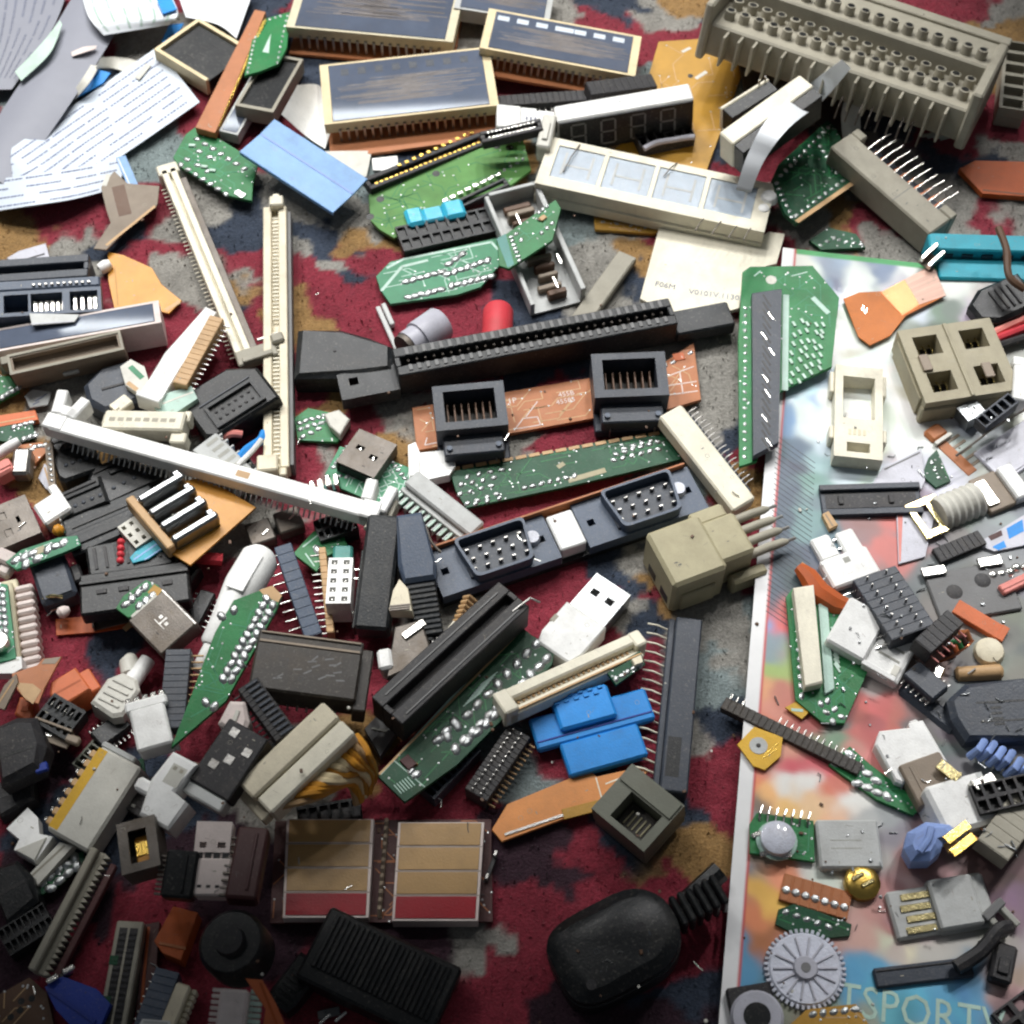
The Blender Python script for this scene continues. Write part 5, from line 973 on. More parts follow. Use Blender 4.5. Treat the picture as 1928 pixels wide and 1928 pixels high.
T = item('chip_body', 'dark grey chip with short legs below the white plug tip', 'chip', (1716, 1256, 1772, 1304), 40, 5); dip(T, 6, 'slate')
T = item('solder_lug_strip', 'bumpy bright white lug strip at right edge above coral bar', 'contact', (1868, 1084, 1940, 1058), 22, 5); T.many('lug', dome(2.2, 2.4, 9), 'nickel', [(T.L*(.1+.2*k), RND.uniform(-1, 1), 2) for k in range(5)], True); T.box('carrier', 0, T.L, -2, 2, 0, 2.2, 'midgrey', .3)
T = item('plastic_strip', 'coral pink flat bar at right edge under bumpy lug strip', 'bar', (1886, 1110, 1945, 1082), 20, 4); T.add('bar', [cbox(0, T.L, -T.W/2, T.W/2, 0, 4, .5), cbox(0, T.L, -T.W*.1, T.W*.1, 4, 4.4, .1)], 'pink')
T = item('plastic_block', 'charcoal block under the periwinkle coil at right edge', 'block', (1836, 1506, 1940, 1482), 56, 8); cells(T, 5, 2, 'charcoal', depth=.3, floor='jet')
T = plate('circuit_board', 'khaki board edge at bottom below the plastic gear', 'circuit board', [(1480, 1936), (1520, 1900), (1612, 1890), (1640, 1936)], 2, 'mustard'); dots(T, [((1530, 1910), (1610, 1900), 5)], 1.3, 1)
T = item('edge_connector', 'slate blue connector stub between phone jack and white clip', 'connector', (1846, 796, 1908, 748), 26, 7); cells(T, 5, 1, 'slate', depth=.4, floor='jet')
T = item('plastic_block', 'black square block at the bottom right corner', 'block', (1888, 1934, 1950, 1888), 66, 9); cells(T, 2, 2, 'charcoal', depth=.3, floor='jet')
T = item('pin_header', 'black pin row behind the dull grey metal plate', 'connector', (1764, 1046, 1850, 1010), 30, 8); header(T, 8, 'charcoal', 'nickel', 4, side=-1)
T = item('usb_socket', 'bright metal socket shell beside brown fin block at right', 'socket', (1812, 780, 1846, 762), 34, 8); socket(T, 'plugshell')
T = item('metal_clip', 'bright folded metal clip above the matt white cube plug', 'clip', (1836, 1476, 1880, 1452), 22, 5); T.add('leaf', [cbox(0, T.L, -T.W/2, T.W/2, 0, .8, .2), cbox(0, 1, -T.W/2, T.W/2, .8, 4, .2), cbox(T.L*.5, T.L*.7, -T.W*.3, T.W*.3, .8, 2, .2)], 'nickel')
# ================================================================ CENTRE
T = item('cable_plug', 'black wedge shaped cable plug left of the long black slot', 'plug', (556, 662, 742, 660), 90, 12)
L, W, H = T.L, T.W, T.H
T.add('grip', prism([(0, -W*.5), (L*.6, -W*.5), (L, -W*.36), (L, W*.1), (L*.72, W*.34), (L*.44, W*.5), (0, W*.5)], 0, H, 3), 'black'); T.add('parting_line', [cbox(1, L*.9, -W*.5-.1, -W*.42, H*.45, H*.5, 0)], 'charcoal'); T.many('dimple', dome(.8, .4), 'charcoal', [(L*.4, 0, H-.1)], True)
T = plate('circuit_board', 'brown phenolic board with white print under two black sockets', 'circuit board', [(776, 768), (1240, 690), (1306, 645), (1320, 752), (1260, 770), (1180, 776), (785, 848)], 1.8, 'brown', lift=2, maxslope=.1)
text(T, '11P', 948, 762, 4, 'pinkwhite', to=(985, 756)); text(T, '455B', 1052, 748, 3.4, 'pinkwhite', to=(1100, 740)); text(T, '45585', 1048, 762, 3.4, 'pinkwhite', to=(1100, 752))
T.add('silk_mark', [mark(T, a, b, .45, '') for a, b in (((970, 808), (1018, 800)), ((970, 808), (985, 788)), ((985, 788), (1012, 785)), ((1018, 800), (1012, 785)), ((990, 785), (1012, 756)), ((800, 838), (830, 832)), ((800, 838), (804, 824)), ((1258, 708), (1306, 690)), ((1258, 726), (1312, 718)), ((1258, 744), (1314, 736)), ((1280, 700), (1286, 742)))], 'pinkwhite', kind='stuff')
T.add('copper_pad', [cbox(*(lambda q: (q[0]-2.5, q[0]+2.5, q[1]-2, q[1]+2))(T.at(1278, 672)), 1.8, 2.2, .2)], 'orange'); dots(T, [((1252, 690), (1300, 664), 4)], 1.2, .8)
T = item('expansion_slot', 'long black expansion slot with ribbed contacts and end tabs', 'connector', (744, 682, 1268, 584), 52, 15, roll=0)
L, W, H = T.L, T.W, T.H
g = W*.16
T.add('housing', [cbox(0, L, -W/2, -g, 1, H, .5), cbox(0, L, g, W/2, 1, H, .5), cbox(0, 2.2, -g, g, 1, H-.1, .2), cbox(L-2.2, L, -g, g, 1, H-.1, .2), cbox(2, L-2, -g, g, 1.2, H-7, 0)], 'black')
n = 31; p = (L-7)/n
T.many('rib', cbox(-p*.22, p*.22, -g*.1, W*.24, -.2, .55, .1), 'midgrey', [(4+(k+.5)*p, g*1.2, H) for k in range(n)], False)
T.many('rib', cbox(-p*.22, p*.22, -W*.2, 0, -.2, .45, .1), 'midgrey', [(4+(k+.5)*p, -g*1.15, H) for k in range(n)], False)
T.many('contact', cbox(-.5, .5, -1.0, 1.0, -2, .2, .1), 'dullsteel', [(4+(k+.5)*p, s*g*.8, H-2.2) for k in range(n) for s in (-1, 1)], False, True)
T.add('mounting_ear', [holeplate(-25, 0, -W*.62, W*.3, 1, 8, [(-20.5, -16.5, -2.6, 1.4)])], 'black'); T.add('mounting_ear', [cbox(L, L+27, -W*.55, W*.35, 1, 8, .8)], 'black')
def din_socket(line, w, lab, **kw):
    T = item('round_socket', lab, 'socket', line, w, 17, **kw); L, W, H = T.L, T.W, T.H
    T.add('housing', [holeplate(L*.3, L, -W/2, W/2, 5, H, [(L*.42, L*.9, -W*.36, W*.36)]), cbox(0, L, -W/2, W/2, 0, 5, .5), cbox(0, L*.3, -W*.42, W*.42, 5, H*.7, .6)], 'slate'); T.box('cavity', L*.42+.05, L*.9-.05, -W*.36+.05, W*.36-.05, 5, 6, 'bronzeblack', 0)
    T.add('contact_row', [cbox(L*.5, L*.82, -W*.3+k*W*.1, -W*.3+k*W*.1+.7, 6, 11, .1) for k in range(7)], 'darkbrown'); T.many('rim_post', tube([(0, 0, 0), (0, 0, 1.2)], 1.2, 10), 'blueblack', [(L*.1, W*.34, H*.7), (L*.1, -W*.34, H*.7)], True); T.many('leg', cbox(-.5, .5, -.3, .3, -1, 5, .05), 'steel', [(-.3, W*.3, 2), (-.3, -W*.3, 2)], False); return T
din_socket((894, 842, 880, 722), 136, 'black round corner socket on brown board, left one')
din_socket((1194, 782, 1182, 664), 140, 'black round corner socket on brown board, right one near orange pad')
T = plate('circuit_board', 'long dark green board with pale torn edge and solder rows', 'circuit board', [(846, 884), (1010, 856), (1090, 838), (1252, 812), (1276, 822), (1282, 864), (1180, 890), (1060, 918), (878, 956), (858, 924)], 1.6, 'deepgreen', lift=6, axis=(400, -80))
dots(T, [((868, 912), (930, 900), 4), ((866, 930), (925, 915), 4), ((880, 948), (935, 930), 4), ((1160, 855), (1238, 832), 6), ((1156, 866), (1240, 846), 6), ((988, 918), (1082, 896), 7), ((880, 898), (945, 884), 4), ((1176, 845), (1225, 830), 4), ((895, 948), (940, 938), 3)], 1.25, 1.0)
T.add('torn_edge', [mark(T, (846+k*25, 885-k*4.4), (866+k*25, 881-k*4.4), 1.6, '', h=.3) for k in range(16)], 'tan'); T.add('flux_stain', [mark(T, (1050, 880), (1062, 872), 2, ''), mark(T, (1070, 905), (1140, 885), 2.4, '')], 'khaki')
T = item('plastic_strip', 'long beige plastic strip leaning over green board with fine pins', 'connector', (1262, 772, 1402, 950), 48, 8, lift=2)
L, W, H = T.L, T.W, T.H
T.add('strip', [cbox(0, L, -W/2, W/2, 0, H, .8)], 'cream'); T.many('pin', tube([(0, 0, 0), (-.6, 3.5, 1.0), (-.8, 6.5, .3)], .3, 6), 'steel', [(L*.08+k*L*.045, W/2-.2, H*.5) for k in range(18)], True); T.box('backing', L*.05, L*.9, W/2, W/2+3, .5, H*.4, 'slate', .3)
# VGA bracket pair
def dring(x0, x1, hw, z0, z1, t=1.1):
    """thin walled D-shaped collar with rounded corners"""
    def outline(e):
        pts = []; cs = [(x0+e+3.0, -hw+e), (x1-e-3.0, -hw+e), (x1-e, hw-e), (x0+e, hw-e)]; n = len(cs)
        for i in range(n):
            p, q, r_ = Vector(cs[i-1]), Vector(cs[i]), Vector(cs[(i+1) % n]); a = q+(p-q).normalized()*2.6; b = q+(r_-q).normalized()*2.6
            for k in range(5): u_ = k/4; pts.append(tuple(a*(1-u_)**2+q*2*u_*(1-u_)+b*u_*u_))
        return pts
    o, i_ = outline(0), outline(t); n = len(o); v = [(x, y, z) for z in (z0, z1) for x, y in o]+[(x, y, z) for z in (z0, z1) for x, y in i_]; f = []
    for k in range(n):
        e = (k+1) % n; f += [(k, e, n+e, n+k), (n+k, n+e, 3*n+e, 3*n+k), (2*n+e, 2*n+k, 3*n+k, 3*n+e)]
    return v, f
T = item('port_bracket', 'blue black port bracket with two pin ports and white block', 'connector', (816, 1070, 1326, 900), 96, 14)
L, W, H = T.L, T.W, T.H
for x0, x1 in ((0, L*.43), (L*.535, L*.98)):
    a, b = x0+(x1-x0)*.26, x0+(x1-x0)*.8
    T.add('port_shell', [holeplate(x0, x1, -W*.46, W*.46, 3, H*.62, [(x0+3.2, x0+6.2, -1.5, 1.5), (x1-6.2, x1-3.2, -1.5, 1.5)]), dring(a-1.5, b+1.5, W*.42, H*.62, H)], 'blueblack')
    T.box('port_floor', a+.1, b-.1, -W*.3, W*.3, H*.62, H*.7, 'slate', .1)
    T.many('contact', cbox(-.9, .9, -.45, .45, 0, 2.0, .2), 'steel', [(a+2.5+k*(b-a-5)/4+(r % 2)*1.1, (r-1)*W*.19, H*.7) for k in range(5) for r in range(3)], False)
    T.many('screw_boss', tube([(0, 0, 0), (0, 0, 2.4)], [3.4, 2.8], 14), 'clear', [(x1-(x1-x0)*.2+2, W*.05, H*.62)], True)
    T.many('hex_hole', tube([(0, 0, 0), (0, 0, .2)], 1.6, 12), 'jet', [(x0+4.7, 0, 3.0), (x1-4.7, 0, 3.0)], True)
T.box('spacer', L*.435, L*.53, -W*.36, W*.36, 0, H*.7, 'white', .6); T.add('board_edge', cbox(L*.02, L*.97, W*.46, W*.5, 1, H*.8, .1), 'brown'); T.box('base', 0, L*.98, -W*.46, W*.46, 0, 3, 'jet', .3)
# wedge group left of it
T = plate('circuit_board', 'small green board with pale solder rows beside vertical slot', 'circuit board', [(555, 786), (580, 768), (640, 780), (660, 800), (635, 832), (560, 828)], 1.6, 'green')
dots(T, [((564, 796), (612, 782), 5), ((566, 808), (618, 792), 5), ((570, 822), (600, 808), 3)], 1.3, 1); T.add('connector_body', prism([T.at(*p) for p in ((612, 790), (640, 782), (660, 800), (642, 830), (622, 812))], 1.6, 6, .6), 'dirtywhite')
T = plate('circuit_board', 'green teal board under the dark usb shell and white comb', 'circuit board', [(612, 892), (640, 840), (740, 868), (770, 880), (800, 930), (740, 960), (690, 940), (625, 912)], 1.6, 'jade')
dots(T, [((628, 880), (655, 842), 6), ((738, 870), (762, 900), 5), ((640, 896), (680, 900), 4)], 1.1, .9)
T = item('usb_plug', 'dark dull metal usb shell with two slits beside solder board', 'usb plug', (668, 884, 712, 822), 76, 7)
L, W, H = T.L, T.W, T.H
T.add('shell', [holeplate(0, L, -W/2, W/2, H-.5, H, [(L*.4, L*.52, -W*.3, -W*.1), (L*.5, L*.62, W*.1, W*.3)]), cbox(0, L, -W/2, -W/2+.5, 0, H-.5, 0), cbox(0, L, W/2-.5, W/2, 0, H-.5, 0), cbox(0, L, -W/2, W/2, 0, .5, 0)], 'dullsteel'); T.box('tongue', 0, L*.9, -W*.42, W*.42, .6, H-1.6, 'jet', .2); T.many('slit_glint', cbox(-1.4, 1.4, -.4, .4, 0, .4, .1), 'nickel', [(L*.46, -W*.2, H-1.2), (L*.56, W*.2, H-1.2)], False)
T = plate('plastic_clip', 'bright white plastic latch with square notch beside brown board', 'plastic part', [(768, 838), (782, 832), (790, 852), (850, 846), (858, 876), (846, 894), (800, 904), (770, 900)], 5, 'white', part='latch', lift=3)
T.add('step', prism([T.at(*p) for p in ((772, 870), (790, 866), (790, 898), (772, 898))], 5, 6, .3), 'white')
T = item('wafer_connector', 'pale white comb connector with many tin leads below white latch', 'connector', (762, 906, 888, 1006), 66, 9)
L, W, H = T.L, T.W, T.H
T.add('housing', [cbox(0, L, -W*.05, W/2, 0, H, .8), cbox(0, L, -W*.2, -W*.05, 0, H*.7, .3)], 'palegrey')
T.many('lead', cbox(-.55, .55, -W*.34, 0, 0, .8, .15), 'silk', [((k+.5)*L/12, -W*.16, H*.5) for k in range(12)], False); T.many('wall', cbox(-.3, .3, -W*.36, 0, 0, H*.5, .1), 'palegrey', [(k*L/12+.3, -W*.14, 0) for k in range(13)], False)
# ================================================================ lower layer of the heap, left half
T = item('metal_bracket', 'dull steel bracket low beneath the teal film, left side', 'bracket', (168, 1156, 250, 1136), 42, 6); T.add('plate', [cbox(0, T.L, -T.W/2, T.W/2, 0, 1.2, .2), cbox(0, T.L, T.W/2-1, T.W/2, 1.2, 6, .2), cbox(0, 1, -T.W/2, T.W/2-1, 1.2, 4, .2)], 'dullsteel')
T = item('cable_plug', 'jet black cable end beside the bright red wire', 'plug', (316, 1112, 362, 1058), 46, 8); L, W, H = T.L, T.W, T.H; T.add('grip', prism([(0, -W*.3), (L*.4, -W/2), (L, -W*.4), (L, W*.4), (L*.4, W/2), (0, W*.3)], 0, H, 1.6), 'jet'); T.many('rib', cbox(-.5, .5, -W*.3, W*.3, 0, .7, .2), 'charcoal', [(L*.15+k*2, 0, H) for k in range(4)], False)
T = item('metal_clip', 'taupe metal clip pair right of the amber flex board', 'clip', (466, 1008, 572, 972), 52, 6); L, W, H = T.L, T.W, T.H; T.many('clip_plate', cbox(0, L*.44, -W*.4, W*.4, 0, H, .6), 'dullsteel', [(0, 0, 0), (L*.52, 1, 0)], False); T.many('glint_pad', cbox(-1.6, 1.6, -.5, .5, 0, .4, .1), 'nickel', [(L*.3, -W*.1, H, .5), (L*.8, W*.1, H, .5)], False)
T = plate('plastic_plate', 'grey plastic scrap between ivory connector and green card', 'plastic part', [(686, 1372), (718, 1338), (748, 1376), (716, 1424)], 4, 'midgrey', part='panel'); T.add('rib', mark(T, (700, 1372), (730, 1378), .8, '', h=.5), 'grey')
T = item('terminal_block', 'murky green clip strip above the yellow striped connector', 'connector', (148, 1446, 208, 1376), 30, 7); cells(T, 7, 1, 'murky', depth=.4, floor='jet')
T = item('plastic_block', 'charcoal lump at left edge above the white angular clip', 'block', (-12, 1506, 64, 1474), 66, 8); L, W, H = T.L, T.W, T.H; T.add('block', prism([(0, -W/2), (L*.9, -W*.4), (L, W*.2), (L*.7, W/2), (0, W*.4)], 0, H, 1.4), 'charcoal'); T.add('groove', cbox(2, L*.8, -.5, .5, H, H+.1, 0), 'jet')
T = item('edge_connector', 'jet strip at left edge under the dark green solder board', 'connector', (6, 1776, 92, 1722), 54, 8); cells(T, 8, 2, 'jet', depth=.3, floor='charcoal')
T = item('cable_plug', 'dark plug block right of the round black jack body', 'plug', (520, 1892, 588, 1806), 56, 9); L, W, H = T.L, T.W, T.H; T.add('grip', prism([(0, -W*.4), (L*.2, -W/2), (L, -W/2), (L, W/2), (L*.2, W/2), (0, W*.4)], 0, H, 1.6), 'jet'); T.many('rib', cbox(-.5, .5, -W*.3, W*.3, 0, .6, .2), 'jet', [(L*.15+k*2.2, 0, H) for k in range(5)], False)
T = item('coil_core', 'row of tan spring coils by the port bracket lower edge', 'coil', (858, 1178, 886, 1114), 26, 6); T.many('turn', tube([(0, -2.4, 1), (0, 0, 4.6), (0, 2.4, 1)], .9, 7), 'tan', [(1+k*2.1, 0, 0) for k in range(int(T.L/2.1))], True)
T = item('pin_header', 'dark pin strip in the gap under white memory slot left half', 'connector', (210, 900, 300, 846), 34, 7); header(T, 9, 'jet', 'steel', 3, side=-1)
T = item('chip_body', 'black chip with legs beneath the white knobbly plug', 'chip', (180, 1392, 236, 1352), 36, 5); dip(T, 7, 'jet')
T = item('chip_body', 'black chip lying between red carpet and dull usb shell', 'chip', (360, 1172, 392, 1112), 30, 5); dip(T, 6, 'jet')
T = item('data_connector', 'black connector stub between amber flex and black cover', 'connector', (596, 1000, 668, 976), 40, 8); cells(T, 6, 2, 'black', depth=.3, floor='jet')
T = item('wafer_connector', 'pale socket piece peeping from under the ribbed black plug', 'connector', (836, 1218, 868, 1178), 34, 7); cells(T, 3, 1, 'cream', depth=.4, floor='greybeige')
T = item('edge_connector', 'black slot stub behind the silver shield cage right end', 'connector', (386, 905, 470, 862), 40, 8); cells(T, 8, 1, 'black', depth=.3, floor='jet')
T = item('plastic_block', 'black block low between segment displays and amber wires', 'block', (560, 1540, 680, 1520), 40, 6); cells(T, 6, 1, 'jet', depth=.3, floor='charcoal')
T = item('pin_header', 'dark pin strip under the white plug cluster', 'connector', (250, 1530, 300, 1470), 36, 7); header(T, 6, 'charcoal', 'nickel', 4, side=1)
T = item('plastic_tab', 'pale grey tab by the orange plastic block', 'plastic part', (130, 1322, 152, 1342), 22, 4); T.add('tab', [cbox(0, T.L, -T.W/2, T.W/2, 0, 4, .6), cbox(0, T.L*.3, -T.W*.3, T.W*.3, 4, 4.6, .2)], 'greybeige')
# ================================================================ LEFT MIDDLE
T = plate('flex_cable', 'brown copper flex sheet folded below the printed white cable', 'cable end', [(190, 352), (215, 322), (240, 345), (300, 350), (296, 385), (240, 430), (200, 470), (176, 468), (208, 420), (200, 395)], .8, 'taupe', part='film', lift=5, maxslope=.3)
T.add('pale_contact', mark(T, (196, 350), (204, 328), 2.4, ''), 'dirtywhite'); T.add('copper_edge', mark(T, (200, 462), (292, 388), 1.4, ''), 'tan'); T.add('stain', mark(T, (222, 350), (236, 405), 6, '', h=.06), 'darkbrown')
T = plate('plastic_plate', 'pale grey plate with dark slit behind black slot at left edge', 'plastic part', [(12, 486), (36, 472), (86, 458), (95, 492), (40, 500)], 2.5, 'lilac', part='panel'); T.add('slit', mark(T, (50, 488), (84, 478), .9, ''), 'charcoal')
T = plate('flex_cable', 'amber flex sheet with torn curled end under left edge display', 'cable end', [(203, 474), (232, 480), (286, 504), (304, 535), (342, 566), (318, 590), (296, 584), (216, 584), (204, 530)], .8, 'amber', part='film', lift=2); T.add('fold_line', mark(T, (216, 500), (222, 575), .5, ''), 'mustard'); T.add('torn_tip', mark(T, (312, 584), (338, 568), 2, ''), 'tan')
T = item('wire_stub', 'small white plug bit beside top of amber flex', 'plastic part', (184, 500, 204, 488), 22, 6); T.add('stub', tube([(0, 0, 3), (T.L*.6, 0, 3), (T.L, 0, 3)], [2.6, 3, 2], 10), 'white', True)
T = item('edge_connector', 'dark ridged slot at left edge above silver pinned block', 'connector', (-40, 512, 166, 498), 42, 14)
slot(T, 30, 'slate', None, groove=.3, depth=6, pins=False, h0=0)
T = item('data_connector', 'black connector block with silver contacts at left edge', 'connector', (-40, 566, 190, 552), 66, 12)
L, W, H = T.L, T.W, T.H
T.add('housing', [holeplate(0, L, -W/2, W*.2, 3, H, [(L*.2, L*.4, -W*.4, W*.1), (L*.42, L*.68, -W*.4, W*.1), (L*.74, L*.97, -W*.42, W*.1)]), cbox(0, L, -W/2, W*.2, 0, 3, .3), cbox(0, L, W*.2, W/2, 0, H*1.05, .8)], 'blueblack')
T.many('contact', cbox(-.9, .9, -W*.2, W*.22, 0, 6.5, .3), 'nickel', [(L*x, -W*.15, 3) for x in (.78, .84, .9, .945)]+[(L*.45+k*2.4, -W*.18, 2) for k in range(6)], False); T.many('pin', cbox(-.7, .7, -.6, .6, 0, 1, .2), 'steel', [(L*.45+k*2.6, W*.3, H*1.05) for k in range(10)], False)
frame_display('slate display bar with tube reflection at left edge over amber flex', (-14, 642, 301, 586), 42, 15, 'pinkwhite', n=0, board=False, gap=0.5, m0=.02, grid=False, roll=-4.8)
T = plate('film_strip', 'clear film flap lying on the left edge slate display', 'strip', [(55, 590), (150, 592), (140, 606), (60, 612)], .6, 'palegrey', part='film'); T.add('edge', mark(T, (58, 610), (138, 605), .4, ''), 'lilac')
T = item('tray_connector', 'taupe tray connector with long recess below slate display bar', 'connector', (16, 688, 230, 640), 38, 16, roll=14)
L, W, H = T.L, T.W, T.H
T.add('housing', [holeplate(0, L, -W/2, W/2, H-4, H, [(2, L-2, -W*.3, W*.3)]), cbox(0, L, -W/2, W/2, 0, H-4, .4)], 'taupe'); T.add('rim', [holeplate(0, L, -W/2, W/2, H, H+.5, [(1.1, L-1.1, -W*.38, W*.38)])], 'greybeige'); T.add('lug', cbox(L*.42, L*.56, -W/2-1.2, -W/2+.05, H*.35, H*.5, .3), 'palegrey'); T.add('latch', cbox(-3, 1, W*.1, W*.5, H*.5, H, .4), 'greybeige')
T = plate('circuit_board', 'bright green board corner with solder at left edge', 'circuit board', [(-15, 705), (18, 708), (36, 735), (-15, 762)], 1.8, 'green', lift=3); dots(T, [((4, 748), (34, 730), 4)], 1.5, 1.2)
T = item('cable_plug', 'black plug under the taupe tray and left of white strip', 'plug', (160, 740, 262, 712), 84, 10)
L, W, H = T.L, T.W, T.H
T.add('grip', prism([(0, -W*.2), (L*.25, -W/2), (L, -W*.45), (L, W/2), (L*.4, W/2), (0, W*.2)], 0, H, 2.4), 'slate'); T.add('ridge', [cbox(L*.3, L*.9, -W*.05, W*.0, H, H+.4, .1)], 'charcoal')
T = plate('circuit_board', 'chalky white board fragment behind the long white strip', 'circuit board', [(226, 690), (246, 676), (272, 690), (284, 730), (262, 742), (236, 725)], 3, 'dirtywhite', lift=2); T.add('stain', mark(T, (245, 690), (268, 712), 2.4, ''), 'jade'); T.add('stain', mark(T, (240, 720), (258, 734), 2, ''), 'tan')
# memory slots
T = item('memory_slot', 'cream memory slot with steel side strip leaning toward vertical slot', 'memory slot', (316, 318, 462, 672), 30, 9, sink=.3)
slot(T, 46, 'cream', None, groove=.16, depth=3, pm='steel', pins=True, h0=2); L, W, H = T.L, T.W, T.H
T.many('solder_tail', cbox(-.3, .3, -2.4, 0, 0, .5, .1), 'cream', [(6+k*(L-10)/44, -W/2, 2.5) for k in range(44)], False)
T.add('metal_strip', cbox(L*.06, L*.98, W/2+.1, W/2+3.0, 0, H*.9, .2), 'dullsteel'); T.add('end_block', [cbox(-4, 3, -W*.7, W*.7, 0, H, .6), cbox(-7, -3, -W*.2, W*.3, 0, H*.6, .5)], 'cream')
T = plate('circuit_board', 'green board corner with solder joints left of pale blue cable end', 'circuit board', [(350, 252), (372, 236), (486, 306), (476, 345), (474, 378), (430, 368), (336, 312), (326, 296)], 1.6, 'green', lift=8)
dots(T, [((372, 262), (460, 318), 7), ((352, 300), (392, 322), 3), ((340, 310), (425, 365), 7), ((375, 285), (395, 296), 2)], 1.5, 1.2); T.add('pad', [cbox(*(lambda q: (q[0]-2.6, q[0]+2.6, q[1]-1.6, q[1]+1.6))(T.at(452, 366)), 1.6, 2.1, .2)], 'solder')
T.many('component', cbox(-1.6, 1.6, -.8, .8, 0, .9, .2), 'silk', [(*T.at(385, 315), 1.6, .5), (*T.at(362, 275), 1.6, .6), (*T.at(400, 322), 1.6, .5)], False)
T = item('memory_slot', 'upright ivory memory slot with comb grooves, standing vertical in picture', 'memory slot', (520, 880, 517, 388), 46, 10, sink=.4)
slot(T, 60, 'ivory', None, groove=.3, depth=3, pins=True, h0=2); L, W, H = T.L, T.W, T.H
T.many('groove_tooth', cbox(-.45, .45, -W*.13, W*.13, 0, .45, .1), 'cream', [(5+k*(L-10)/62, -W*.02, H-1.1) for k in range(62) if not 30 < k < 34], False)
T.add('latch', [cbox(L-2, L+4, -W*.4, W*.2, 0, H+3, .6), cbox(L+4, L+8, -W*.2, W*.1, 0, H, .5)], 'cream'); T.add('latch', [cbox(-3, 5, -W*.1, W*.72, 1, H+3, .7), cbox(-4, 0, -W*.4, -W*.1, 0, H, .5)], 'ivory'); T.add('side_rail', cbox(2, L-2, -W/2-1.8, -W/2-.1, 0, H*.8, .2), 'midgrey')
T = item('slot_latch', 'loose cream latch lever bridging the two cream memory slots', 'latch', (442, 668, 536, 638), 36, 6)
L, W, H = T.L, T.W, T.H
T.add('lever', [cbox(0, L*.8, -W/2, W*.3, 0, H*.7, .6), cbox(L*.1, L*.7, -W/2, -W*.25, H*.7, H, .4), cbox(L*.75, L, W*.0, W/2, 0, H, .8)], 'greybeige'); T.add('steel_edge', cbox(L*.5, L*.95, W*.5, W*.6, H*.5, H*.7, .1), 'steel')
T = item('cable_plug', 'black video plug with two pin rows behind upright memory slot', 'plug', (362, 790, 496, 706), 100, 12)
L, W, H = T.L, T.W, T.H
T.add('grip', [prism([(0, -W*.4), (L*.1, -W/2), (L, -W/2), (L, W*.2), (L*.7, W/2), (0, W/2)], 0, H, 1.6)], 'jet'); T.add('port_rim', [holeplate(L*.18, L*.85, -W*.42, W*.05, H, H+1.6, [(L*.22, L*.81, -W*.36, -W*.01)])], 'black'); T.many('contact', dome(.8, .6), 'charcoal', [(L*.28+k*L*.09, -W*.26+r*W*.14, H) for k in range(6) for r in range(2)], True); T.add('bright_ridge', cbox(L*.15, L*.85, W*.1, W*.13, H, H+.5, .1), 'slate')
T = item('plastic_latch', 'long white tapered plastic lever with scribbled lower half', 'plastic part', (276, 744, 396, 574), 46, 9, lift=4)
L, W, H = T.L, T.W, T.H
T.add('lever', [prism([(0, -W*.5), (L*.34, -W*.42), (L*.98, -W*.3), (L, W*.2), (L*.6, W*.42), (L*.45, W*.5), (0, W*.34)], 0, H*.8, .8), cbox(-1.5, 1, -W*.55, W*.4, 0, H, .4)], 'white'); T.add('scribble', [cbox(L*.1+k*2.2, L*.1+k*2.2+1, -W*.2+(k % 3)*2, -W*.1+(k % 3)*2, H*.8, H*.8+.05, 0) for k in range(5)], 'pinkwhite', kind='stuff')
T = item('pin_header', 'brown pin strip with curled pins along white tapered lever', 'connector', (338, 722, 408, 596), 26, 7)
header(T, 14, 'tan', 'steel', 3.2, side=-1)
T = plate('plastic_plate', 'pale green white flat clip below white tapered lever', 'plastic part', [(284, 758), (300, 744), (360, 726), (372, 750), (330, 778), (296, 776)], 3, 'mint', part='panel'); T.add('rib', mark(T, (296, 764), (364, 738), .9, ''), 'dirtywhite')
T = item('plastic_tab', 'little cream tab behind the white pin connector', 'plastic part', (212, 770, 242, 748), 22, 5); T.add('tab', [cbox(0, T.L, -T.W/2, T.W/2, 0, 5, .5), cbox(0, T.L*.3, -T.W*.3, T.W*.3, 5, 5.6, .2)], 'cream')
T = item('wafer_connector', 'white eight way connector with notched ends above white memory slot', 'connector', (188, 790, 350, 794), 40, 9, lift=2)
L, W, H = T.L, T.W, T.H
T.add('housing', [cbox(L*.03, L*.97, -W*.4, W/2, 0, H, .8), cbox(0, L*.1, -W*.1, W*.45, 0, H*.8, .6), cbox(L*.08, L*.3, -W*.8, -W*.38, 0, H*.8, .6), cbox(L*.84, L*1.02, -W*.85, -W*.38, 0, H*.8, .6), cbox(L*.92, L, W*.2, W*.7, 0, H*.7, .5)], 'cream')
T.many('contact_hole', cbox(-1.3, 1.3, -.9, .9, 0, .08, 0), 'greybeige', [(L*.14+k*L*.1, W*.05, H) for k in range(8)], False)
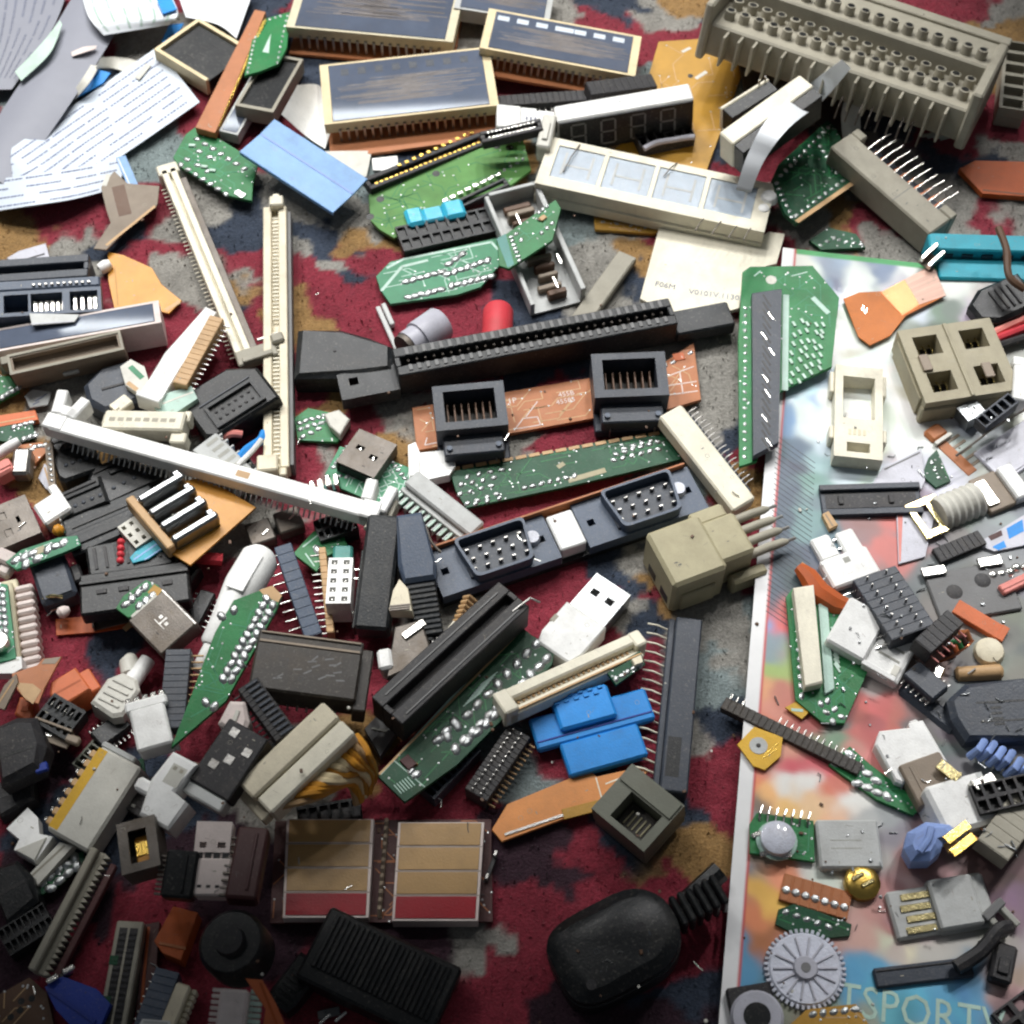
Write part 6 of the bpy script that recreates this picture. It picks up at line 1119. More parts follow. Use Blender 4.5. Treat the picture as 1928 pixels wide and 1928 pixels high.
for (a, b, c, d), wd, lab in (((98, 866, 178, 838), 90, 'black square plug body under left end of white memory slot'), ((176, 920, 296, 862), 76, 'black connector with round pins beneath the white memory slot middle'), ((98, 960, 196, 918), 52, 'black ridged connector left of the black video socket')):
    T = item('cable_plug', lab, 'plug', (a, b, c, d), wd, 9); L, W, H = T.L, T.W, T.H
    T.add('grip', [prism([(0, -W*.4), (L*.1, -W/2), (L, -W/2), (L, W/2), (L*.15, W/2), (0, W*.3)], 0, H, 1.5), cbox(L*.3, L*.95, W*.1, W*.2, H, H+1, .3)], 'jet'); T.many('contact', dome(1.0, .8), 'slate', [(L*.25+k*L*.16, -W*.2, H-.05) for k in range(5)], True); T.add('ridge', cbox(L*.1, L*.9, W*.3, W*.36, H, H+.6, .1), 'charcoal')
T = item('wafer_connector', 'pale blue white slotted connector right of white memory slot middle', 'connector', (384, 830, 462, 908), 56, 9)
L, W, H = T.L, T.W, T.H
T.box('housing', 0, L, -W/2, W/2, 0, H, 'palegrey', .6); T.many('slot_mouth', cbox(-.8, .8, -W*.22, W*.22, 0, .08, 0), 'grey', [(L*.1+k*L*.14, W*.18, H) for k in range(6)], False); T.many('wall', cbox(-.4, .4, 0, 2, 0, H*.8, .1), 'palegrey', [(L*.05+k*L*.14, W/2, 0) for k in range(7)], False)
wire('loose_wire', 'short blue wire beside pale slotted connector', [(440, 880, 9), (462, 850, 10), (490, 830, 9), (498, 815, 8)], 2.0, 'blue')
wire('loose_wire', 'short white wire crossing the blue wire', [(448, 876, 13), (476, 848, 13), (492, 828, 12)], 1.2, 'white')
wire('loose_wire', 'short coral red wire above pale slotted connector', [(420, 822, 9), (438, 816, 10), (456, 818, 9)], 1.6, 'pink')
# left edge clutter 760-960
T = plate('paper_label', 'creased white paper label above orange strip at left', 'paper', [(46, 745), (62, 733), (96, 738), (90, 762), (56, 768)], .6, 'palegrey', part='label', lift=3); T.add('ink', [mark(T, (66, 756), (88, 742), .5, ''), mark(T, (62, 762), (74, 756), .5, '')], 'blueink')
T = plate('plastic_strip', 'thin orange brown strip at the left edge below paper label', 'plastic part', [(-15, 784), (66, 772), (72, 790), (-15, 806)], 3, 'orange', part='strip'); T.add('rib', mark(T, (-10, 798), (66, 784), .6, ''), 'tan')
T = plate('circuit_board', 'dark green board with bright solder row at left edge', 'circuit board', [(-15, 806), (58, 792), (68, 822), (30, 834), (-15, 828)], 1.8, 'deepgreen', lift=2); dots(T, [((26, 804), (58, 795), 4), ((45, 826), (66, 820), 3)], 1.4, 1.1)
T = item('plastic_rod', 'white plastic rod lying over green board at left edge', 'rod', (-12, 852, 32, 824), 16, 5, lift=3); T.add('rod', tube([(0, 0, 2.5), (T.L*.7, 0, 2.5), (T.L, 0, 2.5)], [2.4, 2.4, 1.8], 12), 'white', True)
T = plate('circuit_board', 'brown board scrap with silver contacts beneath grey can', 'circuit board', [(28, 838), (80, 832), (88, 850), (60, 880), (36, 880)], 1.8, 'brown'); dots(T, [((64, 842), (84, 838), 3), ((40, 850), (58, 846), 3)], 1.3, 1)
T = item('metal_can', 'dull grey metal can at left edge beside pink block', 'can', (36, 892, 42, 842), 34, 8); T.add('can', [cbox(0, T.L, -T.W/2, T.W/2, 0, 8, 1.2), cbox(T.L*.9, T.L+1, -T.W*.3, T.W*.3, 0, 5, .4)], 'steel')
T = item('foam_block', 'coral pink block at the left edge beside grey can', 'block', (-14, 888, 19, 870), 26, 8); T.add('block', [cbox(0, T.L, -T.W/2, T.W/2, 0, 8, 1), cbox(T.L*.4, T.L, -T.W*.2, T.W*.2, 8, 8.5, .3)], 'pink')
T = plate('cable_end', 'pale blue flat cable end standing left of black plug', 'cable end', [(72, 900), (84, 872), (98, 890), (104, 925), (86, 920)], 1, 'lilac', part='film'); T.add('track', mark(T, (84, 880), (94, 915), .8, ''), 'tan')
T = plate('circuit_board', 'narrow taupe board edge standing left of black square plug', 'circuit board', [(84, 838), (98, 830), (104, 915), (92, 918)], 3, 'taupe'); dots(T, [((92, 845), (98, 905), 7)], .8, .7)
T = item('memory_slot', 'white memory slot crossing diagonally with raised end latches', 'memory slot', (96, 792, 706, 962), 31, 10, sink=.15)
L, W, H = T.L, T.W, T.H
T.add('housing', [cbox(0, L, -W*.5, W/2, 2.5, H, .6)], 'white')
T.many('solder_tail', tube([(0, 0, 2.6), (0, -1.2, 1.2), (0, -2.6, .2)], .42, 5), 'nickel', [(10+k*(L-16)/54, -W/2+.3, 0) for k in range(54)], True)
T.many('solder_tail', cbox(-.35, .35, -.35, .35, 0, 2.6, .1), 'steel', [(10+k*(L-16)/54, W*.2, 0) for k in range(54)], False, True)
T.add('latch', [cbox(-3, 6, -W*.45, W*.5, 2, H+.4, .6), xf(cbox(-2.4, 2.4, 0, 12, 2, H+.8, .6), Matrix.Translation((.6, W*.5, 0)) @ Matrix.Rotation(.22, 4, 'Z')), xf(cbox(-2.4, 2.4, 0, 11, 2, H+.6, .6), Matrix.Translation((6.2, W*.5, 0)) @ Matrix.Rotation(-.25, 4, 'Z')), cbox(-2, 9, W*.5, W*.5+5, 2, H+.6, .6)], 'white')
T.add('latch', [cbox(L-6, L+2, -W*.5, W*.6, 2, H+.5, .6), xf(cbox(-2.4, 2.4, 0, 10, 2, H+.8, .6), Matrix.Translation((L-5, W*.5, 0)) @ Matrix.Rotation(.1, 4, 'Z')), xf(cbox(-2.2, 2.2, 0, 12.5, 1, H+.2, .6), Matrix.Translation((L+2, W*.1, 0)) @ Matrix.Rotation(-.1, 4, 'Z'))], 'white'); T.add('steel_clip', cbox(L+4.6, L+6.5, -W*.4, W*1.2, 0, H*.7, .3), 'greybeige'); T.add('peg', tube([(L-1, -W*.5-2.5, 5), (L-1, -W*.5, 5)], 1.9, 10), 'cream', True); T.add('scorch', [cbox(L*.58, L*.62, -1.6, 1.4, H, H+.04, 0)], 'tan')
T = item('solder_lug_strip', 'bunch of shiny silver lugs behind the white memory slot right end', 'contact', (578, 915, 634, 902), 30, 6)
T.many('lug', cbox(-1.2, 1.2, -3, 3, 0, 6, .6), 'nickel', [(2+k*3.4, RND.uniform(-.6, .6), 0) for k in range(4)], False); T.box('carrier', 0, T.L, -2, 2, 0, 1.2, 'seagreen', .2)
# white connectors, amber flex, shield cage
T = item('data_connector', 'long black slot body left of the silver shield cage', 'connector', (122, 1012, 296, 938), 76, 12)
L, W, H = T.L, T.W, T.H
T.add('housing', [cbox(0, L, -W*.5, W*.05, 0, H, .8), cbox(0, L, W*.05, W/2, 0, H*.8, .8), cbox(L*.1, L*.9, -W*.3, -W*.1, H, H+.8, .3)], 'black'); T.many('contact', tube([(0, 0, 0), (0, 1.4, 1.4), (0, 3, .8)], .7, 6), 'nickel', [(L*.02+k*.4, W*.2+k*3.4, H*.8) for k in range(3)], True); T.add('groove', cbox(L*.1, L*.92, W*.2, W*.24, H*.8, H*.84, 0), 'jet')
T = item('data_connector', 'second black socket body under the white four way connectors', 'connector', (165, 1068, 330, 1035), 80, 10)
L, W, H = T.L, T.W, T.H
T.add('housing', [cbox(0, L, -W/2, W/2, 0, H, 1), cbox(L*.05, L*.95, -W*.3, -W*.2, H, H+.8, .2)], 'jet'); T.many('rib', cbox(-.6, .6, -W*.1, W*.4, 0, .5, .1), 'charcoal', [(L*.1+k*L*.12, 0, H) for k in range(8)], False)
T = item('data_connector', 'low black connector edge with teal film beneath the shield cage', 'connector', (150, 1120, 356, 1092), 76, 8)
L, W, H = T.L, T.W, T.H
T.add('housing', [cbox(0, L, -W/2, W/2, 0, H, .8), cbox(0, L, W*.2, W*.3, H, H+1, .3)], 'jet'); T.many('key', cbox(-2, 2, -1, 1, 0, .6, .2), 'charcoal', [(L*.2+k*L*.2, 0, H) for k in range(4)], False)
T = item('cable_plug', 'dark blue black square plug above the comb connector', 'plug', (66, 1100, 132, 1076), 84, 10)
L, W, H = T.L, T.W, T.H
T.add('grip', [cbox(0, L, -W/2, W/2, 0, H, 1.4), cbox(L*.1, L*.9, -W*.42, -W*.3, H, H+.6, .2)], 'slate'); T.add('strain_relief', cbox(L, L+4, -W*.2, W*.2, 2, H-2, .8), 'charcoal'); T.add('glint', tube([(2, -W/2-.4, 5), (8, -W/2-.7, 5)], .4, 6), 'steel', True)
T = plate('flex_cable', 'amber flex board with scorched fold under silver shield cage', 'cable end', [(348, 905), (372, 900), (420, 918), (482, 955), (358, 1064), (302, 1028), (318, 1010)], 1, 'amber', part='film', lift=2)
T.add('scorch', [mark(T, (350, 1000+k*5), (385, 985+k*5), 1.2, '', h=.05) for k in range(2)], 'darkbrown')
T = item('wafer_connector', 'small white three by three connector below silver shield cage', 'connector', (238, 1012, 280, 984), 52, 9)
cells(T, 3, 3, 'dirtywhite', wall=.4, depth=.4, floor='grey')
T = item('led_row', 'four dark red indicator caps in a row under small white connector', 'indicator', (224, 1056, 226, 1012), 16, 5); T.many('cap', dome(1.7, 2.2, 10), 'red', [(T.L*(.1+.27*k), 0, 2.6) for k in range(4)], True); T.box('carrier', 0, T.L, -2, 2, 0, 2.8, 'maroon', .3)
T = plate('teal_film', 'teal blue striped film beneath the small white connector', 'strip', [(244, 1050), (262, 1030), (300, 1012), (316, 1026), (280, 1052), (250, 1060)], 1, 'teal', part='film'); T.add('stripe', [mark(T, (252, 1054), (298, 1022), .8, ''), mark(T, (272, 1054), (312, 1028), .6, '')], 'skyblue')
T = item('shield_cage', 'four bright silver shield bars standing on amber flex', 'socket', (286, 970, 370, 920), 128, 9, sink=.3)
L, W, H = T.L, T.W, T.H
for k in range(4):
    y = -W*.5+k*W*.25; T.add('shield_bar', [cbox(0, L, y, y+W*.11, 0, H, .9), cbox(0, L, y+W*.11, y+W*.2, 0, H*.3, .2), cbox(L*.86, L, y, y+W*.2, 0, H*.75, .5)], 'plugshell')
T.add('insulator', [cbox(-3.5, 0, -W/2, W*.45, 0, H*.8, .5)], 'tan'); T.box('base', 0, L, -W/2, W/2, -.4, .2, 'charcoal', .1)
# left column 950-1260
T = item('usb_socket', 'grey metal socket shell with sprung tabs at the left edge', 'socket', (-20, 1000, 62, 966), 78, 11); socket(T, 'dullsteel')
T = item('plastic_hook', 'white hooked plastic piece with pale edge at left edge', 'plastic part', (-14, 1045, 24, 1062), 44, 7); T.add('hook', [cbox(0, T.L*.9, -T.W*.1, T.W/2, 0, 7, 1), cbox(T.L*.4, T.L, -T.W/2, T.W*.1, 0, 5, 1)], 'pinkwhite')
T = plate('circuit_board', 'long green board with solder under the grey socket shell', 'circuit board', [(10, 1058), (40, 1035), (110, 1012), (145, 1008), (152, 1026), (120, 1040), (60, 1062), (30, 1072)], 1.8, 'jade', lift=3); dots(T, [((90, 1034), (118, 1022), 3), ((30, 1055), (60, 1042), 3), ((48, 1062), (70, 1052), 2)], 2.0, 1.3); T.add('yellow_patch', mark(T, (66, 1040), (84, 1032), 3, ''), 'khaki')
T = item('wafer_connector', 'chunky white plug with bright tin tips left of long black slot', 'connector', (72, 970, 122, 938), 44, 9); T.add('housing', [cbox(0, T.L, -T.W/2, T.W/2, 0, 9, .9), cbox(T.L*.7, T.L, T.W*.3, T.W*.9, 0, 8, .8)], 'white'); T.many('tin_tip', dome(1.3, 1.4), 'nickel', [(T.L+1.5, -T.W*.2+k*3, 4) for k in range(3)], True)
T = item('amber_bead', 'small amber resin bead below chunky white plug', 'bead', (96, 998, 116, 988), 18, 5); T.add('bead', tube([(0, 0, 2.5), (T.L*.3, 0, 2.5), (T.L*.7, 0, 2.5), (T.L, 0, 2.5)], [1, 2.5, 2.5, 1], 12), 'amber', True)
T = item('terminal_block', 'pinkish white comb terminal block with eleven teeth at left edge', 'connector', (36, 1262, 18, 1094), 40, 13)
L, W, H = T.L, T.W, T.H
T.add('housing', [cbox(0, L, -W*.1, W/2, 0, H, .7), cbox(L*.94, L*1.06, -W*.3, W*.8, 0, H*.8, .6)], 'beige'); T.many('tooth', cbox(-L/11*.36, L/11*.36, -W*1.0, -W*.08, 2, H*.82, .9), 'pinkwhite', [((k+.5)*L/11.2, 0, 0) for k in range(11)], False); T.add('board', cbox(0, L, W*.5+.05, W*.56, 0, H*.9, .1), 'amber')
T = plate('circuit_board', 'green board with solder lumps at far left behind comb block', 'circuit board', [(-15, 1095), (14, 1100), (30, 1240), (-15, 1250)], 1.8, 'jade', lift=4); dots(T, [((4, 1110), (12, 1215), 9), ((-6, 1110), (0, 1215), 9)], 1.5, 1.2); T.add('shiny_can', tube([(*T.at(2, 1215), 1.8), (*T.at(2, 1215), 6)], [4, 3.4], 16), 'nickel', True)
T = plate('plastic_plate', 'white square plastic foot below the comb block', 'plastic part', [(-15, 1240), (40, 1236), (42, 1258), (24, 1268), (-15, 1268)], 5, 'white', part='foot', lift=3); T.add('rib', mark(T, (-8, 1246), (36, 1242), .8, ''), 'dirtywhite')
wire('thin_wire', 'thin curved bright wire beside the dark square plug', [(82, 1128, 9), (96, 1122, 11), (118, 1124, 10)], .7, 'brass', part='strand')
T = item('pearl_bead', 'small white bead on carpet below the dark square plug', 'bead', (106, 1152, 128, 1140), 22, 5); T.add('bead', tube([(0, 0, 2.5), (T.L*.3, 0, 2.5), (T.L*.7, 0, 2.5), (T.L, 0, 2.5)], [1.4, 2.5, 2.2, 1], 12), 'pinkwhite', True)
T = plate('flex_cable', 'dark amber brown flex strip on red carpet with copper tip', 'cable end', [(104, 1166), (160, 1160), (230, 1150), (256, 1178), (180, 1190), (106, 1196)], .8, 'burnt', part='film'); T.add('copper_tip', [mark(T, (234, 1186), (254, 1170), 2.2, '', h=.6)], 'tan')
T = plate('circuit_board', 'green board piece with solder rows above dull usb shell', 'circuit board', [(218, 1145), (232, 1122), (275, 1092), (298, 1102), (312, 1126), (262, 1162), (240, 1162)], 1.8, 'green', lift=3); dots(T, [((236, 1138), (272, 1106), 4), ((262, 1142), (286, 1122), 3)], 1.8, 1.3); T.add('amber_patch', mark(T, (284, 1108), (300, 1118), 4, ''), 'mustard')
T = item('usb_plug', 'dull brown steel usb shell with embossed mark above white blob plug', 'usb plug', (272, 1200, 340, 1140), 88, 9)
L, W, H = T.L, T.W, T.H
T.add('shell', [cbox(0, L, -W/2, W/2, 0, H, .5)], 'dullsteel'); T.add('embossed_mark', [cbox(L*.4, L*.42, -3, 3, H, H+.12, 0), cbox(L*.42, L*.62, -.4, .4, H, H+.12, 0), cbox(L*.5, L*.58, 1.2, 2.6, H, H+.12, 0), cbox(L*.48, L*.56, -2.6, -1.2, H, H+.12, 0)], 'steel'); T.add('rim', [cbox(L*.94, L*.97, -W/2-.1, W/2+.1, H, H+.15, 0)], 'steel'); T.add('plastic_lip', cbox(L*.1, L*.8, W/2, W/2+2, 2, H*.8, .3), 'dirtywhite')
T = item('cable_plug', 'white tapered cable plug with slim round tip', 'plug', (366, 1236, 492, 1022), 72, 15, lift=2)
L, W, H = T.L, T.W, T.H
T.add('grip', tube([(L*.2, 0, 6), (L*.22, 0, 6.2), (L*.4, 0, 7), (L*.62, 0, 7.6), (L*.7, 0, 7.8), (L*.95, 0, 8), (L, 0, 8)], [3.6, 4.6, 5.4, 7.2, 7.8, 7.6, 5.5], 22), 'white', True); T.add('tip', tube([(0, 0, 5), (L*.02, 0, 5), (L*.21, 0, 6)], [1.8, 2.7, 2.9], 16), 'white', True); T.add('thumb_flat', xf(cbox(L*.58, L*.9, -3.6, 3.6, 0, .8, .5), Matrix.Translation((0, 0, 14.6))), 'white')
wire('loose_wire', 'bright red wire glimpsed left of white tapered plug', [(374, 1050, 6), (395, 1052, 8), (418, 1054, 7)], 2.6, 'red')
T = plate('circuit_board', 'long pointed green board with a double row of solder', 'circuit board', [(322, 1408), (352, 1330), (405, 1190), (440, 1130), (488, 1112), (512, 1104), (530, 1122), (520, 1148), (470, 1240), (425, 1320)], 1.8, 'green', lift=6)
dots(T, [((502, 1128), (420, 1278), 12), ((514, 1140), (436, 1278), 11), ((388, 1322), (404, 1330), 2), ((418, 1160), (440, 1148), 2)], 1.75, 1.4); T.add('raw_corner', prism([T.at(*p) for p in ((488, 1111), (513, 1103), (531, 1121), (524, 1134), (498, 1122))], 1.8, 1.95, 0), 'tan')
T = item('pin_header', 'black strip with bent gold pins left of pointed green board', 'connector', (322, 1370, 336, 1222), 48, 7)
header(T, 12, 'slate', 'tan', 4.5, side=-1)
T = item('cable_plug', 'white knobbly plug with stub cable above white socket', 'plug', (192, 1340, 276, 1230), 68, 11)
L, W, H = T.L, T.W, T.H
T.add('grip', [prism([(0, -W*.3), (L*.08, -W/2), (L*.5, -W*.45), (L*.62, -W*.22), (L*.62, W*.22), (L*.45, W*.46), (L*.05, W*.42)], 0, H, 1.4)], 'dirtywhite'); T.add('stub', tube([(L*.6, 0, 6), (L*.8, 0, 6), (L, 0, 6.5)], [3.6, 3.2, 3], 14), 'white', True); T.add('side_knob', tube([(L*.72, W*.2, 5), (L*.86, W*.42, 5), (L*.96, W*.5, 4)], [3.4, 3.8, 2.4], 12), 'dirtywhite', True); T.many('rib', cbox(-.5, .5, -W*.3, W*.3, 0, .6, .2), 'dirtywhite', [(L*.15+k*3, 0, H) for k in range(4)], False)
T = item('wafer_connector', 'square white socket housing with five tin tips on its top edge', 'connector', (292, 1406, 270, 1306), 82, 12)
L, W, H = T.L, T.W, T.H
T.add('housing', [cbox(0, L*.78, -W*.42, W*.42, 0, H, .8), cbox(L*.72, L*.92, -W/2, W/2, 0, H, .8), cbox(0, L*.1, -W*.5, -W*.4, 0, H*.6, .4)], 'white'); T.many('tin_tip', cbox(-1.6, 1.2, -1.1, 1.1, 0, 1.6, .4), 'nickel', [(L*.97, -W*.4+k*W*.2, H*.7) for k in range(5)], False)
T = item('foam_block', 'orange plastic block on red carpet beside white knobbly plug', 'block', (96, 1310, 158, 1276), 52, 14)
L, W, H = T.L, T.W, T.H
T.add('block', [prism([(0, -W*.4), (L*.3, -W/2), (L, -W*.45), (L*.96, W/2), (L*.2, W*.45), (0, W*.1)], 0, H, .8), cbox(L*.95, L+4, -W*.4, W*.45, 0, H*.7, .5)], 'orange'); T.add('edge', cbox(L*.1, L*.9, -W*.05, W*.02, H, H+.06, 0), 'burnt')
T = item('foam_block', 'small tilted orange block beside bent tan flex', 'block', (42, 1358, 52, 1312), 36, 9); T.add('block', [prism([(0, -T.W*.3), (T.L*.2, -T.W/2), (T.L, -T.W*.3), (T.L, T.W*.4), (T.L*.3, T.W/2)], 0, 9, .8), cbox(T.L*.4, T.L*.6, -T.W*.2, T.W*.2, 9, 9.4, .1)], 'orange')
T = plate('flex_cable', 'bent tan and brown flex piece left of orange block', 'cable end', [(22, 1268), (70, 1252), (80, 1240), (116, 1236), (84, 1295), (72, 1325), (48, 1318), (26, 1290)], .9, 'brown', part='film', lift=4); T.add('pale_panel', prism([T.at(*p) for p in ((28, 1285), (62, 1288), (78, 1300), (62, 1326), (44, 1312))], .9, 1.05, 0), 'tan'); T.add('pale_panel', prism([T.at(*p) for p in ((78, 1250), (84, 1241), (114, 1237), (104, 1250))], .9, 1.05, 0), 'taupe')
T = plate('plastic_strip', 'pale tan strip edge leaning at left edge by flex piece', 'plastic part', [(-12, 1330), (8, 1290), (30, 1268), (34, 1284), (8, 1336)], 1.2, 'taupe', part='strip'); T.add('rib', mark(T, (-4, 1326), (26, 1280), .6, ''), 'tan')
T = item('pin_header', 'black socket strip with bright curved contacts under orange block', 'connector', (82, 1330, 142, 1366), 66, 9)
cells(T, 5, 2, 'black', wall=.3, depth=.4, floor='jet'); T.many('contact', tube([(0, -1.5, 0), (0, 0, 1), (0, 1.5, .2)], .4, 6), 'nickel', [(T.L*(.15+.2*k), T.W*.15, T.H) for k in range(4)], True)
T = item('metal_bracket', 'olive metal bracket rail beneath the black socket strip', 'bracket', (58, 1360, 128, 1386), 32, 6); T.add('rail', [cbox(0, T.L, -T.W/2, T.W/2, 0, 1.2, .2), cbox(0, T.L, T.W/2-1, T.W/2, 1.2, 5, .2), cbox(T.L*.9, T.L+4, -T.W*.2, T.W*.3, 1, 4, .6)], 'taupe'); T.many('glint_pad', cbox(-2, 2, -.8, .8, 0, .4, .1), 'nickel', [(T.L*.4, -T.W*.1, 1.2, .4)], False)
T = item('cable_plug', 'large matt black plug at left edge below the small orange block', 'plug', (-10, 1420, 82, 1390), 116, 10)
L, W, H = T.L, T.W, T.H
T.add('grip', prism([(0, -W*.5), (L*.8, -W*.42), (L, -W*.1), (L*.9, W*.4), (L*.5, W*.5), (0, W*.45)], 0, H, 3), 'charcoal'); T.add('groove', cbox(L*.1, L*.8, -W*.1, -W*.05, H, H+.1, 0), 'jet'); T.box('blue_band', L*.7, L*.95, -W*.45, -W*.32, H*.6, H*.8, 'navy', .3)
# ================================================================ CENTRE LEFT, 1000-1500
T = item('pin_header', 'black pin strip with long bright pins beside green teal connector', 'connector', (590, 1196, 532, 1026), 34, 7)
header(T, 10, 'blueblack', 'nickel', 5.2, side=1)
T = plate('circuit_board', 'bright green board corner with tracks above white five way socket', 'circuit board', [(552, 1042), (590, 1000), (640, 985), (655, 1030), (612, 1048), (596, 1076)], 1.8, 'green', lift=2); T.add('track', [mark(T, (570, 1030), (598, 1008), .6, ''), mark(T, (575, 1042), (592, 1066), .6, '')], 'mint'); dots(T, [((598, 1035), (600, 1036), 1), ((620, 1010), (632, 1002), 2)], 1.9, 1.3)
T = item('pin_header', 'tan board edge with a comb of pins left of white five way socket', 'connector', (622, 1190, 606, 1030), 14, 8)
header(T, 13, 'tan', 'steel', 4, side=1)
T = item('wafer_connector', 'white five way pin socket standing beside black flat box', 'connector', (636, 1136, 642, 1050), 46, 13)
cells(T, 5, 2, 'white', wall=.36, depth=.3, floor='palegrey', pin='steel'); T.many('lead', cbox(-.4, .4, -3.4, 0, 3, 3.8, .1), 'nickel', [(T.L*.1, -T.W/2, 0), (T.L*.98, -T.W/2, 2), (T.L*.75, -T.W/2, 3)], False); T.box('back_block', T.L+.1, T.L+9, -T.W*.42, T.W*.4, 0, 10, 'seagreen', .9)
T = item('connector_cover', 'plain black oblong connector cover right of white five way socket', 'cover', (698, 1184, 724, 968), 64, 11)
L, W, H = T.L, T.W, T.H
T.add('cover', [cbox(0, L, -W/2, W/2, 0, H, 1.2)], 'black'); T.add('lip', cbox(1, L*.7, W*.5, W*.58, 0, H*.7, .3), 'jet'); T.add('bevel_line', cbox(2, L-2, -W*.38, -W*.35, H, H+.1, 0), 'charcoal')
T = item('cable_plug', 'black plug with ribbed strain relief left of port bracket', 'plug', (808, 1200, 770, 965), 72, 13)
L, W, H = T.L, T.W, T.H
T.add('grip', prism([(L*.45, -W*.42), (L*.55, -W*.5), (L, -W*.34), (L, W*.34), (L*.6, W*.5), (L*.45, W*.42)], 0, H, 1.8), 'blueblack'); T.many('rib', cbox(-1.1, 1.1, -W*.4, W*.4, 1, H-1.5, .6), 'black', [(L*.05+k*L*.041, 0, 0) for k in range(10)], False); T.add('core', tube([(0, 0, H*.45), (L*.5, 0, H*.45)], W*.3, 14), 'jet', True); T.many('steel_tip', cbox(-2, 0, -.4, .4, 0, .6, .1), 'steel', [(1, -3+k*1.8, H*.7) for k in range(4)], False)
wire('thin_wire', 'twisted steel lead ends by top of the ribbed black plug', [(790, 1020, 16), (800, 990, 18), (812, 1020, 17), (830, 1040, 16)], .6, 'dullsteel', part='strand')
T = plate('plastic_wedge', 'pointed ivory plastic wedge between black cover and ribbed plug', 'plastic part', [(732, 1148), (740, 1112), (752, 1090), (768, 1108), (775, 1150)], 6, 'ivory', part='wedge', lift=3); T.add('lead_band', [mark(T, (734, 1142+k*4), (772, 1138+k*4), .5, '', h=.5) for k in range(3)], 'dullsteel')
T = item('usb_socket', 'dull steel usb shell with white ends and amber film, centre left', 'socket', (722, 1228, 812, 1210), 96, 10)
L, W, H = T.L, T.W, T.H
T.add('shell', [prism([(0, -W*.5), (L, -W*.3), (L*.86, W*.5), (L*.3, W*.46)], 2, H, .8)], 'dullsteel'); T.add('white_lug', [cbox(-2.5, 3, -W*.35, W*.05, 1, H+1.4, 1), cbox(L*.24, L*.95, -W*.62, -W*.42, 1, H*.8, .8)], 'white'); T.add('folded_tab', xf(cbox(0, 10, -1.6, 1.6, 0, 1, .3), Matrix.Translation((L*.45, W*.2, H)) @ Matrix.Rotation(.5, 4, 'Z')), 'nickel'); T.add('film', cbox(L*.02, L*.72, -W*.95, -W*.62, .5, 1.2, .1), 'amber')
T = item('edge_connector', 'dark brown black connector block with beige rim, centre left', 'connector', (478, 1236, 678, 1262), 112, 13)
L, W, H = T.L, T.W, T.H
T.add('housing', [cbox(0, L, -W/2, W*.28, 0, H, .8), cbox(0, L, W*.28, W/2, 0, H*.86, .6), cbox(L-1, L+4, -W*.6, W*.4, 0, H*.8, .5)], 'bronzeblack'); T.add('rim', [cbox(1, L-1, W*.26, W*.3, H, H+.5, .1), cbox(1, L-1, W*.44, W*.47, H*.86, H*.92, .1)], 'taupe'); T.many('scuff', cbox(-1.6, 1.6, -.3, .3, 0, .06, 0), 'midgrey', [(RND.uniform(L*.1, L*.9), RND.uniform(-W*.4, W*.15), H, RND.uniform(0, 1)) for k in range(14)], False); T.many('pin', cbox(-.4, .4, -2, 0, 2, 2.7, .1), 'steel', [(L*.1+k*L*.09, -W/2, 0) for k in range(9)], False)
T = item('pin_header', 'black comb header strip below the pointed green board', 'connector', (538, 1384, 466, 1286), 44, 8)
header(T, 11, 'charcoal', 'black', 3, side=1); T.many('rib', cbox(-.5, .5, -T.W*.4, T.W*.2, 0, .7, .1), 'slate', [((k+.5)*T.L/11, 0, T.H-.1) for k in range(11)], False)
T = item('plastic_latch', 'dull white plastic lump behind dark usb shell at lower left', 'plastic part', (430, 1382, 455, 1318), 54, 9)
L, W, H = T.L, T.W, T.H
T.add('lump', prism([(0, -W*.5), (L*.5, -W*.5), (L, -W*.1), (L*.9, W*.4), (L*.2, W*.5)], 0, H, 1.6), 'pinkwhite'); T.add('rib', cbox(L*.2, L*.7, -W*.1, W*.05, H, H+.6, .2), 'dirtywhite')
# ---------------- black slot and green card, long diagonal
T = item('expansion_slot', 'long dull black slot lying diagonally beside green card', 'connector', (728, 1338, 968, 1118), 76, 15, roll=0)
slot(T, 30, 'charcoal', None, groove=.26, depth=5, pins=False, h0=0); T.add('ridge', [cbox(4, T.L-4, T.W*.28, T.W*.32, T.H, T.H+.4, .1), cbox(4, T.L-4, -T.W*.4, -T.W*.36, T.H, T.H+.4, .1)], 'midgrey'); T.add('clip_wire', tube([(T.L-6, -T.W*.3, T.H), (T.L+2, -T.W*.4, T.H+2), (T.L+4, -T.W*.6, T.H)], .5, 6), 'steel', True)
T = item('strip_socket', 'dark grey green socket strip under the green card lower end', 'connector', (800, 1490, 888, 1398), 46, 8)
cells(T, 9, 1, 'slate', depth=.3, floor='jet')
T = item('pin_header', 'black two row header with tan pins right of green card', 'connector', (896, 1496, 978, 1376), 48, 9)
header(T, 14, 'charcoal', 'tan', 3, side=-1); T.many('pin', cbox(-.35, .35, -.35, .35, 0, 1.4, .1), 'steel', [((k+.5)*T.L/14, y, T.H-.2) for k in range(14) for y in (-T.W*.15, T.W*.22)], False)
T = plate('circuit_board', 'long green card with big solder dots and white print line', 'circuit board', [(712, 1462), (770, 1402), (955, 1192), (985, 1182), (1000, 1195), (1044, 1222), (1040, 1250), (960, 1340), (860, 1440), (762, 1510)], 1.8, 'deepgreen', lift=7, maxslope=.15)
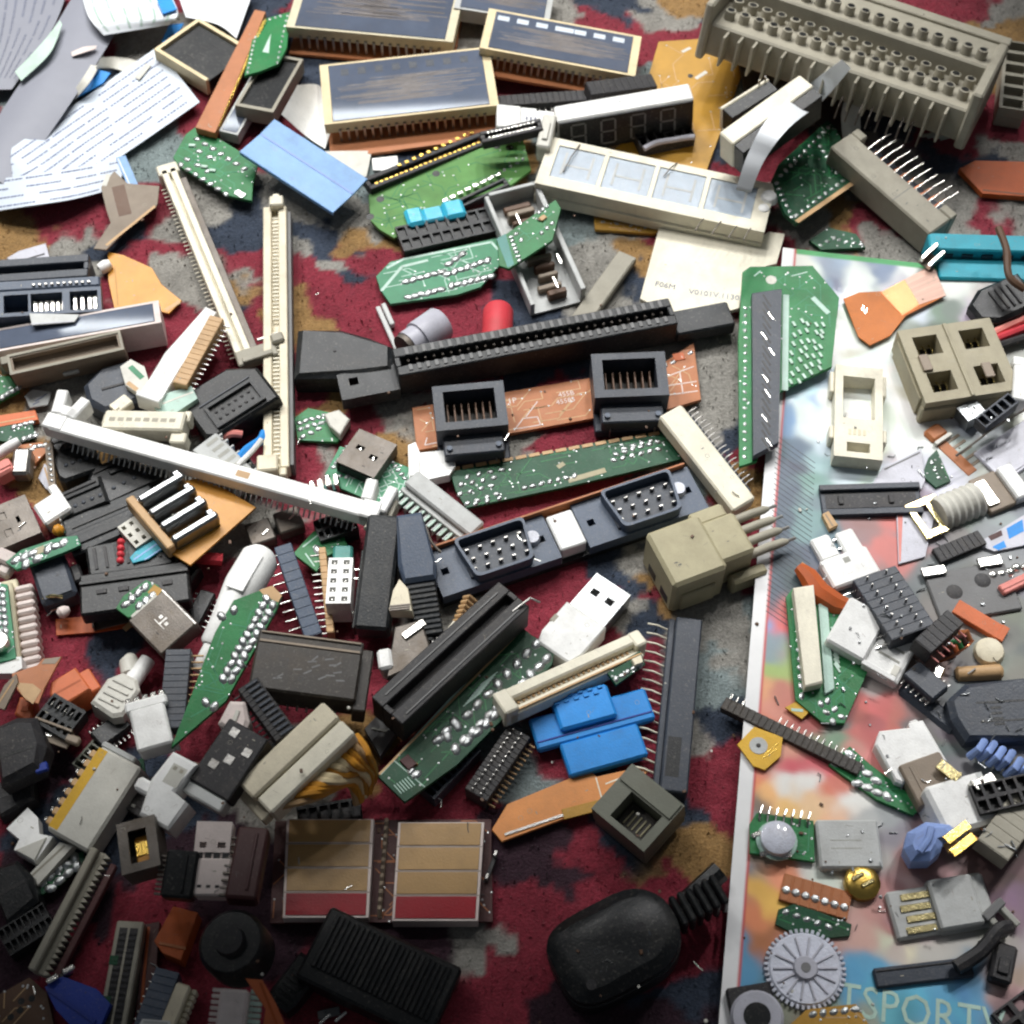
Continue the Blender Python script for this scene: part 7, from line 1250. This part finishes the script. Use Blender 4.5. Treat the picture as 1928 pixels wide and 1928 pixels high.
dots(T, [((842, 1386), (1010, 1212), 10), ((858, 1410), (1030, 1240), 12), ((825, 1392), (855, 1360), 3), ((880, 1395), (950, 1330), 5)], 2.1, 1.6); dots(T, [((775, 1450), (785, 1458), 2)], 1.8, 1.2)
T.add('silk_line', mark(T, (716, 1458), (952, 1204), .8, ''), 'mint'); T.add('silk_mark', [mark(T, (742+k*5, 1478-k*3), (756+k*5, 1494-k*3), .35, '') for k in range(6)]+[mark(T, (872+k*4, 1330-k*5), (905+k*4, 1305-k*5), .35, '') for k in range(9)], 'mint', kind='stuff'); T.add('silk_line', mark(T, (742, 1432), (800, 1482), .4, ''), 'mint'); T.add('component', prism([T.at(*p) for p in ((752, 1434), (768, 1422), (786, 1440), (770, 1452))], 1.8, 3, .3), 'maroon'); T.add('amber_lead', mark(T, (772, 1448), (786, 1438), .8, '', h=.4), 'amber'); T.add('raw_edge', [mark(T, (714, 1458), (985, 1183), .8, '', h=.1)], 'tan')
T = item('usb_plug', 'white usb plug with steel shell on navy carpet', 'usb plug', (1042, 1228, 1156, 1096), 88, 10); usb_plug(T, .46, 'plugshell', 'white'); T.add('side_notch', cbox(T.L*.26, T.L*.36, T.W*.4, T.W*.52, 3, T.H+.1, .4), 'greybeige')
T = item('board_connector', 'long cream board connector above the blue port cover', 'connector', (948, 1322, 1206, 1206), 44, 9, roll=-8)
L, W, H = T.L, T.W, T.H
T.add('housing', [cbox(0, L, W*.02, W/2, 0, H, .7), cbox(0, L, -W*.16, W*.0, 0, H*.6, .3), cbox(0, L*.98, -W/2, -W*.18, 0, H*.7, .5)], 'cream'); T.many('contact', cbox(-.5, .5, -W*.12, 0, 0, .6, .1), 'tan', [(4+k*(L-8)/24, -W*.0, H*.6) for k in range(24)], False, True); T.add('steel_rail', cbox(2, L-2, -W*.44, -W*.36, H*.7, H*.8, .1), 'tan'); T.add('end_block', cbox(-2, 4, -W/2, W/2, 0, H*1.05, .6), 'cream'); T.add('end_block', cbox(L-3, L+2, -W*.2, W/2, 0, H*1.05, .6), 'cream')
T = plate('circuit_board', 'small dark board bit with tan blocks at right end of cream connector', 'circuit board', [(1140, 1262), (1205, 1225), (1215, 1250), (1160, 1290)], 1.6, 'deepgreen'); dots(T, [((1160, 1278), (1205, 1252), 5)], 1.2, .9); T.add('component', prism([T.at(*p) for p in ((1188, 1246), (1206, 1238), (1210, 1252), (1194, 1258))], 1.6, 4, .3), 'ivory')
T = item('port_cover', 'blue plastic port cover with wide flange and lower tab', 'cover', (1004, 1372, 1226, 1312), 62, 11)
L, W, H = T.L, T.W, T.H
T.add('flange', [cbox(0, L, -W/2, W/2, 2, H*.55, .8)], 'blue'); T.add('hood', [cbox(L*.22, L*.7, -W*.2, W*.86, 2, H*.8, 1)], 'blue'); T.many('rib', cbox(-1.0, 1.0, -.6, .6, 0, .6, .2), 'blue', [(L*.25+k*L*.085+(r % 2)*2, W*.62+r*2, H*.8) for k in range(5) for r in range(2)], False); T.add('tab', [cbox(L*.18, L*.84, -W*1.5, -W*.48, 1, 6, .8)], 'blue'); T.add('seam', cbox(.5, L-.5, -W*.3, -W*.26, H*.55, H*.58, 0), 'navy')
T = item('pin_header', 'dark vertical strip on carpet with a comb of bright bent pins', 'connector', (1262, 1490, 1292, 1162), 64, 9)
T.add('housing', [cbox(0, T.L, -T.W/2, T.W*.3, 0, T.H, .6), cbox(0, T.L, T.W*.3, T.W/2, 0, T.H*.7, .4)], 'slate'); T.add('recess', [cbox(T.L*.08, T.L*.3, -T.W*.2, T.W*.2, T.H, T.H+.05, 0)], 'jet')
T.many('pin', tube([(0, 0, 0), (.4, 4, 2), (1.2, 8, 1)], .42, 6), 'cream', [((k+.3)*T.L/18, T.W/2, 2) for k in range(18)], True)
T = item('power_connector', 'khaki power connector block with four grey prongs, centre right', 'connector', (1240, 1050, 1402, 990), 132, 22)
L, W, H = T.L, T.W, T.H
T.add('housing', [cbox(0, L*.62, -W*.46, W*.4, 0, H, 1.4), cbox(L*.55, L, -W*.34, W*.3, 0, H*.9, 1.2), cbox(L*.55, L*.95, W*.3, W*.52, 0, H*.8, 1), cbox(L*.1, L*.5, -W*.5, -W*.44, 2, H*.6, .6)], 'khaki')
T.many('prong', tube([(0, 0, 0), (9, 0, .6), (15, 0, .2), (17, 0, -.2)], [1.9, 1.9, 1.7, 1.0], 10), 'greybeige', [(L-.5, -W*.26+k*W*.18, H*.55) for k in range(4)], True); T.many('prong_tip', tube([(0, 0, 0), (4, 0, 0)], .7, 8), 'steel', [(L+16, -W*.26+k*W*.18, H*.55) for k in range(4)], True); T.add('lower_lug', [cbox(L*.7, L*1.12, -W*.52, -W*.36, 0, H*.4, 1)], 'khaki'); T.many('dark_slot', cbox(-.1, .1, -3, 3, 0, 5, 0), 'charcoal', [(-.05, -W*.25, 3), (-.05, W*.1, 3)], False)
# ---------------- lower left
T = item('ribbon_connector', 'ivory two part connector with a fan of amber wires', 'connector', (478, 1505, 640, 1352), 88, 13)
L, W, H = T.L, T.W, T.H
T.add('housing', [cbox(0, L, W*.02, W/2, 0, H, .8)], 'ivory'); T.add('cap', [cbox(L*.02, L*1.0, -W*.42, -W*.0, 0, H*.92, .8)], 'cream'); T.many('contact', cbox(-.9, .9, 0, 1.4, 0, 1, .2), 'gold', [(4+k*(L-8)/12, W/2, H*.5) for k in range(13)], False); T.add('foot', [cbox(-3, 1, -W*.3, W*.4, 0, H*.5, .5)], 'ivory')
for k in range(14):
    t_ = k/13; a = (520+t_*150, 1520-t_*135); b = (600+t_*95, 1500-t_*75); c = (655+t_*50, 1480-t_*35+RND.uniform(-6, 6)); d = (672+t_*30, 1510-t_*30+RND.uniform(-8, 8))
    zb = T.M.translation.z; q = [T.Mi @ P(*a, zb+7), T.Mi @ P((a[0]+b[0])/2+4, (a[1]+b[1])/2, zb+9+RND.uniform(-2, 2)), T.Mi @ P(*b, zb+5+RND.uniform(-2, 3)), T.Mi @ P(*c, zb-4+RND.uniform(-3, 3)), T.Mi @ P(*d, zb-14)]
    T.add('wire', tube([tuple(c_) for c_ in cat_rom([tuple(v) for v in q], 4)], 1.4, 7), RND.choice(('amber', 'wood', 'tan')), True)
T = item('usb_plug', 'dark grey usb plug with three punched squares leaning on ivory connector', 'usb plug', (378, 1508, 464, 1378), 92, 10)
L, W, H = T.L, T.W, T.H
T.add('shell', [cbox(L*.16, L*1.05, -W*.46, W*.46, 1, H, .5)], 'charcoal'); T.many('punched_square', cbox(-1.6, 1.6, -1.6, 1.6, 0, .3, .1), 'steel', [(L*.46, W*.2, H), (L*.6, -W*.02, H), (L*.92, W*.2, H), (L*.78, -W*.25, H)], False); T.box('collar', 0, L*.16, -W*.42, W*.46, 1, H*.9, 'palegrey', .6)
T = item('wafer_connector', 'white plug cluster with side peg under dark grey usb plug', 'connector', (284, 1545, 356, 1430), 84, 12)
L, W, H = T.L, T.W, T.H
T.add('housing', [prism([(0, -W*.42), (L*.45, -W/2), (L*.5, -W*.1), (L, -W*.2), (L, W*.42), (L*.5, W*.5), (0, W*.3)], 0, H, 1.2), cbox(L*.3, L*.5, W*.3, W*.85, 2, H*.7, 1)], 'white'); T.add('recess', [cbox(L*.55, L*.86, -W*.1, W*.25, H, H+.06, 0)], 'dirtywhite'); T.many('slot_mouth', cbox(-.7, .7, -.7, .7, 0, .1, 0), 'greybeige', [(L*.8, W*.0, H+.06), (L*.8, W*.16, H+.06)], False)
T = plate('film_strip', 'tiny green and steel scrap peeping by white plug cluster', 'strip', [(246, 1440), (270, 1425), (276, 1470), (256, 1490)], 1.4, 'deepgreen', part='film'); dots(T, [((258, 1455), (264, 1480), 2)], 1.4, 1)
T = item('edge_connector', 'dirty white connector with yellow stripe and pin row, lower left', 'connector', (118, 1578, 220, 1420), 106, 13)
L, W, H = T.L, T.W, T.H
T.add('housing', [cbox(0, L, -W/2, W*.34, 0, H, 1), cbox(L*.02, L*.96, W*.34, W*.4, 0, H*.6, .4)], 'dirtywhite'); T.add('stripe', cbox(L*.04, L*.98, W*.16, W*.33, H, H+.06, 0), 'yellow')
T.many('contact', cbox(-1.4, 1.4, 0, 3.2, 0, 1.6, .4), 'tan', [(L*.1+k*L*.115, W*.36, H*.55) for k in range(8)], False); T.many('contact_tip', cbox(-.8, .8, 3.1, 4.4, .3, 1.2, .2), 'nickel', [(L*.1+k*L*.115, W*.36, H*.55) for k in range(8)], False); T.box('end_cap', L, L+2.4, -W*.3, W*.36, 0, H*.9, 'palegrey', .6)
T = plate('plastic_clip', 'white angular clip below left end of yellow striped connector', 'plastic part', [(12, 1560), (52, 1520), (72, 1540), (74, 1570), (100, 1575), (66, 1624), (26, 1600), (36, 1580)], 6, 'white', part='clip', lift=3); T.add('step', prism([T.at(*p) for p in ((30, 1602), (88, 1578), (66, 1622))], 6, 7, .3), 'dirtywhite')
T = plate('plastic_strip', 'white pale strip lying on dark green board, lower left', 'plastic part', [(34, 1668), (112, 1586), (138, 1592), (70, 1668)], 4, 'dirtywhite', part='strip', lift=3); T.add('rib', mark(T, (44, 1664), (122, 1592), .8, ''), 'greybeige')
T = plate('circuit_board', 'dark green board with solder ends below white pale strip', 'circuit board', [(22, 1680), (90, 1640), (156, 1602), (160, 1620), (110, 1668), (60, 1694), (36, 1692)], 1.8, 'deepgreen', lift=5); dots(T, [((80, 1660), (140, 1615), 5), ((95, 1672), (145, 1630), 4)], 1.8, 1.3)
T = item('usb_socket', 'small worn usb metal socket with gold tongue, lower left', 'socket', (224, 1600, 296, 1580), 92, 11)
L, W, H = T.L, T.W, T.H
T.add('shell', [holeplate(0, L, -W/2, W/2, H-1, H, [(L*.26, L*.74, -W*.34, W*.3)]), cbox(0, L, -W/2, -W/2+.8, 0, H-1, .1), cbox(0, L, W/2-.8, W/2, 0, H-1, .1), cbox(0, .8, -W/2+.8, W/2-.8, 0, H-1, .1), cbox(L-.8, L, -W/2+.8, W/2-.8, 0, H-1, .1), cbox(.8, L-.8, -W/2+.8, W/2-.8, 0, .8, 0)], 'dullsteel'); T.box('tongue', L*.32, L*.68, -W*.3, W*.26, .8, 6.5, 'amber', .5); T.many('contact', cbox(-.5, .5, -2.4, 2.4, 0, .5, .1), 'gold', [(L*.38+k*L*.08, 0, 6.5) for k in range(4)], False)
T = item('pin_header', 'long grey toothed rail lying diagonally at lower left', 'connector', (68, 1830, 188, 1600), 36, 8)
L, W, H = T.L, T.W, T.H
T.add('rail', [cbox(0, L, W*.1, W/2, 0, H, .5), cbox(0, L, -W*.2, W*.1, 0, H*.6, .3)], 'greybeige'); T.many('tooth', prism([(-L/44, 0), (L/44, 0), (0, -W*.34)], 1, H*.6, .2), 'greybeige', [((k+.5)*L/22, -W*.19, 0) for k in range(22)], False); T.box('backing', 2, L-2, -W*.9, -W*.55, 0, 3, 'maroon', .3)
T = item('usb_plug', 'white usb plug seen flat with dark windows, lower left', 'usb plug', (392, 1686, 406, 1546), 70, 9)
L, W, H = T.L, T.W, T.H
T.add('shell', [holeplate(L*.58, L, -W*.42, W*.48, H-1.2, H-.6, [(L*.64, L*.72, -W*.3, -W*.1), (L*.64, L*.72, W*.18, W*.36)]), cbox(L*.58, L, -W*.42, W*.48, 1, H-3, .3)], 'pinkwhite'); T.add('grip', [cbox(0, L*.5, -W/2, W*.4, 0, H, .6)], 'pinkwhite'); T.many('window', cbox(-2.6, 2.6, -1.1, 1.1, 0, .3, .1), 'charcoal', [(L*.53, -W*.32+k*W*.22, H-1.1) for k in range(4)], False); T.add('core', cbox(L*.5, L*.58, -W*.44, W*.42, 0, H-1.2, .2), 'pinkwhite'); T.many('dot', cbox(-.5, .5, -.7, .7, 0, .06, 0), 'charcoal', [(L*.12, -W*.2+k*3, H) for k in range(3)], False)
for ln, wd, m_, lab in (((452, 1690, 478, 1556), 56, 'maroon', 'dark maroon board lying left of the segment display pair'), ((330, 1690, 345, 1600), 60, 'jet', 'black block in shadow left of the flat white usb plug')):
    T = item('plastic_block', lab, 'block', ln, wd, 7); T.add('block', [cbox(0, T.L, -T.W/2, T.W/2, 0, 7, .8), cbox(T.L*.1, T.L*.9, -T.W*.2, -T.W*.1, 7, 7.6, .2)], m_); T.many('pin', cbox(-.4, .4, 0, 3, 2, 3, .1), 'dullsteel', [(T.L*.1+k*T.L*.1, T.W/2, 0) for k in range(9)], False)
# segment display pair
T = plate('circuit_board', 'brown board with pin rows under the two bar displays', 'circuit board', [(518, 1545), (925, 1542), (928, 1735), (508, 1738)], 1.8, 'maroon')
T.many('pin', tube([(0, -1, 0), (0, 1.2, 2.4), (0, 2.6, 1.2)], .8, 7), 'taupe', T.row((728, 1558), (715, 1722), 12), True)
for x0, x1, lab in (((536, 712), (530, 688), 'left'), ((748, 912), (736, 898), 'right'))[0:0] or (((540, 704), (532, 694), 'left one of the two amber and red bar displays'), ((750, 912), (738, 900), 'right one of the two amber and red bar displays')):
    q = [(x0[0], 1542 if x0[0] < 600 else 1548), (x0[1], 1542 if x0[0] < 600 else 1548), (x1[1], 1728 if x0[0] < 600 else 1734), (x1[0], 1728 if x0[0] < 600 else 1734)]
    T = plate('bar_display', lab, 'display', q, 7, 'pinkwhite', part='case', axis=(1, 0))
    for k in range(4):
        f = lambda u_, v_: (q[0][0]+(q[1][0]-q[0][0])*u_+(q[3][0]-q[0][0]+(q[2][0]-q[1][0]-q[3][0]+q[0][0])*u_)*v_, q[0][1]+(q[3][1]-q[0][1])*v_)
        a0, a1 = .012+k*.247, .012+k*.247+.222
        T.add('bar_window', prism([T.at(*f(.03, a0)), T.at(*f(.965, a0)), T.at(*f(.965, a1)), T.at(*f(.03, a1))], 7, 7.35, .15), 'facered' if k == 3 else 'facegold')
    T.add('seam', [mark(T, f(0, .247*k+.001), f(1, .247*k+.001), .3, '', h=.05) for k in (1, 2, 3)], 'taupe', kind='stuff')
T = plate('flex_cable', 'orange flex with copper tracks and pointed bare end', 'cable end', [(926, 1562), (955, 1514), (1110, 1450), (1124, 1462), (1206, 1444), (1220, 1452), (1176, 1498), (1130, 1522), (1060, 1542), (945, 1584)], 1.6, 'apricot', part='film', lift=3)
T.add('copper_panel', [prism([T.at(*p) for p in ((1126, 1466), (1200, 1446), (1210, 1456), (1140, 1512))], 1.4, 1.55, 0)], 'tan'); T.add('track', [mark(T, a, b, .5, '') for a, b in (((1122, 1464), (1136, 1514)), ((1136, 1514), (1212, 1452)), ((1140, 1476), (1196, 1454)), ((1160, 1500), (1180, 1460)), ((1172, 1494), (1196, 1454)))], 'cream', kind='stuff'); T.add('edge_solder', [mark(T, (950, 1572), (1128, 1512), .9, '', h=.5)], 'steel')
T = item('cable_end', 'tan flex tail in shadow under the orange flex', 'cable end', (1060, 1532, 1176, 1502), 20, 1.2); T.add('film', [cbox(0, T.L, -T.W/2, T.W/2, 0, .6, .1), cbox(T.L*.7, T.L, -T.W*.3, T.W*.3, .6, .8, 0)], 'mustard')
T = item('phone_jack', 'grey green square phone jack lying tilted near magazine corner', 'socket', (1150, 1576, 1302, 1540), 176, 15)
L, W, H = T.L, T.W, T.H
T = T; M2 = T.root
T.root.rotation_euler.rotate_axis("Z", .62)
T.add('housing', [holeplate(L*.12, L*.88, -W*.36, W*.36, 4, H, [(L*.2, L*.6, -W*.26, W*.16)]), cbox(L*.12, L*.88, -W*.36, W*.36, 0, 4, .6)], 'murky'); T.box('cavity_floor', L*.21, L*.59, -W*.25, W*.15, 4, 6, 'bronzeblack', .3); T.add('rim', [cbox(L*.62, L*.86, -W*.34, W*.34, H, H+.8, .4)], 'murky'); T.many('contact', cbox(-3, 3, -.3, .3, 0, .5, .1), 'khaki', [(L*.4, -W*.16+k*2, 6) for k in range(5)], False)
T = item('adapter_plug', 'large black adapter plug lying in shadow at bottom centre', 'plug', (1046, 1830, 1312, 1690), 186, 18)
L, W, H = T.L, T.W, T.H
ol = [(L*.42+L*.42*math.copysign(abs(math.cos(a))**.5, math.cos(a)), W*.48*math.copysign(abs(math.sin(a))**.55, math.sin(a))*(1-.38*max(0, math.cos(a))**2)) for a in [2*math.pi*(k+.5)/36 for k in range(36)]]
T.add('body', [prism(ol, 0, H*.55, .6), prism([(x*.985+L*.006, y*.97) for x, y in ol], H*.56, H, 4.5)], 'jet', True); T.many('rib', cbox(-1.2, 1.2, -W*.17, W*.17, 2, H*.8, .8), 'jet', [(L*.87+k*3.2, 0, 0) for k in range(6)], False); T.add('core', tube([(L*.8, 0, H*.4), (L*1.18, 0, H*.4)], W*.09, 12), 'jet', True); pass; T.many('screw_hole', tube([(0, 0, 0), (0, 0, .12)], 1.8, 12), 'charcoal', [(L*.16, W*.28, H), (L*.16, -W*.28, H), (L*.6, 0, H)], True)
wire('black_lead', 'thick black cable stub leaving the adapter plug', [(1290, 1702, 9), (1330, 1664, 9), (1356, 1640, 10)], 4, 'jet', cat='cable')
# bottom strip, mostly in shadow
T = item('edge_connector', 'dim grey strip with dark sockets and green patches, lower left', 'connector', (205, 1960, 246, 1734), 52, 9)
L, W, H = T.L, T.W, T.H
T.box('housing', 0, L, -W/2, W/2, 0, H, 'greybeige', .5); T.many('socket_mouth', cbox(-1.5, 1.5, -1.4, 1.4, 0, .1, 0), 'charcoal', [(4+k*(L-8)/16, W*y, H) for k in range(17) for y in (-.18, .2)], False); T.add('green_patch', [cbox(L*.3, L*.36, W*.2, W/2+.1, H, H+.15, 0)], 'deepgreen'); T.add('green_patch', [cbox(L*.62, L*.7, W*.2, W/2+.1, H, H+.15, 0)], 'deepgreen')
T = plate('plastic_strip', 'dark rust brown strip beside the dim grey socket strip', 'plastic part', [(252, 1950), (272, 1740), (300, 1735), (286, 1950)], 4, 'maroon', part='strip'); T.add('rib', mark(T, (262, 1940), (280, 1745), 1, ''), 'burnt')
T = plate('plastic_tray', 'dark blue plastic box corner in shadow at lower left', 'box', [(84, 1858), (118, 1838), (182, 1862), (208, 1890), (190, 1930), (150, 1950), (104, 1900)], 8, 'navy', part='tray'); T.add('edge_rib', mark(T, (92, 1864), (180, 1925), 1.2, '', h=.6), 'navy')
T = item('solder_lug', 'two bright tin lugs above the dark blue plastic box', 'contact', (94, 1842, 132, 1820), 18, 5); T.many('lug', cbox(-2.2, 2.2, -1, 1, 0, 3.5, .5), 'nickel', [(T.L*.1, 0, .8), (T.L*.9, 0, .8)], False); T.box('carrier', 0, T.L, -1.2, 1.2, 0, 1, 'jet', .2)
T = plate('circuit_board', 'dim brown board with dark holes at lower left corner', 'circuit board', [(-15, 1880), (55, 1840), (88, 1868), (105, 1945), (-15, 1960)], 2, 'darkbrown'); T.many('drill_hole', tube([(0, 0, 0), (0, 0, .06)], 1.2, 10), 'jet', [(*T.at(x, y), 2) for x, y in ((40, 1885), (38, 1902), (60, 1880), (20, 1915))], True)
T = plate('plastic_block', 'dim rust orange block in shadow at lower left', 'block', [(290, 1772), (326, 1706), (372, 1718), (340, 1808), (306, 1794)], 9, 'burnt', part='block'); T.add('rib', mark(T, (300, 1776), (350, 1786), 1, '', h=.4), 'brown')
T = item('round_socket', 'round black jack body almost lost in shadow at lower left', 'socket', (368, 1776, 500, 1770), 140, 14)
L, W, H = T.L, T.W, T.H
T.add('body', tube([(L/2, 0, 0), (L/2, 0, H-2), (L/2, 0, H)], [L*.48, L*.48, L*.42], 26), 'jet', True); T.add('collar', tube([(L/2, 0, H), (L/2, 0, H+2.5)], [L*.22, L*.2], 20), 'charcoal', True); T.add('bore', tube([(L/2, 0, H+2.4), (L/2, 0, H+2.6)], L*.1, 16), 'jet', True)
T = item('edge_connector', 'dark slate strip lying beside cream toothed strip at bottom', 'connector', (272, 1940, 316, 1826), 46, 8); header(T, 8, 'blueblack', 'steel', 2, side=1)
T = item('wafer_connector', 'cream toothed strip at the bottom edge left', 'connector', (306, 1950, 346, 1852), 28, 9); L, W, H = T.L, T.W, T.H
T.box('housing', 0, L, -W/2, W/2, 0, H, 'ivory', .6); T.many('tooth', cbox(-.9, .9, -2, 0, 2, H*.7, .4), 'ivory', [(3+k*L/9, -W/2, 0) for k in range(8)], False)
T = plate('plastic_plate', 'small white plate corner cut by the bottom edge left', 'plastic part', [(250, 1950), (268, 1918), (320, 1922), (330, 1955)], 3, 'white', part='panel', lift=4); T.add('rib', mark(T, (270, 1924), (316, 1927), .8, ''), 'palegrey')
T = item('wafer_connector', 'white connector with bristly sides at the bottom edge', 'connector', (430, 1965, 444, 1862), 76, 12); L, W, H = T.L, T.W, T.H
T.box('housing', 0, L, -W*.3, W*.36, 0, H, 'pinkwhite', .9); T.many('bristle', cbox(-.6, .6, 0, 4, 3, 4.4, .2), 'pinkwhite', [(2+k*L/9, W*.35, 0) for k in range(9)], False); T.many('lead', cbox(-.7, .7, -4, 0, H*.5, H*.6, .2), 'silk', [(2+k*L/9, -W*.29, 0) for k in range(9)], False)
T = plate('flex_cable', 'orange curved flex right of the bristly white connector', 'cable end', [(462, 1842), (494, 1845), (520, 1890), (545, 1950), (492, 1955), (500, 1900)], 1.2, 'orange', part='film'); T.add('fold_line', mark(T, (490, 1850), (528, 1945), .8, ''), 'burnt')
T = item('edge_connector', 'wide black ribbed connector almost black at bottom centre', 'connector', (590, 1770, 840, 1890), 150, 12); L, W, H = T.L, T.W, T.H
T.box('housing', 0, L, -W/2, W/2, 0, H, 'jet', 1); T.many('rib', cbox(-.7, .7, -W*.3, W*.42, 0, 1, .2), 'jet', [(4+k*(L-8)/22, 0, H) for k in range(23)], False)
T = item('pin_pair', 'two bright wire ends at the bottom edge centre', 'contact', (598, 1916, 640, 1906), 22, 4); T.many('lead', cbox(0, 5, -.5, .5, 0, .9, .2), 'nickel', [(0, -1.5, 1, .5), (T.L*.7, -2, 1, .5)], False); T.box('carrier', 0, T.L, 0, 3, 0, 1.6, 'midgrey', .3)
T = item('dark_plug', 'tall black body block at left edge below the white clip', 'plug', (-10, 1690, 60, 1650), 110, 9); L, W, H = T.L, T.W, T.H
T.add('grip', prism([(0, -W/2), (L*.9, -W*.4), (L, 0), (L*.8, W*.4), (0, W/2)], 0, H, 2), 'jet'); T.add('groove', cbox(2, L*.8, -.6, .6, H, H+.1, 0), 'charcoal')
T = item('pin_pair', 'two small bright pins beside the left bar display board', 'contact', (915, 1652, 935, 1598), 14, 4); T.many('lead', cbox(-1.2, 1.2, -.6, .6, 0, 2, .2), 'steel', [(T.L*.1, 0, .8), (T.L*.9, 0, .8)], False); T.box('carrier', 0, T.L, -.8, .8, 0, 1, 'charcoal', .2)
# ================================================================ crumbs between the parts
def scatter(name, label, n, geoms, m, area, seed, zoff=.2):
    r = random.Random(seed); gs = []
    for k in range(n):
        px, py = r.uniform(*area[:2]), r.uniform(*area[2:]); p = P(px, py, 0)
        for it in range(3): p = P(px, py, float(hat(p.x, p.y)))
        M = Matrix.Translation((p.x, p.y, p.z+zoff)) @ Matrix.Rotation(r.uniform(0, 6.28), 4, 'Z') @ Matrix.Rotation(r.uniform(-.15, .15), 4, 'Y') @ Matrix.Scale(r.uniform(.45, .95), 4)
        gs.append(xf(r.choice(geoms), M))
    o = bpy.data.objects.new(name, mesh_of(name, gs, m, True)); SC.collection.objects.link(o); o['kind'] = 'stuff'; o['label'] = label
pin_g = [tube([(-3, 0, .3), (0, 0, .5), (2, .6, .4)], .3, 5), cbox(-2.2, 2.2, -.3, .3, 0, .5, .1), tube([(-2, 0, .3), (1, 0, .3), (1.6, 1.4, .4)], .28, 5)]
chip_g = [cbox(-.9, .9, -.6, .6, 0, .6, .15), cbox(-.6, .6, -.5, .5, 0, .4, .1), dome(.9, .8, 6)]
scatter('metal_bits', 'tiny loose pins and bright metal crumbs strewn over the heap', 40, pin_g, 'nickel', (0, 1928, 440, 1928), 3)
scatter('metal_bits', 'tiny loose pins thick on the right side over the magazine', 90, pin_g+chip_g, 'plugshell', (1540, 1928, 780, 1760), 4)
scatter('plastic_crumbs', 'pale plastic crumbs and chips strewn over carpet and magazine', 30, chip_g, 'dirtywhite', (0, 1928, 400, 1928), 5)
scatter('plastic_crumbs', 'dark and brown crumbs of broken board strewn between parts', 110, chip_g, 'darkbrown', (0, 1928, 400, 1928), 6)
# ================================================================ moulding marks, scratches and grime edges on bare faces
bpy.context.view_layer.update(); DG = bpy.context.evaluated_depsgraph_get()
def wear(T, seed):
    r = random.Random(seed); n = (T.M.to_3x3() @ Vector((0, 0, 1))).normalized(); Mw = T.root.matrix_world.copy(); Mwi = Mw.inverted()
    dark, lite = [], []
    if hasattr(T, 'L'): bx = (0, T.L, -T.W/2, T.W/2)
    elif hasattr(T, 's'): bx = T.s
    else: return
    area = (bx[1]-bx[0])*(bx[3]-bx[2]); tries = int(min(26, 6+area/60))
    def cast(x, y):
        o = Mw @ (Vector((x, y, T.H+14))*MM)
        ok, loc, nor, idx, ob, _ = SC.ray_cast(DG, o, -n, distance=.06)
        if not ok: return None
        q = ob
        while q.parent: q = q.parent
        if q != T.root or nor.dot(n) < .97: return None
        return (Mwi @ loc).z/MM
    for k in range(tries):
        x, y = r.uniform(bx[0], bx[1]), r.uniform(bx[2], bx[3]); z = cast(x, y)
        if z is None: continue
        rad = r.uniform(.6, 1.5); zs = [cast(x+dx*rad, y+dy*rad) for dx, dy in ((1, 0), (-1, 0), (0, 1), (0, -1))]
        if any(q is None or abs(q-z) > .03 for q in zs): continue
        kind = r.random(); a = r.uniform(0, 3.14)
        if kind < .25 and rad > 1.0:
            v, f = [], []
            for j in range(12):
                c_, s_ = math.cos(j*math.pi/6), math.sin(j*math.pi/6); v += [(rad*.7*c_, rad*.7*s_, .03), (rad*.62*c_, rad*.62*s_, .03)]
            for j in range(12): e = (j+1) % 12; f.append((2*j, 2*e, 2*e+1, 2*j+1))
            dark.append(tr((v, f), x, y, z))
        elif kind < .75: lite.append(tr(xf(cbox(-rad, rad, -.03*r.uniform(.6, 2), .03, .01, .035, 0), Matrix.Rotation(a, 4, 'Z')), x, y, z))
        else: dark.append(tr(xf(cbox(-rad*.5, rad*.5, -rad*.14, rad*.14, .01, .04, 0), Matrix.Rotation(r.choice((0, 1.5708)), 4, 'Z')), x, y, z))
    return dark, lite
todo = []
for k, T in enumerate(THINGS):
    if T.name in ('circuit_board', 'magazine', 'radio_module', 'display_module', 'bar_display') or not hasattr(T, 'H'): continue
    q = wear(T, k*7+1)
    if q: todo.append((T, q))
for T, (dark, lite) in todo:
    ms = [o.data.materials[0].name for o in T.root.children if o.type == 'MESH' and o.data.materials]; b = ms[0] if ms else 'grey'
    dk = b in ('black', 'jet', 'charcoal', 'slate', 'blueblack', 'bronzeblack', 'navy', 'maroon')
    if dark: T.add('mould_mark', dark, 'charcoal' if not dk and b in ('midgrey', 'dullsteel', 'steel') else ('slate' if dk else 'greybeige'), kind='stuff')
    if lite: T.add('scratch', lite if dk else lite[::3], 'midgrey' if dk else 'taupe', kind='stuff')
